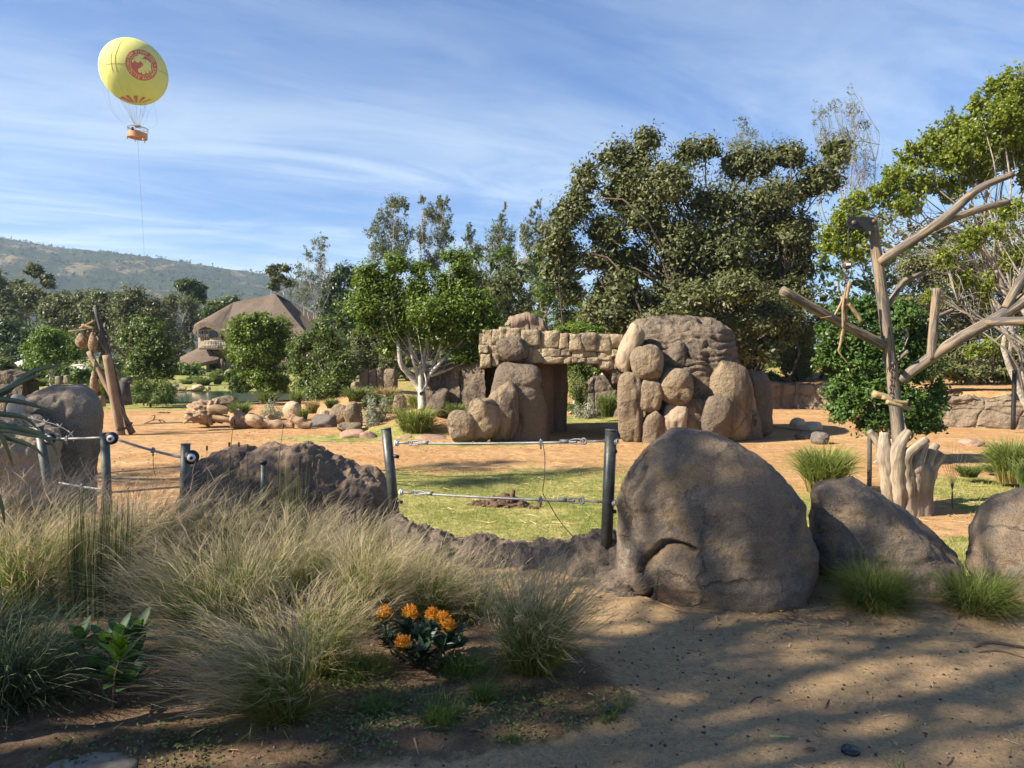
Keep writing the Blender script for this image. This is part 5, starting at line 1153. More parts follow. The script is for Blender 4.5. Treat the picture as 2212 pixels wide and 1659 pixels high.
# trees just outside the frame on the left, which throw the dappled shade
def shade_tree(lb, tx, ty, h, r, n, seed, leaf=.115, lobn=10, lr=(.26, .46)):
    s_ = h / math.tan(SUN_EL); c = np.array([tx + SUN_H[0] * s_, ty + SUN_H[1] * s_, h]); rgq = np.random.default_rng(seed)
    LBs = []
    for _ in range(lobn):
        q = rgq.uniform(-1, 1, 3); q = q / max(1, np.linalg.norm(q)); LBs.append((c + q * np.array([r * .8, r, r * .45]), np.array([1, 1, .6]) * r * rgq.uniform(*lr)))
    base = np.array([c[0] - 1.0, c[1], 0 if c[1] < 8 else YARD]); o = thing('shade_tree', lb, 'tree', base, 'shade trees by the path')
    C, N, T, K = crown_points(LBs, int(n * 1.9), rgq, .42, .6, 16, seed); m_ = MB(); leaves(m_, C, N, leaf, .45, rgq, T); m_.build('crown', L['mid'], o, False)
    tb = MB(); fk = base + (c - base) * np.array([.5, .5, .55]); limb(tb, base - [0, 0, .2], fk, .2, .14, rgq, .06, 10, 9)
    for i, (cc, rr) in enumerate(LBs):
        p = limb(tb, fk, cc, .07, .02, rgq, .14)
        for q in K[i][:4]: limb(tb, p[5], q, .02, .006, rgq, .2, 6, 4)
    tb.build('trunk', M['bark'], o)
shade_tree('nearest shade tree standing left of the path', -2.8, 3.4, 7.0, 2.6, 1250, 901)
shade_tree('second shade tree left of the path, its crown over the grasses', .9, 3.9, 8.5, 2.6, 1900, 902, lobn=12)
shade_tree('third shade tree left of the path, shading the boulders', 3.8, 4.4, 10.0, 2.9, 2100, 903, lobn=15)
shade_tree('fourth shade tree left of the path, its shade on the nearest sand', 2.4, 2.6, 9.0, 2.5, 1500, 906, lobn=11)
shade_tree('shade tree on the yard side throwing shade on the lawn', -1.8, 18.2, 9.0, 1.9, 2600, 904, lobn=8, lr=(.4, .6))
shade_tree('shade tree at the far left of the yard', -8.4, 18.6, 9.0, 2.4, 2600, 905, lr=(.3, .5))
shade_tree('shade tree beside the rocks, shading the dark lumpy rock', -2.2, 7.4, 6.5, 1.5, 2600, 907, lobn=9, lr=(.4, .6))
shade_tree('shade tree left of the grey boulder, its crown over the left rocks', -5.4, 10.0, 8.0, 1.5, 2600, 908, lobn=9, lr=(.4, .6))

# ================================================================== THINGS IN THE YARD
def pole(parent, name, pts, rad, mat, sides=12, n=None, rough=.06, seed=0):
    """pts = (u, v, d); rad in metres"""
    P = catmull([W(*p) for p in pts], n or 6 * len(pts)); return tube(MB(), P, rad, sides, True, .5, rough, seed).build(name, mat, parent)
# ---- log feeder on the left
D = 27.3; q = D / F
feeder = thing('log_feeder', 'leaning peeled logs chained together as a feeder on the left', 'log feeder', W(262, 943, D) * [1, 1, 0] + [0, 0, YARD])
pole(feeder, 'upright_log', [(231, 767, D), (246, 855, D), (262, 947, D)], [9.2 * q, 9.6 * q, 9.6 * q], M['log_tan'], 16, 16, .05, 1)
pole(feeder, 'crossed_log', [(192, 760, D + .6), (232, 835, D + .4), (286, 936, D + .3)], [5.5 * q, 6.8 * q, 7.2 * q], M['log_tan'], 14, 16, .06, 2)
pole(feeder, 'dark_pole', [(205, 664, D + 1.0), (228, 745, D + 1.0), (245, 800, D + 1.0), (268, 905, D + 1.1)], [4.2 * q, 5 * q, 6 * q], M['log_dark'], 12, 14, .04, 3)
pole(feeder, 'crossbar', [(148, 716, D + .9), (197, 712, D + .9), (222, 722, D + 1)], 2.0 * q, M['log_grey'], 8, 8, .04, 4)
pole(feeder, 'stick', [(172, 709, D + .8), (206, 692, D + .8)], 2.4 * q, M['stick'], 8, 6, .08, 5)
pole(feeder, 'stick', [(177, 702, D + .7), (203, 710, D + .7)], 2.8 * q, M['stick'], 8, 6, .08, 6)
pole(feeder, 'brace', [(209, 726, D + .9), (236, 768, D + .9)], 3.2 * q, M['log_grey'], 8, 6, .04, 7)
pole(feeder, 'branch', [(239, 743, D + 1.2), (270, 770, D + 1.2)], [2.4 * q, 2.0 * q], M['log_dark'], 8, 6, .08, 8)
pole(feeder, 'branch', [(252, 818, D + 1.0), (264, 790, D + 1.1), (275, 762, D + 1.2), (283, 713, D + 1.3)], [2.6 * q, 1.6 * q, 1.0 * q], M['log_grey'], 8, 14, .08, 9)
pole(feeder, 'branch', [(222, 707, D + 1), (234, 722, D + 1), (237, 760, D + 1)], [2.0 * q, 1.4 * q], M['log_grey'], 8, 10, .08, 10)
mbk = MB()
for i, t_ in enumerate(np.linspace(0, 1, 16)):
    c = W(254 + 30 * t_, 928 - 14 * t_ + 5 * math.sin(t_ * PI), D - .18 + .3 * t_); mbk.add(*blob(c, (.045, .03, .04), i, 3))
mbk.build('chain', M['rust'], feeder)
def basket(lb, u, v, ru, rv, d, seed, vt):
    o = thing('hanging_basket', lb, 'basket', W(u, v + rv, d), 'baskets hung on the log feeder'); k = d / F
    c = W(u, v, d); n_, m_ = 22, 26; P = []
    for i in range(n_):
        t_ = i / (n_ - 1); r = (math.sin(PI * min(1, .08 + t_ * .92)) ** .6) * (0.55 + .45 * t_) * 1.25 if t_ < .97 else .25
        for j in range(m_):
            a = j / m_ * 2 * PI; w_ = 1 + .07 * ((i + j) % 2) + .12 * float(vnoise(np.array([math.cos(a), math.sin(a), t_ * 3 + seed]), seed))
            P.append(c + np.array([math.cos(a) * ru * k * r * w_, math.sin(a) * ru * k * r * w_, rv * k * (1 - 2 * t_)]))
    MB().add(np.array(P), grid_faces(n_, m_, True)).build('net', M['basket'], o, False)
    tube(MB(), [W(u, vt, d), W(u, v - rv * .9, d)], .02, 5).build('cord', M['basket'], o)
basket('round woven basket hanging leftmost under the feeder crossbar', 177, 736, 12, 17, D + .9, 1, 713)
basket('longer woven basket hanging beside the leaning pole', 201, 741, 9, 23, D + .7, 2, 712)
basket('narrow net basket between the two upper baskets', 191, 728, 5, 15, D + 1.0, 4, 712)
basket('long net of hay hanging low behind the grey boulder', 204, 828, 9, 27, D + .4, 3, 775)
o = thing('cut_log', 'short sawn log standing beside the grey boulder on the left', 'log', W(219, 877, 31)); tube(MB(), [W(219, 878, 31), W(219, 866, 31), W(218, 855, 31)], [9 * 31 / F] * 3, 14, rough=.05).build('bark', M['log_tan'], o)
o = thing('stump', 'dark sawn stump behind the crossed logs', 'stump', W(270, 868, 32)); tube(MB(), [W(270, 875, 32), W(268, 848, 32), W(265, 824, 32)], [.30, .26, .25], 14, rough=.15).build('bark', M['log_dark'], o)
tube(MB(), [W(264, 823, 31.9), W(282, 823, 31.9)], .14, 10, rough=.1).build('side_stub', M['log_dark'], o)
# ---- driftwood
DD = 30.5; kd = DD / F
dw = thing('driftwood_root', 'pale upturned root stump lying left of the grass tuft', 'driftwood', W(445, 912, DD) * [1, 1, 0] + [0, 0, YARD])
q_, f_ = blob(W(440, 890, DD), (34 * kd, .5, 24 * kd), 71, 20, 2.2, .6, 2.6, (0, .25, 0), .5, .10); MB().add(q_, f_, .5, (q_ - W(440, 890, DD)) * [.3, .3, 1]).build('root_mass', M['drift'], dw)
for i, (a, b, r0, r1) in enumerate([((430, 895), (398, 913), .16, .05), ((452, 890), (455, 866), .12, .07), ((455, 885), (493, 888), .24, .14), ((445, 898), (456, 918), .14, .07), ((425, 885), (410, 905), .14, .05), ((462, 880), (470, 862), .08, .05), ((455, 902), (505, 910), .16, .12)]):
    pole(dw, 'root', [(*a, DD - .2), ((a[0] + b[0]) / 2 + 2, (a[1] + b[1]) / 2 - 3, DD - .3), (*b, DD - .25)], [r0, r1], M['drift'], 9, 10, .3, 20 + i)
for i, (lb, a, b, r) in enumerate([('long pale driftwood log lying across the sand', (500, 906), (575, 914), .26), ('driftwood log with a raised broken stub', (568, 915), (635, 918), .16), ('short sawn driftwood log by the dark flat-topped rock', (630, 902), (672, 920), .17)]):
    o = thing('driftwood_log', lb, 'driftwood', W((a[0] + b[0]) / 2, (a[1] + b[1]) / 2 + 6, DD - .5 - .2 * i), 'driftwood logs on the sand')
    pole(o, 'log', [(*a, DD - .5 - .2 * i), ((a[0] + b[0]) / 2, (a[1] + b[1]) / 2 + 1, DD - .5 - .2 * i), (*b, DD - .5 - .2 * i)], [r, r * 1.1, r * .8], M['drift'], 16, 20, .6, 30 + i)
    if i < 2: pole(o, 'stub', [(a[0] + 28 - 8 * i, a[1] + 3, DD - .6), (a[0] + 8 + 2 * i, a[1] - 16 - 2 * i, DD - .6)], [r * .9, r * .7], M['drift'], 10, 7, .2, 40 + i)
    if i == 0: MB().add(*blob(W(548, 908, DD - .7), (.42, .3, .24), 77, 12, 2.4, .3, 1.6, (0, .4, 0), .5)).build('root_mass', M['drift'], o)
o = thing('fallen_branch', 'thin forked dead branch on the sand right of the feeder', 'branch', W(335, 912, 29.5))
for i, p in enumerate([[(310, 915), (328, 908), (345, 906), (357, 912)], [(330, 908), (334, 898), (326, 897)], [(342, 906), (350, 915)]]): pole(o, 'twig', [(*a, 29.5) for a in p], [.04, .02], M['stick'], 6, 10, .1, i)
for i, (u, v, lb) in enumerate([(355, 892, 'smaller dark dung pat on the far sand'), (407, 893, 'dark dung heap near the pale root stump')]):
    mbd = MB()
    for j in range(7): mbd.add(*blob(W(u + rg.normal() * 5, v, 38) + [0, rg.normal() * .1, -.02], (.12, .1, .07), j, 5, amp=.4))
    o = mbd.build('dung_pile', M['dung']); rebase(o, W(u, v + 2, 38)); tag(o, lb, 'dung', 'dung on the sand')
mbd = MB(); rgd = np.random.default_rng(3)
for j in range(70):
    a, r = rgd.uniform(0, 2 * PI), abs(rgd.normal()) * .22; h = max(0, .17 - r * .45) * rgd.uniform(.3, 1)
    mbd.add(*blob(G(1092, 1090, YARD) + [math.cos(a) * r * 1.3, math.sin(a) * r, h], rgd.uniform(.03, .075, 3), j, 4, amp=.5, freq=2))
mbd.add(*blob(G(1092, 1090, YARD), (.40, .30, .10), 5, 14, 2, .5, 2.5, None, 0, .12))
tube(mbd, [G(1092, 1090, YARD) + [.13, 0, .1], G(1092, 1090, YARD) + [.15, 0, .28]], [.05, .03], 7, rough=.5)
o = mbd.build('dung_pile', M['dung']); rebase(o, G(1092, 1090, YARD)); tag(o, 'crumbly brown dung heap on the lawn between the middle posts', 'dung')
o = thing('straw_stick', 'short pale stick on the soil near the island rocks', 'stick', G(905, 976, YARD)); pole(o, 'stem', [(893, 974, 22.7), (922, 976, 22.5)], .03, M['stick'], 6, 5)
o = thing('fallen_pole', 'long pale stick on the sand left of the fig bush', 'stick', W(1705, 925, 28.5)); pole(o, 'stem', [(1655, 921, 29), (1700, 924, 28.6), (1760, 932, 28)], .06, M['stick'], 6, 9)

# ---- branching log with its stump foot on the right
D = 14.2; q = D / F
bl = thing('branching_log', 'tall weathered grey log with bolted branches, like an artificial tree', 'log structure', (W(1945, 1095, D)[0], D, YARD))
def bp(name, pts, r, mat='log_grey', sides=18, seed=0, rough=.045): return pole(bl, name, pts, r, M[mat], sides, None, rough, seed)
bp('upright_log', [(1884, 470, D), (1895, 560, D), (1912, 690, D), (1928, 820, D), (1942, 950, D), (1952, 1090, D)], [9.5 * q, 11.5 * q, 12.5 * q, 13.5 * q, 14 * q], seed=1)
bp('branch_log', [(1689, 627, D - .5), (1790, 684, D - .3), (1908, 745, D - .02)], [10 * q, 10.5 * q, 11 * q], seed=2)
bp('branch_log', [(1898, 568, D - .05), (1970, 520, D - .2), (2045, 468, D - .35), (2111, 410, D - .45), (2188, 376, D - .5)], [10 * q, 10.5 * q, 10 * q, 8 * q, 6.5 * q], seed=3)
bp('branch_log', [(2020, 492, D - .30), (2070, 468, D - .2), (2130, 448, D - .15), (2178, 437, D - .1)], [7.5 * q, 7.5 * q, 6.8 * q], seed=4)
bp('branch_log', [(1918, 662, D + .15), (1938, 628, D + .3), (1953, 607, D + .4), (1998, 589, D + .5)], [6 * q, 6.5 * q, 5.5 * q], seed=5)
bp('branch_log', [(1943, 822, D - .02), (2000, 780, D - .15), (2075, 730, D - .3), (2145, 692, D - .4), (2215, 646, D - .5), (2290, 560, D - .6)], [11 * q, 12 * q, 12 * q, 12 * q], seed=6)
bp('branch_log', [(2133, 695, D - .42), (2180, 694, D - .8), (2290, 692, D - 1.3)], [9 * q, 9 * q, 8 * q], seed=7)
bp('branch_log', [(2172, 665, D - .45), (2192, 630, D - .5), (2215, 590, D - .55), (2250, 520, D - .6)], [9 * q, 9 * q, 8.5 * q], seed=8)
bp('branch_log', [(2011, 778, D - .2), (2017, 700, D - .2), (2024, 623, D - .2)], [9.5 * q, 9 * q, 9 * q], seed=9)
bp('peg', [(2006, 692, D - .1), (2058, 670, D + .1)], [4 * q, 4.4 * q], seed=10, sides=10)
bp('peg', [(1936, 782, D), (1961, 759, D - .25)], [4 * q, 4.4 * q], seed=11, sides=10)
for dy in (-.17, .17):
    A_, B_ = W(1841, 481, D + dy), W(1888, 484, D + dy); vs = []
    for a in np.linspace(PI / 2, 3 * PI / 2, 12): vs.append(A_ + np.array([math.cos(a) * 12 * q, 0, math.sin(a) * 13 * q]))
    vs += [B_ + [0, 0, -16 * q], B_ + [0, 0, 14 * q]]; vs = np.array(vs); n_ = len(vs)
    MB().add(np.vstack([vs + [0, -.02, 0], vs + [0, .02, 0]]), [list(range(n_))] + [list(range(n_, 2 * n_))[::-1]] + [[i, i + n_, (i + 1) % n_ + n_, (i + 1) % n_] for i in range(n_)]).build('pulley_plate', M['iron'], bl, False)
for u_, v_ in ((1845, 481), (1889, 478)): tube(MB(), [W(u_, v_, D - .25), W(u_, v_, D + .25)], .045, 8).build('bolt', M['rust'], bl)
tube(MB(), [W(1833, 492, D), W(1831, 566, D)], .012, 5).build('cable', M['iron'], bl)
ball = thing('hanging_ball', 'dark iron ball with a slot hung from the pulley', 'iron ball', W(1830, 582, D))
MB().add(*blob(W(1830, 572, D), (10 * q,) * 3, 1, 12, 2.0, .0, 1, None, 0, 0)).build('sphere', M['rust'], ball); MB().add(*box(W(1833, 571, D - 9.6 * q), (4 * q, .02, 2.4 * q))).build('slot', M['white'], ball, False)
def chain(parent, a, b, n_, r=.028):
    a, b = np.asarray(a), np.asarray(b)
    for i in range(n_):
        c = a + (b - a) * (i + .5) / n_; ax = unit(b - a); s1 = unit(np.cross(ax, [0, 1, .2] if i % 2 else [1, 0, .2])); l_ = np.linalg.norm(b - a) / n_ * .72
        an = np.linspace(0, 2 * PI, 13); tube(MB(), c + np.cos(an)[:, None] * ax * l_ + np.sin(an)[:, None] * s1 * r * 1.3, r * .42, 5, False).build('chain_link', M['rust'], parent)
chain(ball, W(1830, 581, D), W(1826, 625, D), 7)
sb = thing('hanging_sticks', 'bundle of stripped orange sticks hanging on a chain under the ball', 'sticks', W(1815, 760, D - .25))
for i, (p, r) in enumerate([([(1836, 609), (1828, 650), (1826, 700), (1818, 735), (1811, 758)], [.05, .035, .03]), ([(1819, 640), (1823, 690), (1815, 745), (1812, 760), (1836, 790)], [.045, .03, .012]), ([(1822, 645), (1808, 672), (1797, 690)], [.035, .02]), ([(1832, 657), (1849, 676), (1861, 695)], [.06, .045]), ([(1828, 620), (1821, 660), (1821, 710)], [.03, .03]), ([(1797, 683), (1772, 687)], [.012, .006])]):
    pole(sb, 'stick', [(*a, D - .25 - .04 * i) for a in p], [x_ * .72 for x_ in r], M['stick'], 8, 14, .15, 50 + i)
sb2 = thing('chained_sticks', 'yellow barked sticks chained across the middle of the branching log', 'sticks', W(1928, 885, D - .4))
for i, (p, r) in enumerate([([(1886, 851), (1925, 862), (1968, 886)], [.085, .07, .05]), ([(1905, 858), (1940, 868), (1960, 870)], [.05, .05]), ([(1915, 868), (1950, 878)], [.06, .04])]): pole(sb2, 'stick', [(*a, D - .38 - .05 * i) for a in p], [x_ * .78 for x_ in r], M['yellow_wood'], 9, 12, .2, 60 + i)
tube(MB(), [W(1930, 786, D - .1), W(1930, 786, D - .32)], .05, 8).build('hook', M['iron'], sb2); chain(sb2, W(1931, 790, D - .3), W(1925, 866, D - .42), 9, .034)
# stump foot: a flared trunk whose stubby roots reach upwards
sf = thing('upturned_stump', 'pale upturned stump with stubby upward roots round the log foot', 'stump', (W(1956, 1095, D - .3)[0], D - .3, YARD))
cz = [(1110, 46), (1070, 47), (1030, 50), (1000, 54), (980, 58)]; P = []
for v_, hw in [(1125, 50), (1090, 48), (1060, 48), (1040, 50), (1020, 50), (1006, 46), (996, 38)]:
    c = W(1958, v_, D - .42); a = np.linspace(0, 2 * PI, 40, endpoint=False); fl = 1 + .16 * np.cos(a * 7 + .5) * (1130 - min(v_, 1100)) / 130 + .07 * np.cos(a * 3 + 1) + .05 * np.cos(a * 13)
    P.append(np.stack([c[0] + np.cos(a) * hw * q * fl, c[1] + np.sin(a) * hw * q * 1.0 * fl, np.full(40, c[2])], -1))
P = np.array(P); pp = np.array([catmull(P[:, j], 30) for j in range(40)]).transpose(1, 0, 2)
wc_ = (pp - pp.mean((0, 1))) * [.4, .4, .06]
MB().add(np.vstack([pp.reshape(-1, 3), pp[-1].mean(0)]), list(map(tuple, grid_faces(30, 40, True))) + [(29 * 40 + j, 29 * 40 + (j + 1) % 40, 1200) for j in range(40)], .5, np.vstack([wc_.reshape(-1, 3), [0, 0, 0]])).build('trunk', M['stump'], sf)
for i, (p, r) in enumerate([([(1930, 1110, -.35), (1922, 1050, -.42), (1914, 1005, -.48), (1902, 965, -.5), (1889, 945, -.5), (1877, 931, -.5)], [.17, .17, .13, .085, .065, .055]),
        ([(1928, 1110, -.62), (1921, 1060, -.66), (1915, 1010, -.7), (1911, 970, -.72), (1911, 934, -.7)], [.17, .18, .14, .115, .095]), ([(1944, 1110, -.70), (1940, 1060, -.76), (1936, 1010, -.80), (1939, 975, -.84), (1948, 952, -.84), (1962, 931, -.8)], [.16, .17, .13, .125, .10, .075]),
        ([(1962, 1110, -.70), (1960, 1060, -.76), (1957, 1015, -.82), (1960, 985, -.88), (1976, 968, -.9), (2001, 950, -.86)], [.16, .17, .10, .085, .085, .07]), ([(1978, 1110, -.62), (1976, 1060, -.70), (1976, 1020, -.74), (1984, 985, -.70), (1996, 958, -.6)], [.16, .17, .15, .12, .08]),
        ([(1990, 1110, -.5), (1990, 1060, -.52), (1996, 1015, -.52), (2008, 982, -.52), (2024, 960, -.5)], [.16, .17, .14, .09, .065]), ([(1996, 1110, -.35), (1996, 1060, -.38), (2003, 1025, -.4), (2016, 1000, -.4), (2034, 981, -.4)], [.17, .18, .16, .13, .10]),
        ([(1982, 1090, -.72), (1980, 1040, -.78), (1979, 1015, -.80), (1986, 993, -.80)], [.12, .14, .12, .07]), ([(1940, 1060, .0), (1936, 990, .15), (1928, 948, .2)], [.14, .12, .07])]):
    r = [r[0] * .45, r[1] * .7] + r[2:]
    pole(sf, 'root', [(u, v, D + dd) for u, v, dd in p], r, M['stump'], 18, 30, .22, 80 + i)
o = thing('marker_post', 'thin dark post beside the pale upturned stump', 'post', W(1878, 1046, 15.5)); pole(o, 'stem', [(1879, 935, 15.5), (1878, 1050, 15.5)], 4.6 * 15.5 / F, M['log_dark'], 9, 8, .1)
o = thing('marker_post', 'dark steel post in front of the craggy wall at the right', 'post', W(2180, 925, 28)); pole(o, 'stem', [(2192, 800, 28), (2188, 928, 28)], .08, M['iron'], 9, 6, 0)
o = thing('stake_plant', 'thin dark stemmed sapling on the grass right of the stump', 'sapling', G(2057, 1100, YARD))
for i in range(9): pole(o, 'stem', [(2057, 1100, 13.8), (2057 + (i - 4) * .2, 1055, 13.8), (2057 + (i - 4) * 8, 985 - (4 - abs(i - 4)) * 8, 13.8)], [.005, .002], M['timber'], 5, 8, 0)

# ---- grasses and shrubs in the yard
G_tall = m_grass('tall_yard_grass', (.30, .24, .085), (.14, .20, .035), (.22, .28, .06), .35)
G_tawny = m_grass('tawny_yard_grass', (.16, .17, .05), (.28, .25, .09), (.50, .37, .17), .35)
G_green = m_grass('green_yard_grass', (.07, .11, .025), (.11, .17, .035), (.17, .23, .06), .35)
def clump(lb, u, vb, ru, hv, d, mat, n, seed, width=.022, name='grass_clump', cat='grass clump', group='grass clumps in the yard', droop=.55, z=None, seg=4):
    k = d / F; b = W(u, vb, d); 
    if z is not None: b[2] = z
    rgq = np.random.default_rng(seed); a = ring_dirs(n, rgq); r = np.sqrt(rgq.uniform(0, 1, n)) * ru * k * .38
    roots = np.stack([b[0] + a[:, 0] * r, b[1] + a[:, 1] * r * .8, np.full(n, b[2])], -1); h = hv * k * rgq.uniform(.55, 1.12, n)
    m_ = MB(); blades(m_, roots, unit(a + rgq.normal(size=a.shape) * .6), h, ru * k * rgq.uniform(.15, .85, n), width, seg, rgq, rgq.uniform(.2, droop * 1.6, n))
    o = m_.build(name, mat); rebase(o, b); return tag(o, lb, cat, group)
clump('tall green grass clump behind the fallen island stones', 897, 950, 64, 88, 26.6, G_tall, 900, 1, .035)
clump('tall bright grass clump behind the gap between the big boulders', 1780, 1062, 92, 118, 15.6, G_tall, 1500, 2, .022)
clump('tall grass clump at the right edge beside the stump', 2185, 1042, 76, 112, 16.5, G_tall, 1300, 3, .022)
clump('second grass clump touching the right edge, lower and nearer', 2225, 1060, 46, 80, 15.5, G_green, 600, 33, .02)
clump('small yellow green tuft right of the stump base', 2092, 1030, 44, 32, 17.0, G_green, 500, 4, .02)
clump('green grass tuft beside the pale root stump', 518, 903, 36, 42, 31, G_green, 500, 5, .04)
clump('tawny grass tuft behind the yellowish boulder', 674, 893, 24, 34, 33.5, G_tawny, 400, 6, .04)
clump('green tuft left of the upright tan boulder', 717, 882, 24, 26, 34, G_green, 350, 7, .04)
clump('wispy grass in front of the yellowish boulder', 655, 908, 20, 34, 32, G_green, 260, 8, .03)
clump('tall wispy grass left of the yellowish boulder', 640, 880, 26, 50, 34.5, G_tall, 220, 34, .03)
clump('reedy grass seen through the gateway opening', 1312, 900, 34, 58, 33, G_green, 700, 9, .04)
clump('bluish tuft left of the gateway boulders', 985, 905, 34, 42, 27.5, G_green, 500, 10, .03)
clump('bright grass behind the hanging hay net', 225, 862, 44, 50, 46, G_green, 600, 11, .06)
clump('reeds on the far bank of the pond', 440, 836, 26, 26, 72, G_green, 500, 12, .08)
clump('reeds on the far bank left of the tan pond rock', 405, 832, 22, 16, 74, G_green, 400, 13, .08)
clump('taller reeds before the lodge porch', 470, 830, 18, 30, 73, G_green, 400, 14, .08)
clump('bright weeds below the small bright round tree', 80, 835, 40, 22, 60, G_green, 500, 15, .07)
clump('grass by the trunk of the dense round tree', 580, 872, 36, 34, 44, G_green, 450, 16, .05)
clump('grass patch under the white forking trunks', 905, 885, 40, 40, 31.5, G_tall, 500, 17, .035)
clump('weeds at the right edge of the lower stump', 2140, 1020, 30, 22, 18, G_green, 300, 18, .018)
def bush(lb, u, v, ru, rv, d, mat, n, leaf, seed, wid=.25):
    k = d / F; c = W(u, v, d); rgq = np.random.default_rng(seed); b = W(u, v + rv, d); o = thing('shrub', lb, 'shrub', b, 'shrubs in the yard')
    m_ = MB(); st = MB()
    for i in range(34):
        dr = unit(rgq.normal(size=3) * [1, .9, .6] + [0, 0, .55]); e = b + np.array([0, 0, rv * k * .1]) + dr * np.array([ru * k, ru * k, rv * k * 1.85]) * rgq.uniform(.75, 1.02); p = catmull([b + rgq.normal(size=3) * .06, b * .45 + e * .55 + rgq.normal(size=3) * .08, e], 8); tube(st, p, [.02, .008], 4, False)
        m = n // 34; tpos = rgq.uniform(.25, 1, m); C = np.stack([np.interp(tpos, np.linspace(0, 1, 8), p[:, j]) for j in range(3)], -1) + rgq.normal(size=(m, 3)) * ru * k * .10
        leaves(m_, C, unit(rgq.normal(size=C.shape) + [-.3, -.3, .5]), leaf, wid, rgq)
    m_.build('foliage', mat, o, False); st.build('stems', M['bark_grey'], o); return o
clump('grass between the rock pillars and the tan rock', 770, 868, 40, 40, 38.5, G_green, 500, 41, .045)
clump('tawny grass below the widest rock pillar', 838, 866, 40, 36, 38.5, G_tawny, 500, 42, .045)
bush('mid green shrub hiding the feet of the rock pillars', 815, 852, 44, 22, 40, L['mid'], 2600, .14, 43, .4)
bush('silver grey bush beside the upright tan boulder', 812, 893, 36, 56, 28, L['silver'], 5200, .11, 1)
bush('silvery wispy shrub behind the driftwood logs', 590, 884, 34, 32, 34, L['silver'], 2600, .11, 2)
bush('silver shrub seen through the gateway opening', 1262, 880, 30, 26, 34.5, L['silver'], 2200, .12, 3)
bush('dark green shrub seen through the gateway opening', 1255, 838, 34, 44, 37, L['mid'], 3200, .12, 4, .4)
bush('dark spiky shrub under the rock pillars', 800, 862, 22, 20, 37, L['darkg'], 1500, .14, 5)
bush('green weeds on the ground left of the white trunked tree', 852, 858, 24, 22, 36, L['mid'], 1600, .10, 6, .4)
tree('small_tree', 'pale trunked small tree seen through the gateway opening', 'tree', 38, [(1250, 800, 40, 26), (1300, 795, 36, 20), (1230, 780, 30, 20)], W(1234, 900, 38) * [1, 1, 0] + [0, 0, YARD], L['mid'], M['bark_pale'], 5000, .12, .10, 96, None, .25)

# ================================================================== FENCE
fen = {}
def fence_post(lb, top, bot, d, r, mat='post', name='fence_post'):
    b = W(*bot, d); o = thing(name, lb, 'fence post', b, 'cable fence posts'); P = np.array([W(*bot, d), (W(*bot, d) + W(*top, d)) / 2, W(*top, d)])
    tube(MB(), P, r, 18).build('tube', M[mat], o); c, ax = P[-1], unit(P[-1] - P[0]); tube(MB(), [c - ax * .004, c + ax * .006], r * 1.04, 18).build('cap', M['post_light'], o); return o
def insulator(parent, p, side, r=.028, arm=.05):
    """bolt, black bracket and white disc on a post; side = unit vector along the cable"""
    side = unit(side); p = np.asarray(p)
    tube(MB(), [p, p + side * arm], .009, 8).build('bolt', M['iron'], parent)
    for k_, rr in ((.55, r), (.8, r * .7)): tube(MB(), [p + side * (arm * k_ - .008), p + side * (arm * k_ + .006)], rr, 16).build('insulator', M['white'], parent)
PL, PR = 6.75, 5.65
pl = fence_post('middle post left of the cable gap, leaning left', (834, 926), (858, 1160), PL, .044)
pr = fence_post('upright dark post against the biggest boulder', (1320, 929), (1307, 1245), PR, .044)
p4 = fence_post('short round topped post left of the dark lumpy rock', (401, 960), (397, 1130), 6.6, .040, 'post_light')
p2 = fence_post('post with a slanted top second from the left edge', (226, 936), (234, 1130), 7.4, .042, 'post_light')
p1 = fence_post('leaning post by the cracked rock at the far left', (84, 922), (118, 1140), 7.6, .042, 'post_light')
sp = fence_post('thin stake with a ribbed cap in front of the dark lumpy rock', (569, 1000), (568, 1150), 6.2, .021, 'post_light', 'sprinkler_stake')
tube(MB(), [W(569, 1002, 6.2), W(569, 995, 6.2)], .030, 14).build('ribbed_cap', M['iron'], sp)
def cable(lb, a, b, parentA, parentB, eyes=True, sag=.01, wire=.0095, clamp_at=.7):
    a, b = np.asarray(a), np.asarray(b); o = thing('wire_rope', lb, 'cable', (a + b) / 2, 'cables of the fence'); dx = unit(b - a); ln = np.linalg.norm(b - a)
    def at(t_): return a + (b - a) * t_ - np.array([0, 0, 1]) * sag * 4 * t_ * (1 - t_)
    e = .24 / ln if eyes else 0
    tube(MB(), np.array([at(t_) for t_ in np.linspace(e, 1 - e, 24)]), wire, 8, False).build('rope', M['steel'], o)
    if eyes:
        for s0, sg in ((0, 1), (1, -1)):
            p = at(s0); q0 = p + dx * sg * .05; q1 = p + dx * sg * .16
            tube(MB(), [q0 - dx * sg * .05, q1], .0085, 8).build('eye_bolt', M['steel'], o)
            an = np.linspace(0, 2 * PI, 17); up = np.array([0, 0, 1.0])
            tube(MB(), q1 + dx * sg * .02 + np.cos(an)[:, None] * dx * .022 + np.sin(an)[:, None] * up * .022, .0075, 6, False).build('eye', M['steel'], o)
            c = q1 + dx * sg * .08; loop = [c + dx * sg * .075, c + dx * sg * .02 + up * .017, c - dx * sg * .045 + up * .013, c - dx * sg * .06, c - dx * sg * .045 - up * .013, c + dx * sg * .02 - up * .017, c + dx * sg * .075]
            tube(MB(), catmull(loop, 24), .0068, 6, False).build('thimble', M['steel'], o)
            tube(MB(), [c + dx * sg * .07, c + dx * sg * .14], .017, 12).build('ferrule', M['steel'], o)
    p = at(clamp_at); MB().add(*box(p, (.012, .02, .02))).build('clamp', M['steel'], o, False); tube(MB(), [p + [0, 0, .03], p - [0, 0, .05]], .007, 6).build('clamp_bolt', M['steel'], o)
    return o
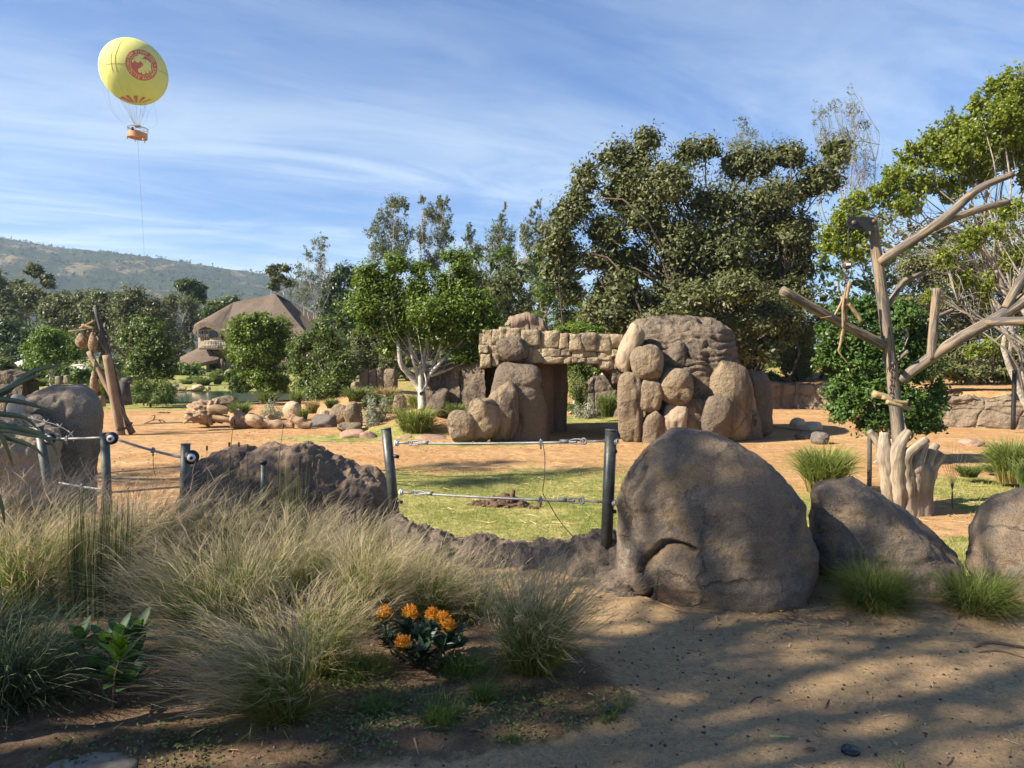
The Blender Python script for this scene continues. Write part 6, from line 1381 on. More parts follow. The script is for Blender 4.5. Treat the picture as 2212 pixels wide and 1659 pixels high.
def dpt(u, a, da, b, db): return da + (db - da) * (u - a) / (b - a)
A1, B1 = W(852, 957, PL), W(1308, 953, PR); cable('upper steel cable stretched between the two middle posts', A1, B1, pl, pr, clamp_at=.73)
A2, B2_ = W(862, 1063, PL), W(1303, 1084, PR); cable('lower steel cable stretched between the two middle posts', A2, B2_, pl, pr, clamp_at=.73)
for p_, po, s_ in ((A1, pl, B1 - A1), (A2, pl, B2_ - A2), (W(1322, 953, PR), pr, B1 - A1), (W(1318, 1086, PR), pr, B2_ - A2)): insulator(po, p_, s_)
for (u, v) in ((850, 985), (858, 1083)): tube(MB(), [W(u, v, PL - .03), W(u + 12, v + 2, PL - .03)], .016, 8).build('bracket', M['iron'], pl)
for (u, v) in ((1324, 975), (1322, 1105)): tube(MB(), [W(u, v, PR - .02), W(u + 9, v, PR - .02)], .014, 8).build('bracket', M['iron'], pr)
A3, B3 = W(247, 947, 7.36), W(392, 988, 6.62); cable('white-grey cable sloping between the two left posts', A3, B3, p2, p4, eyes=False, sag=.012, wire=.012, clamp_at=.6)
A4, B4 = W(112, 948, 7.58), W(222, 945, 7.4); cable('short level cable between the leaning post and the slanted-top post', A4, B4, p1, p2, eyes=False, sag=.004, wire=.012, clamp_at=.3)
A5, B5 = W(128, 1043, 7.58), W(226, 1058, 7.4); cable('lower short cable sinking into the grass at the left', A5, B5, p1, p2, eyes=False, sag=.004, wire=.012, clamp_at=.5)
for po, p_, s_, in ((p2, W(240, 947, 7.30), [.2, -1, 0]), (p4, W(414, 988, 6.52), [.3, -1, 0]), (p1, W(106, 948, 7.5), [.3, -1, 0])):
    p_ = np.asarray(p_); s_ = unit(np.array(s_, float)); tube(MB(), [p_ + s_ * -.03, p_ + s_ * .01], .060, 18).build('bracket', M['iron'], po); tube(MB(), [p_ - [.05, 0, 0], p_ + [.0, 0, 0]], .03, 8).build('bracket_arm', M['iron'], po)
    tube(MB(), [p_ + s_ * .01, p_ + s_ * .03], .034, 16).build('insulator', M['white'], po); tube(MB(), [p_ + s_ * .03, p_ + s_ * .045], .014, 10).build('bolt', M['iron'], po)
o = thing('hanging_wire', 'thin bent wire dangling from the middle cables to the kerb', 'wire', W(1254, 1170, 6.1))
tube(MB(), catmull([W(u, v, 5.98) for u, v in [(1173, 958), (1177, 990), (1176, 1030), (1173, 1065), (1185, 1085), (1200, 1112), (1225, 1145), (1250, 1168), (1275, 1172)]], 40), .0032, 4).build('wire', M['rust'], o)
o = thing('tag_wire', 'short loose wire below the sloping left cable', 'wire', W(334, 1000, 6.9)); tube(MB(), catmull([W(u, v, 6.9) for u, v in [(331, 975), (331, 1000), (333, 1018), (336, 1027)]], 12), .003, 4).build('wire', M['rust'], o)
o = thing('barbed_wire', 'strand of barbed wire over the cracked rock at the left', 'wire', W(120, 925, 8.2))
P = catmull([W(u, v, 8.2) for u, v in [(60, 902), (87, 909), (122, 918), (153, 936), (160, 955)]], 30); tube(MB(), P, .006, 5).build('strand', M['steel'], o)
for i in range(4, 28, 6):
    for s_ in (1, -1): tube(MB(), [P[i] - np.array([.03 * s_, 0, .03]), P[i] + np.array([.03 * s_, 0, .03])], .005, 4).build('barb', M['steel'], o)

# ================================================================== FOREGROUND ROCKS
def done(mb, name, mat, lb, base, cat='boulder', group=None): o = mb.build(name, mat); rebase(o, base); return tag(o, lb, cat, group)
BG = 'big boulders along the path'
def chips(P): return .07 * (ridged(P * .8 + 3.3, 2, 25) - .62) + .034 * np.clip(ridged(P * 2.3, 4, 26), -.2, 1) - .03 * np.clip(fbm(P * 2.0, 3, 27) - .25, 0, 1) * 4 * .3 - .012 * sstep(.06, .0, np.abs(P[..., 2] - .2 - .06 * fbm(P * 2, 2, 5))) * sstep(1.0, 1.5, P[..., 0])
def ledge(P): return -.035 * np.exp(-((P[..., 2] - .17 - .05 * fbm(P * 1.5, 2, 5)) / .03) ** 2) * sstep(.9, 1.2, P[..., 0]) + .02 * sstep(.22, .16, P[..., 2]) * sstep(1.0, 1.3, P[..., 0])
done(sil_rock([(1392, 1335), (1372, 1275), (1340, 1235), (1330, 1180), (1329, 1100), (1336, 1045), (1350, 1008), (1374, 972), (1408, 946), (1444, 931), (1476, 925)],
     [(1690, 1335), (1728, 1290), (1750, 1235), (1750, 1165), (1738, 1105), (1720, 1052), (1692, 1010), (1648, 976), (1598, 951), (1545, 936), (1500, 926)],
     5.35, 1.15, 5, 260, 170, 2.5, .05, 1.6, .010, grooves=[([(1378, 1265), (1388, 1235), (1375, 1205), (1378, 1180), (1395, 1160), (1405, 1141), (1428, 1137), (1452, 1141), (1462, 1150)], .013, .085), ([(1345, 1200), (1346, 1130), (1356, 1070), (1375, 1020), (1388, 985)], .012, .035)], extra=chips, topround=3.2),
     'boulder', M['fore_rock'], 'biggest foreground boulder, domed, with an arched crack low on its face', (W(1540, 1310, 5.3)[0], 5.35, 0), group=BG)
done(sil_rock([(1800, 1300), (1768, 1240), (1750, 1190), (1745, 1125), (1747, 1078), (1757, 1048), (1775, 1034), (1800, 1029)], [(2100, 1300), (2070, 1225), (2050, 1180), (2022, 1140), (1982, 1105), (1930, 1071), (1880, 1046), (1840, 1032)],
     5.55, .95, 9, 160, 110, 2.7, .045, 1.7, .014, extra=chips, topround=4), 'boulder', M['fore_rock'], 'middle foreground boulder sloping down to the right', (W(1900, 1280, 5.5)[0], 5.55, 0), group=BG)
done(sil_rock([(2120, 1320), (2092, 1260), (2081, 1200), (2081, 1150), (2095, 1116), (2125, 1091), (2165, 1076), (2205, 1070)], [(2430, 1320), (2420, 1200), (2385, 1120), (2325, 1082), (2250, 1069)],
     5.3, 1.0, 14, 120, 90, 2.6, .05, 1.6, .014, extra=chips, topround=4), 'boulder', M['fore_rock'], 'foreground boulder cut off by the right edge', (W(2250, 1290, 5.3)[0], 5.3, 0), group=BG)
done(ridge_rock([(418, 1120), (424, 1055), (431, 1012), (457, 984), (493, 967), (520, 969), (547, 979), (567, 967), (617, 963), (655, 956), (680, 960), (700, 982), (731, 993), (758, 1011), (808, 1029), (832, 1052), (846, 1120)], 7.5, 1.3, -.45, 17, 240, 90, .09, 1.9, .03, .05, .45),
     'lumpy_rock', M['dark_rock'], 'dark brown lumpy rock behind the feather grass', (W(640, 1130, 7.5)[0], 7.5, 0), 'rock')
done(ridge_rock([(838, 1150), (852, 1118), (868, 1128), (891, 1141), (915, 1148), (935, 1157), (950, 1150), (960, 1158), (972, 1175), (1000, 1180), (1025, 1174), (1075, 1177), (1105, 1182), (1135, 1184), (1170, 1186), (1198, 1184), (1225, 1180), (1251, 1172), (1285, 1166), (1320, 1160), (1345, 1190)], [6.6, 6.2, 6.1, 6.0, 5.8], .95, -.12, 23, 260, 60, .06, 3.2, .028, .055, .75),
     'kerb_rock', M['curb'], 'low crumbly rock kerb between the two middle posts', (W(1090, 1230, 6.1)[0], 6.1, 0), 'rock')
done(MB().add(*blob(W(1345, 1265, 5.3), (.20, .25, .14), 61, 16, 2.2, .4, 2.2, None, .4, .06)), 'rock', M['curb'], 'crumbly lump at the foot of the upright dark post', (W(1345, 1290, 5.3)[0], 5.3, 0), 'rock')
def crackfn2(P): return -.13 * np.clip(ridged(P * np.array([1.5, 1.5, .35]), 4, 46) - .4, 0, 1) + .06 * fbm(P * np.array([2, 2, .8]), 4, 47)
done(sil_rock([(14, 1180), (20, 1000), (30, 905), (42, 862), (66, 848), (100, 841)], [(206, 1180), (211, 1040), (214, 960), (217, 902), (210, 866), (190, 843), (165, 835), (145, 834)], 10.6, 2.4, 27, 150, 110, 4.6, .10, .9, .02, extra=crackfn2,
     grooves=[([(105, 1100), (103, 980), (112, 900), (108, 850)], .05, .12), ([(72, 1060), (76, 960), (70, 880)], .05, .10)], topround=14), 'boulder', M['left_rock'], 'large grey boulder with a dark streaked face at the left', (W(115, 1080, 10.6)[0], 10.6, YARD))
def crackfn(P): return -.16 * np.clip(ridged(P * np.array([2.4, 2.4, .55]), 4, 44) - .35, 0, 1) + .12 * fbm(P * np.array([3, 3, 1.2]), 4, 45)
done(sil_rock([(-140, 1180), (-140, 1000), (-130, 930), (-90, 905), (-30, 896), (20, 900)], [(165, 1180), (150, 1090), (136, 1040), (128, 990), (130, 958), (122, 932), (98, 912), (60, 902)], 9.0, 1.5, 29, 190, 130, 3.2, .05, 1, .03, extra=crackfn, topround=7),
     'cracked_rock', M['wall_rock'], 'sunlit tan rock with deep vertical cracks at the left edge', (W(10, 1090, 9)[0], 9.0, YARD), 'rock')
o = thing('pale_stump', 'pale grey weathered wood stump on top of the left rocks', 'stump', W(36, 908, 9.4))
P = catmull([W(33, 915, 9.4), W(35, 885, 9.4), W(38, 862, 9.4), W(40, 852, 9.4)], 16); tube(MB(), P, [19 * 9.4 / F, 18 * 9.4 / F, 15 * 9.4 / F, 8 * 9.4 / F], 20, rough=.18, seed=4).build('wood', m_wood('bleached_wood', (.50, .44, .36), (.38, .33, .27), (.24, .21, .18), .8, .8), o)
rock_uv('boulder', 'rounded tan boulder behind the pale stump at the left edge', 10, 862, 26, 18, 12.5, M['brown_rock'], 66, None, 'boulder')

# ================================================================== FOREGROUND PLANTS
G_feather = m_grass('feather_grass', (.18, .18, .03), (.14, .21, .032), (.36, .33, .14), .5)
G_awn = m_grass('feather_grass_awns', (.46, .38, .21), (.58, .47, .30), (.70, .60, .44), .55)
G_pink = m_grass('pink_feather_awns', (.48, .35, .24), (.60, .44, .35), (.70, .54, .47), .55)
G_mound = m_grass('green_mound_grass', (.20, .17, .06), (.09, .145, .022), (.16, .21, .045), .4)
G_blue = m_grass('blue_green_grass', (.10, .11, .04), (.055, .095, .045), (.12, .17, .09), .3)
G_rush = m_grass('dark_rush_stems', (.055, .085, .028), (.045, .075, .026), (.075, .095, .035), .2)
G_rushy = m_grass('sun_painted_rush_stems', (.12, .16, .03), (.15, .20, .035), (.14, .16, .045), .35)  # lighter copy of the rush greens, sunlight put into the colour
G_tuft = m_grass('fresh_green_tuft', (.06, .11, .02), (.075, .15, .022), (.14, .23, .045), .4)
def feather(lb, u, v, d, h, reach, n, seed, lean=(0, 0), awn=None, green=G_feather, awnmat=None, r0=.09, w=.0040, awns=1.0, name='feather_grass', group='feather grass clumps'):
    b = W(u, v, d); b[2] = float(path_z(np.array([b[0]]), np.array([b[1]]))[0]); rgq = np.random.default_rng(seed + 4000); o = thing(name, lb, 'grass clump', b, group)
    a = ring_dirs(n, rgq); r = np.sqrt(rgq.uniform(0, 1, n)) * r0 * 1.15; roots = b + np.stack([a[:, 0] * r, a[:, 1] * r, np.zeros(n) - .01], -1)
    H = h * rgq.uniform(.35, 1.12, n); dr = unit(a + rgq.normal(size=a.shape) * .5); rc = reach * rgq.uniform(.15, 1.0, n)
    m_ = MB(); P = blades(m_, roots, dr, H, rc, w * rgq.uniform(.6, 1.5, n), 5, rgq, rgq.uniform(.1, .95, n), np.array(lean) * rgq.uniform(.3, 1.3, (n, 1)), wild=.05, curl=rgq.uniform(.95, 2.0, n))
    nb_ = n // 3; ib = rgq.permutation(n)[:nb_]; blades(m_, roots[ib], unit(a[ib] + rgq.normal(size=(nb_, 2)) * .4), h * rgq.uniform(.12, .4, nb_), reach * rgq.uniform(.25, .75, nb_) + r0 * .5, w * 1.2, 3, rgq, rgq.uniform(.5, 1.2, nb_), curl=.9, al0=.0, al1=.3, wild=.02); m_.build('blades', green, o, False)
    if awns:
        ns = int(n * .42 * awns); idx = rgq.permutation(n)[:ns]; st = P[idx]                                   # flowering stems end in hazy awns
        base_t = rgq.uniform(.55, 1.0, (ns * 7,)); k_ = np.repeat(np.arange(ns), 7); f_ = base_t * 5; i0 = np.clip(f_.astype(int), 0, 4); fr = (f_ - i0)[:, None]
        R0 = st[k_, i0] * (1 - fr) + st[k_, i0 + 1] * fr; tg = unit(st[k_, 5] - st[k_, 3]); m_ = MB(); nn = len(R0)
        dirs = unit(tg[:, :2] + rgq.normal(size=(nn, 2)) * .35); ll = h * rgq.uniform(.10, .30, nn)
        blades(m_, R0, dirs, ll * (tg[:, 2] * .8 + .25), ll * rgq.uniform(.5, 1.0, nn), .0028, 2, rgq, rgq.uniform(0, .6, nn), np.array(lean) * .3, curl=1.1, wild=.012); m_.build('seed_heads', awnmat or G_awn, o, False)
    return o
FG = [('nearest feather grass clump, sweeping left across the bed', 605, 1592, 3.24, .50, .34, 800, (-.24, 0), 0, .08), ('broad feather grass clump behind the fresh green shrub', 470, 1425, 4.05, .66, .46, 1300, (-.12, 0), 0, .14), ('upright golden feather grass clump left of the protea', 790, 1390, 4.35, .62, .26, 1500, (.05, 0), 0, .09), ('round feather grass clump standing alone by the path', 1152, 1488, 3.75, .56, .34, 1600, (.10, 0), 0, .09),
 ('green footed feather grass clump at the left edge', 55, 1345, 4.6, .70, .36, 1500, (.05, 0), 0, .12), ('feather grass clump in the middle of the bed', 640, 1350, 4.65, .56, .30, 1500, (.05, 0), 0, .12), ('feather grass clump right behind the protea flowers', 925, 1365, 4.55, .44, .30, 1000, (.06, 0), 0, .09), ('pinkish feather grass clump below the sloping left cable', 310, 1265, 5.4, .72, .46, 1500, (.12, 0), 1, .14),
 ('pink hazy grass clump in front of the cracked rock', 95, 1215, 5.9, .70, .45, 1500, (.06, 0), 1, .14), ('feather grass clump below the short round topped post', 470, 1260, 5.6, .58, .40, 1500, (.1, 0), 0, .14), ('feather grass clump at the foot of the dark lumpy rock', 640, 1245, 5.7, .50, .34, 1300, (.08, 0), 0, .13), ('feather grass clump touching the leaning middle post', 770, 1255, 5.5, .46, .30, 1200, (.1, 0), 0, .12),
 ('low feather grass at the left end of the rock kerb', 880, 1275, 5.2, .38, .30, 800, (.1, 0), 0, .1), ('pink hazy grass at the far left edge', -20, 1240, 5.6, .72, .40, 1200, (.06, 0), 1, .12), ('feather grass clump between rushes and fresh shrub', 200, 1310, 5.0, .66, .42, 1300, (.1, 0), 0, .12), ('feather grass behind the nearest clump, leaning right', 690, 1500, 3.7, .50, .24, 700, (.10, 0), 0, .07), ('wispy sparse grass behind the round clump by the path', 1040, 1360, 4.55, .34, .26, 500, (.05, 0), 0, .08)]
for i, (lb, u, v, d, h, rc, n_, ln, pk, r0) in enumerate(FG): feather(lb, u, v, d, h, rc, int(n_ * .58) if i > 1 else n_, i, ln, awnmat=G_pink if pk else None, r0=r0)
feather('mounded green grass tuft before the middle boulder', 1888, 1325, 4.78, .30, .27, 2200, 51, (0, -.02), green=G_mound, awns=0, r0=.10, w=.0042, name='mound_grass', group='mounded grasses')
feather('mounded green grass tuft before the rightmost boulder', 2112, 1340, 4.7, .27, .27, 2000, 52, (.03, -.02), green=G_mound, awns=0, r0=.10, w=.0042, name='mound_grass', group='mounded grasses')
feather('coarse blue green grass in the lower left corner', 35, 1545, 3.4, .42, .42, 1200, 53, (.12, 0), green=G_blue, awns=0, r0=.10, w=.006, name='coarse_grass', group='coarse grasses')
feather('coarse blue green grass cut by the left edge', -40, 1480, 3.7, .44, .40, 900, 54, (.12, 0), green=G_blue, awns=0, r0=.10, w=.006, name='coarse_grass', group='coarse grasses')
for i, (lb, u, v, h, rc, n_, r0) in enumerate([('small fresh green tuft left of the roundest tuft in the bed', 812, 1530, .055, .07, 420, .045), ('roundest fresh green tuft in the bare bed', 955, 1550, .085, .075, 520, .04), ('small grey green tuft left of the round clump by the path', 1040, 1510, .11, .07, 260, .03), ('soft green grass patch left of the protea', 770, 1455, .13, .13, 700, .12), ('green weedy tuft right of the protea', 1000, 1460, .13, .12, 420, .07), ('tiny tuft around the nearer black disc by the bed edge', 1315, 1540, .035, .05, 160, .03), ('tiny pale sprig at the bottom of the bed', 1175, 1585, .05, .04, 26, .01), ('thin weed sprig below the bed centre', 1100, 1590, .06, .05, 60, .02), ('sparse dry tuft at the bottom edge of the path', 1945, 1665, .10, .07, 60, .02)]):
    b = G(u, v, 0.04); feather(lb, u, v, b[1], h, rc, n_, 60 + i, green=G_tuft, awns=0, r0=r0, w=.003, name='green_tuft', group='small tufts')
# rushes
def rush(lb, u0, u1, vb, vt, d, n, seed, mat, lean=.02):
    rgq = np.random.default_rng(seed); b = W((u0 + u1) / 2, vb, d); b[2] = 0; o = thing('rush_clump', lb, 'rushes', b, 'rush clumps'); k = d / F; m_ = MB(); nodes = MB()
    x = W(0, vb, d)[0] + rgq.uniform(u0, u1, n) * k + 0; x = (rgq.uniform(u0, u1, n) - CU) * k; roots = np.stack([x, d + rgq.normal(size=n) * .07, np.full(n, -.02)], -1)
    H = (W(0, vt, d)[2] + .02) * rgq.uniform(.5, 1.0, n) ** .6
    P = blades(m_, roots, ring_dirs(n, rgq), H, .03, .0095, 4, rgq, .02, (lean, 0), curl=1.4, wild=.01); m_.build('stems', mat, o, False)
    return o
rush('tall dark rushes below the slanted-top post', 140, 262, 1330, 1040, 4.55, 150, 1, G_rush); rush('rushes before the left half of the dark lumpy rock', 425, 545, 1230, 985, 6.0, 60, 2, G_rush); rush('rushes coloured sunlit yellow green before the dark lumpy rock', 585, 650, 1235, 985, 5.9, 46, 3, G_rushy); rush('rushes around the thin ribbed stake', 545, 600, 1240, 990, 6.0, 24, 4, G_rush)
o = thing('seed_stalks', 'few tall thin seed stalks rising past the dark lumpy rock', 'stalks', W(520, 1150, 6.2))
for i, p in enumerate([[(494, 1130), (497, 1020), (500, 950), (506, 910)], [(498, 1130), (497, 1010), (495, 960)], [(598, 1100), (602, 1000), (612, 920)], [(440, 1100), (446, 1020), (447, 968)], [(520, 1090), (518, 1010), (516, 960)], [(537, 1080), (535, 1010), (534, 965)], [(690, 1100), (686, 1040), (676, 1005)]]):
    tube(MB(), catmull([W(u, v, 6.2) for u, v in p], 14), [.004, .002], 4, False).build('stalk', M['timber'], o); MB().add(*blob(W(*p[-1], 6.2), (.008, .008, .022), i, 3)).build('seed_head', M['timber'], o)

# ---- broad leaves: pointed oval blades, folded along the midrib
def broad_leaf(mb, base, dirv, nrm, ln, wd, seg=6, curl=.2, tint=.5, notch=0.0):
    dirv = unit(dirv); nrm = unit(nrm - dirv * np.dot(nrm, dirv)); sd = np.cross(dirv, nrm); V, al = [], []
    for i in range(seg + 1):
        t_ = i / seg; w_ = wd * .5 * (math.sin(PI * min(1, t_ * .92 + .06)) ** .75) * (1 + (notch if i % 2 else 0)); c = base + dirv * ln * t_ - nrm * curl * ln * t_ * t_
        V += [c - sd * w_ + nrm * w_ * .25, c, c + sd * w_ + nrm * w_ * .25]
    f = []
    for i in range(seg): f += [[i*3, i*3+1, i*3+4, i*3+3], [i*3+1, i*3+2, i*3+5, i*3+4]]
    mb.add(np.array(V), np.array(f), tint)
rgp = np.random.default_rng(77)
pb = W(895, 1475, 3.85); pb[2] = 0.02
prot = thing('pincushion_protea', 'protea bush with orange pincushion flowers and dark leathery leaves', 'flowering shrub', pb)
M['protea_orange'] = m_leaf('pincushion_styles', (.50, .13, .015), (.70, .30, .02), .5, .25); M['protea_yellow'] = m_leaf('pincushion_tips', (.70, .40, .03), (.80, .52, .06), .5, .25)
stems_m = MB(); lf = MB()
FLW = [(831, 1330, 3.75), (886, 1328, 3.8), (934, 1332, 3.95), (957, 1342, 3.85), (971, 1359, 3.75), (870, 1395, 3.62)]
others = [(905, 1370, 3.75), (930, 1380, 3.7), (1000, 1395, 3.75), (880, 1360, 3.85), (850, 1375, 3.9), (960, 1400, 3.7), (915, 1410, 3.65), (990, 1370, 3.85), (830, 1385, 3.85), (945, 1360, 3.9), (895, 1430, 3.65), (965, 1435, 3.7)]
for i, (u, v, d) in enumerate(FLW + others):
    e = W(u, v + (10 if i < 6 else 0), d); p = catmull([pb + rgp.normal(size=3) * [.04, .04, 0], pb * .45 + e * .55 + rgp.normal(size=3) * .03, e], 10); tube(stems_m, p, [.009, .005], 5, False)
    for j in range(30 if i >= 6 else 22):
        t_ = rgp.uniform(.45, 1.0) ** .7; b_ = np.array([np.interp(t_, np.linspace(0, 1, 10), p[:, q_]) for q_ in range(3)]); ax = unit(p[-1] - p[-3]); a = rgp.uniform(0, 2 * PI)
        out = unit(np.array([math.cos(a), math.sin(a), .35 + .7 * t_ * rgp.uniform(.3, 1)]) + ax * .4); broad_leaf(lf, b_, out, np.array([0, 0, 1.0]) - out * .3 + rgp.normal(size=3) * .25, rgp.uniform(.06, .095), rgp.uniform(.018, .028), 5, .12, rgp.uniform())
stems_m.build('stems', M['bark'], prot); lf.build('foliage', L['protea'], prot)
for (u, v, d) in FLW:
    c = W(u, v, d); mo = MB(); n_ = 230; dr = unit(rgp.normal(size=(n_, 3)) + [0, 0, .35]); dr = dr[dr[:, 2] > -.45]; n_ = len(dr); rr = .036
    V, f = [], []
    for x in dr:
        s_ = unit(np.cross(x, rgp.normal(size=3))); m0, m1, m2 = c + x * .010, c + x * rr * .75 + rgp.normal(size=3) * .0015, c + x * rr * rgp.uniform(.85, 1.3) + np.array([0, 0, .010]) + rgp.normal(size=3) * .005; w_ = .0014; k = len(V)
        V += [m0 - s_ * w_, m0 + s_ * w_, m1 - s_ * w_, m1 + s_ * w_, m2 - s_ * w_ * 1.3, m2 + s_ * w_ * 1.3]; f += [[k, k+1, k+3, k+2], [k+2, k+3, k+5, k+4]]
    mo.add(np.array(V), np.array(f), np.repeat(rgp.uniform(0, 1, n_), 2)); fo = mo.build('flower', M['protea_orange'], prot, False)
    tips = MB(); 
    for x in dr[::2]: tips.add(*blob(c + x * rr * 1.05 + [0, 0, .008], (.0017,) * 3, 1, 2))
    tips.build('style_tips', M['protea_yellow'], fo)
    MB().add(*blob(c, (.016, .016, .018), 3, 6)).build('flower_head', M['protea_yellow'], fo)
# fresh green shrub at left; its bright tuft has sunlight put into the colour
sbx = W(258, 1510, 3.35); sbx[2] = 0.02
fs = thing('leafy_shrub', 'young shrub with fresh toothed leaves, one tuft coloured sunlit yellow green, among the grasses', 'shrub', sbx); stem_s, lo_, br = MB(), MB(), MB()
for i, (u, v, d, kind) in enumerate([(262, 1415, 3.2, 1), (258, 1368, 3.4, 0), (300, 1360, 3.45, 0), (170, 1375, 3.45, 0), (240, 1460, 3.3, 0), (285, 1470, 3.3, 0), (205, 1440, 3.35, 0), (290, 1420, 3.4, 0), (225, 1385, 3.4, 0)]):
    e = W(u, v, d); p = catmull([sbx + rgp.normal(size=3) * [.03, .03, 0], sbx * .5 + e * .5 + rgp.normal(size=3) * .02, e], 8); tube(stem_s, p, [.007, .004], 5, False)
    for j in range(13 if kind else 12):
        a = j * 2.4; el = .5 + 1.1 * (j / 12) if kind else .15 + .9 * (j / 12); out = unit(np.array([math.cos(a) * math.cos(el), math.sin(a) * math.cos(el), math.sin(el)])); b_ = p[-1] - unit(p[-1] - p[-2]) * (.05 - .004 * j)
        broad_leaf(br if kind else lo_, b_, out, np.array([0, 0, 1.0]) - out * .5, rgp.uniform(.09, .125), rgp.uniform(.038, .05), 10, .10, rgp.uniform(), .08)
stem_s.build('stems', M['bark'], fs); lo_.build('foliage', m_leaf('mid_shrub_leaves', (.045, .10, .03), (.10, .17, .055), .5, .3, .3), fs); br.build('sun_painted_leaves', L['fresh'], fs)
# aloe leaves reaching in from the left
alo = thing('aloe', 'long curved aloe leaves reaching in from the left edge', 'succulent', (-2.45, 2.9, 0.0)); ab = np.array([-2.35, 2.95, 1.35])
tube(MB(), [[-2.45, 2.9, -.05], [-2.42, 2.92, .7], [-2.36, 2.95, 1.4]], [.06, .05, .045], 12, rough=.15).build('stem', M['bark_grey'], alo)
for i, (pts, w0) in enumerate([([(-60, 880), (10, 845), (70, 803), (142, 787)], .040), ([(-60, 870), (20, 838), (70, 815), (100, 806)], .022), ([(-70, 870), (0, 863), (60, 872), (125, 892)], .034), ([(-70, 890), (10, 895), (55, 903), (85, 930)], .030), ([(-70, 905), (0, 921), (70, 932), (110, 955), (124, 985)], .038), ([(-70, 935), (10, 945), (70, 965), (107, 1000)], .030), ([(-70, 900), (-5, 935), (15, 970), (28, 1008)], .034), ([(-80, 940), (0, 930), (60, 940), (125, 950), (152, 965)], .018), ([(-60, 1000), (-10, 1060), (5, 1100), (10, 1132)], .03), ([(-140, 780), (-180, 700), (-260, 640)], .04), ([(-180, 850), (-300, 830), (-420, 860)], .04)]):
    P = catmull([W(-160, 890, 2.95)] + [W(u, v, 2.95 - .03 * i + .012 * j) for j, (u, v) in enumerate(pts)] if i < 9 else [W(-160, 890, 2.95)] + [W(u, v, 2.7) for u, v in pts], 22); m_ = MB(); n_ = len(P); tg = unit(np.gradient(P, axis=0)); V = []
    for j in range(n_):
        t_ = j / (n_ - 1); s_ = unit(np.cross(tg[j], [0, 1, .15])); nn_ = np.cross(s_, tg[j]); w_ = w0 * .5 * (1 - t_) ** .6 + .001
        for a in np.linspace(0, 2 * PI, 8, endpoint=False): V.append(P[j] + s_ * math.cos(a) * w_ + nn_ * math.sin(a) * w_ * .4)
    m_.add(np.array(V), grid_faces(n_, 8, True), rgp.uniform()); m_.build('leaf', L['aloe'], alo)

# ================================================================== SMALL THINGS ON THE GROUND
c = G(172, 1672, .03)
o = thing('concrete_disc', 'round concrete lid with two finger holes in the bed corner', 'concrete lid', c); P = []
for r, z in ((.20, -.05), (.205, .012), (.195, .024), (.10, .030), (.001, .032)): P.append(np.stack([c[0] + np.cos(ps) * r, c[1] + np.sin(ps) * r * .98, np.full(64, c[2] + z)], -1))
MB().add(np.array(P).reshape(-1, 3), grid_faces(5, 64, True)).build('slab', M['concrete'], o)
for u, v in ((125, 1636), (160, 1637)): p = G(u, v, c[2] + .031); tube(MB(), [p + [0, 0, -.01], p + [0, 0, .0015]], .016, 14).build('hole_shade_disc', M['iron'], o)  # black discs on the slab paint the dark inside the holes
for lb, u, v, r in (('black round valve lid at the edge of the bed', 1312, 1532, .030), ('black round valve lid lying in the path near the bottom', 1837, 1621, .034)):
    c = G(u, v, .02); c[2] = float(path_z(np.array([c[0]]), np.array([c[1]]))[0]); o = thing('valve_lid', lb, 'valve lid', c, 'black valve lids')
    tube(MB(), [c + [0, 0, -.02], c + [0, 0, .010], c + [0, 0, .016]], [r, r * 1.05, r * .96], 24).build('rim', M['black'], o); tube(MB(), [c + [0, 0, .014], c + [0, 0, .0185]], r * .62, 20).build('face', M['post_light'], o); tube(MB(), [c + [0, 0, .018], c + [0, 0, .021]], r * .26, 14).build('knob', M['black'], o)
def gstick(lb, pts, r, mat, name='twig', cat='twig', group='twigs on the path'):
    P = []
    for u, v in pts: p = G(u, v, .01); p[2] = float(path_z(np.array([p[0]]), np.array([p[1]]))[0]) + r * .7; P.append(p)
    o = thing(name, lb, cat, np.mean(P, axis=0), group); tube(MB(), catmull(P, 10), [r, r * .7], 6, rough=.15).build('stem', mat, o)
gstick('pale green cut stick lying on the path', [(1663, 1595), (1684, 1596), (1705, 1597)], .0062, m_plain('green_stick', (.34, .36, .13), .6, 0, .15, 50, .1), 'green_stick', 'stick')
gstick('straight straw coloured stick below the biggest boulder', [(1393, 1288), (1430, 1303), (1462, 1320)], .006, M['stick']); gstick('short pale stick beside the yellow leaves', [(1693, 1343), (1725, 1349), (1746, 1352)], .008, M['stick'])
gstick('dark bent twig in the middle of the path', [(1620, 1517), (1632, 1507), (1645, 1504)], .004, M['timber']); gstick('dark forked twig right of the path middle', [(1783, 1530), (1787, 1518), (1791, 1510)], .004, M['timber'])
gstick('thin straw on the left part of the path', [(1485, 1402), (1510, 1406), (1524, 1410)], .004, M['stick']); gstick('pale straw crossing the bed below the tufts', [(895, 1610), (900, 1625), (905, 1638)], .004, M['stick'])
gstick('reddish curved bark strip at the right edge of the path', [(2105, 1392), (2140, 1380), (2190, 1386), (2240, 1392)], .010, M['timber'], 'bark_strip', 'bark'); gstick('second dark bark strip below the curved one', [(2115, 1403), (2160, 1400), (2212, 1412)], .006, M['timber'], 'bark_strip', 'bark'); gstick('reddish twig in the lower right corner', [(2030, 1648), (2045, 1655), (2058, 1640)], .005, M['red_rock'])
gstick('thin twig below the sunlit patch of the path', [(1755, 1580), (1767, 1590), (1769, 1596)], .004, M['stick'])
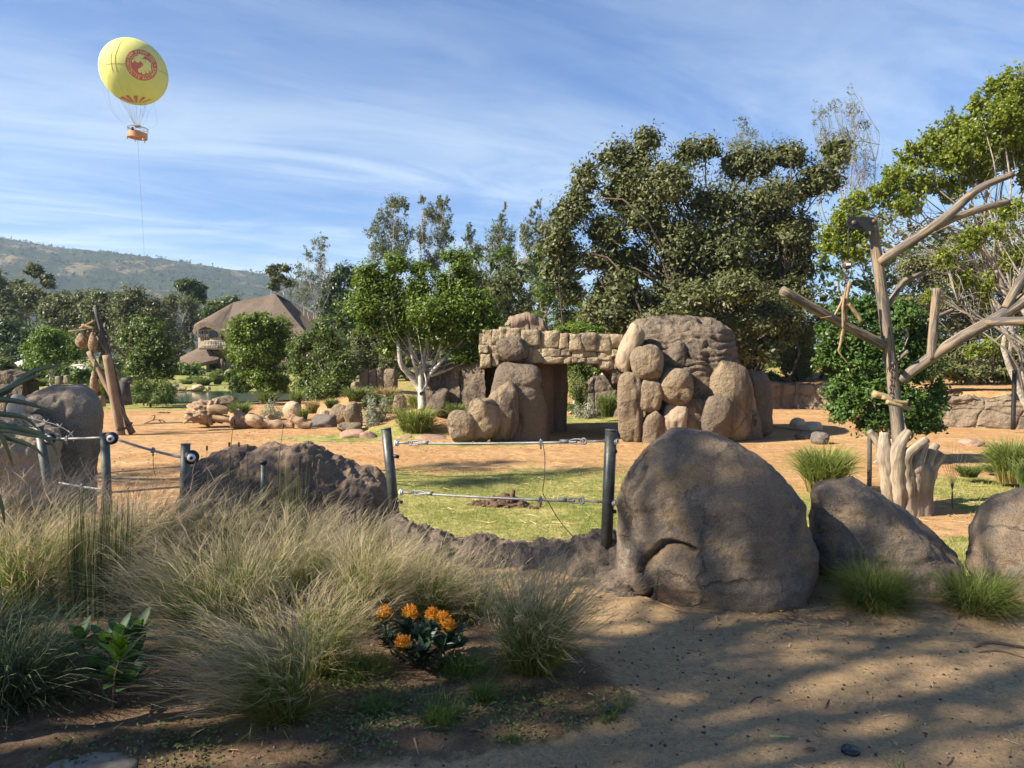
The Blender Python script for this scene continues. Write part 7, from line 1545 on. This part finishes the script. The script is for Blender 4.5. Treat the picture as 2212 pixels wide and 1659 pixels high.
for i, (lb, u, v, ln, col) in enumerate([('yellow fallen leaf left of the orange one', 1685, 1319, .045, (.62, .40, .03)), ('bright orange yellow fallen leaf', 1716, 1337, .042, (.70, .30, .02)), ('dark red curled leaf beside the orange leaf', 1712, 1322, .07, (.14, .05, .035)), ('tan leaf standing against the biggest boulder', 1733, 1260, .11, (.28, .19, .10)), ('small pale leaf near the lower black valve lid', 1937, 1614, .04, (.40, .30, .12)), ('yellowish leaf under the mounded grass', 1862, 1345, .035, (.45, .32, .06)), ('long brown leaf lying on the litter', 1718, 1328, .08, (.16, .09, .055)), ('reddish brown leaf by the right boulder', 1898, 1378, .05, (.20, .09, .05))]):
    p = G(u, v, .02); z = float(path_z(np.array([p[0]]), np.array([p[1]]))[0]); p[2] = z + .012; m_ = MB(); a = rgp.uniform(0, 2 * PI); broad_leaf(m_, p, np.array([math.cos(a), math.sin(a), .1 if i != 3 else 2.0]), np.array([0, -.2, 1.0]) if i != 3 else np.array([-.3, -1, 0.]), ln, ln * .4, 6, .15)
    o = m_.build('fallen_leaf', m_plain('leaf_' + str(i), col, .6, 0, .2, 40, .1)); rebase(o, p); tag(o, lb, 'leaf', 'single fallen leaves')
o = thing('buried_block', 'dark block half hidden by grass at the left edge', 'block', W(5, 1372, 3.9)); MB().add(*blob(W(0, 1352, 3.9), (.085, .09, .06), 3, 10, 6, .05)).build('block', M['timber'], o)

# ================================================================== HAZE
hz = MB().add(*box((0, 2200, 215), (6200, 4400, 255))).build('haze', None, None, False); stuff(hz); hz['label'] = 'thin blue summer haze over the valley'
hm = bpy.data.materials.new('thin_haze'); hm.use_nodes = True; hm.node_tree.nodes.clear(); ho = hm.node_tree.nodes.new('ShaderNodeOutputMaterial'); pv_ = hm.node_tree.nodes.new('ShaderNodeVolumePrincipled')
pv_.inputs['Color'].default_value = (.60, .78, 1.0, 1); pv_.inputs['Density'].default_value = 0.00012; pv_.inputs['Anisotropy'].default_value = 0.0
hm.node_tree.links.new(pv_.outputs[0], ho.inputs['Volume']); hz.data.materials.append(hm)
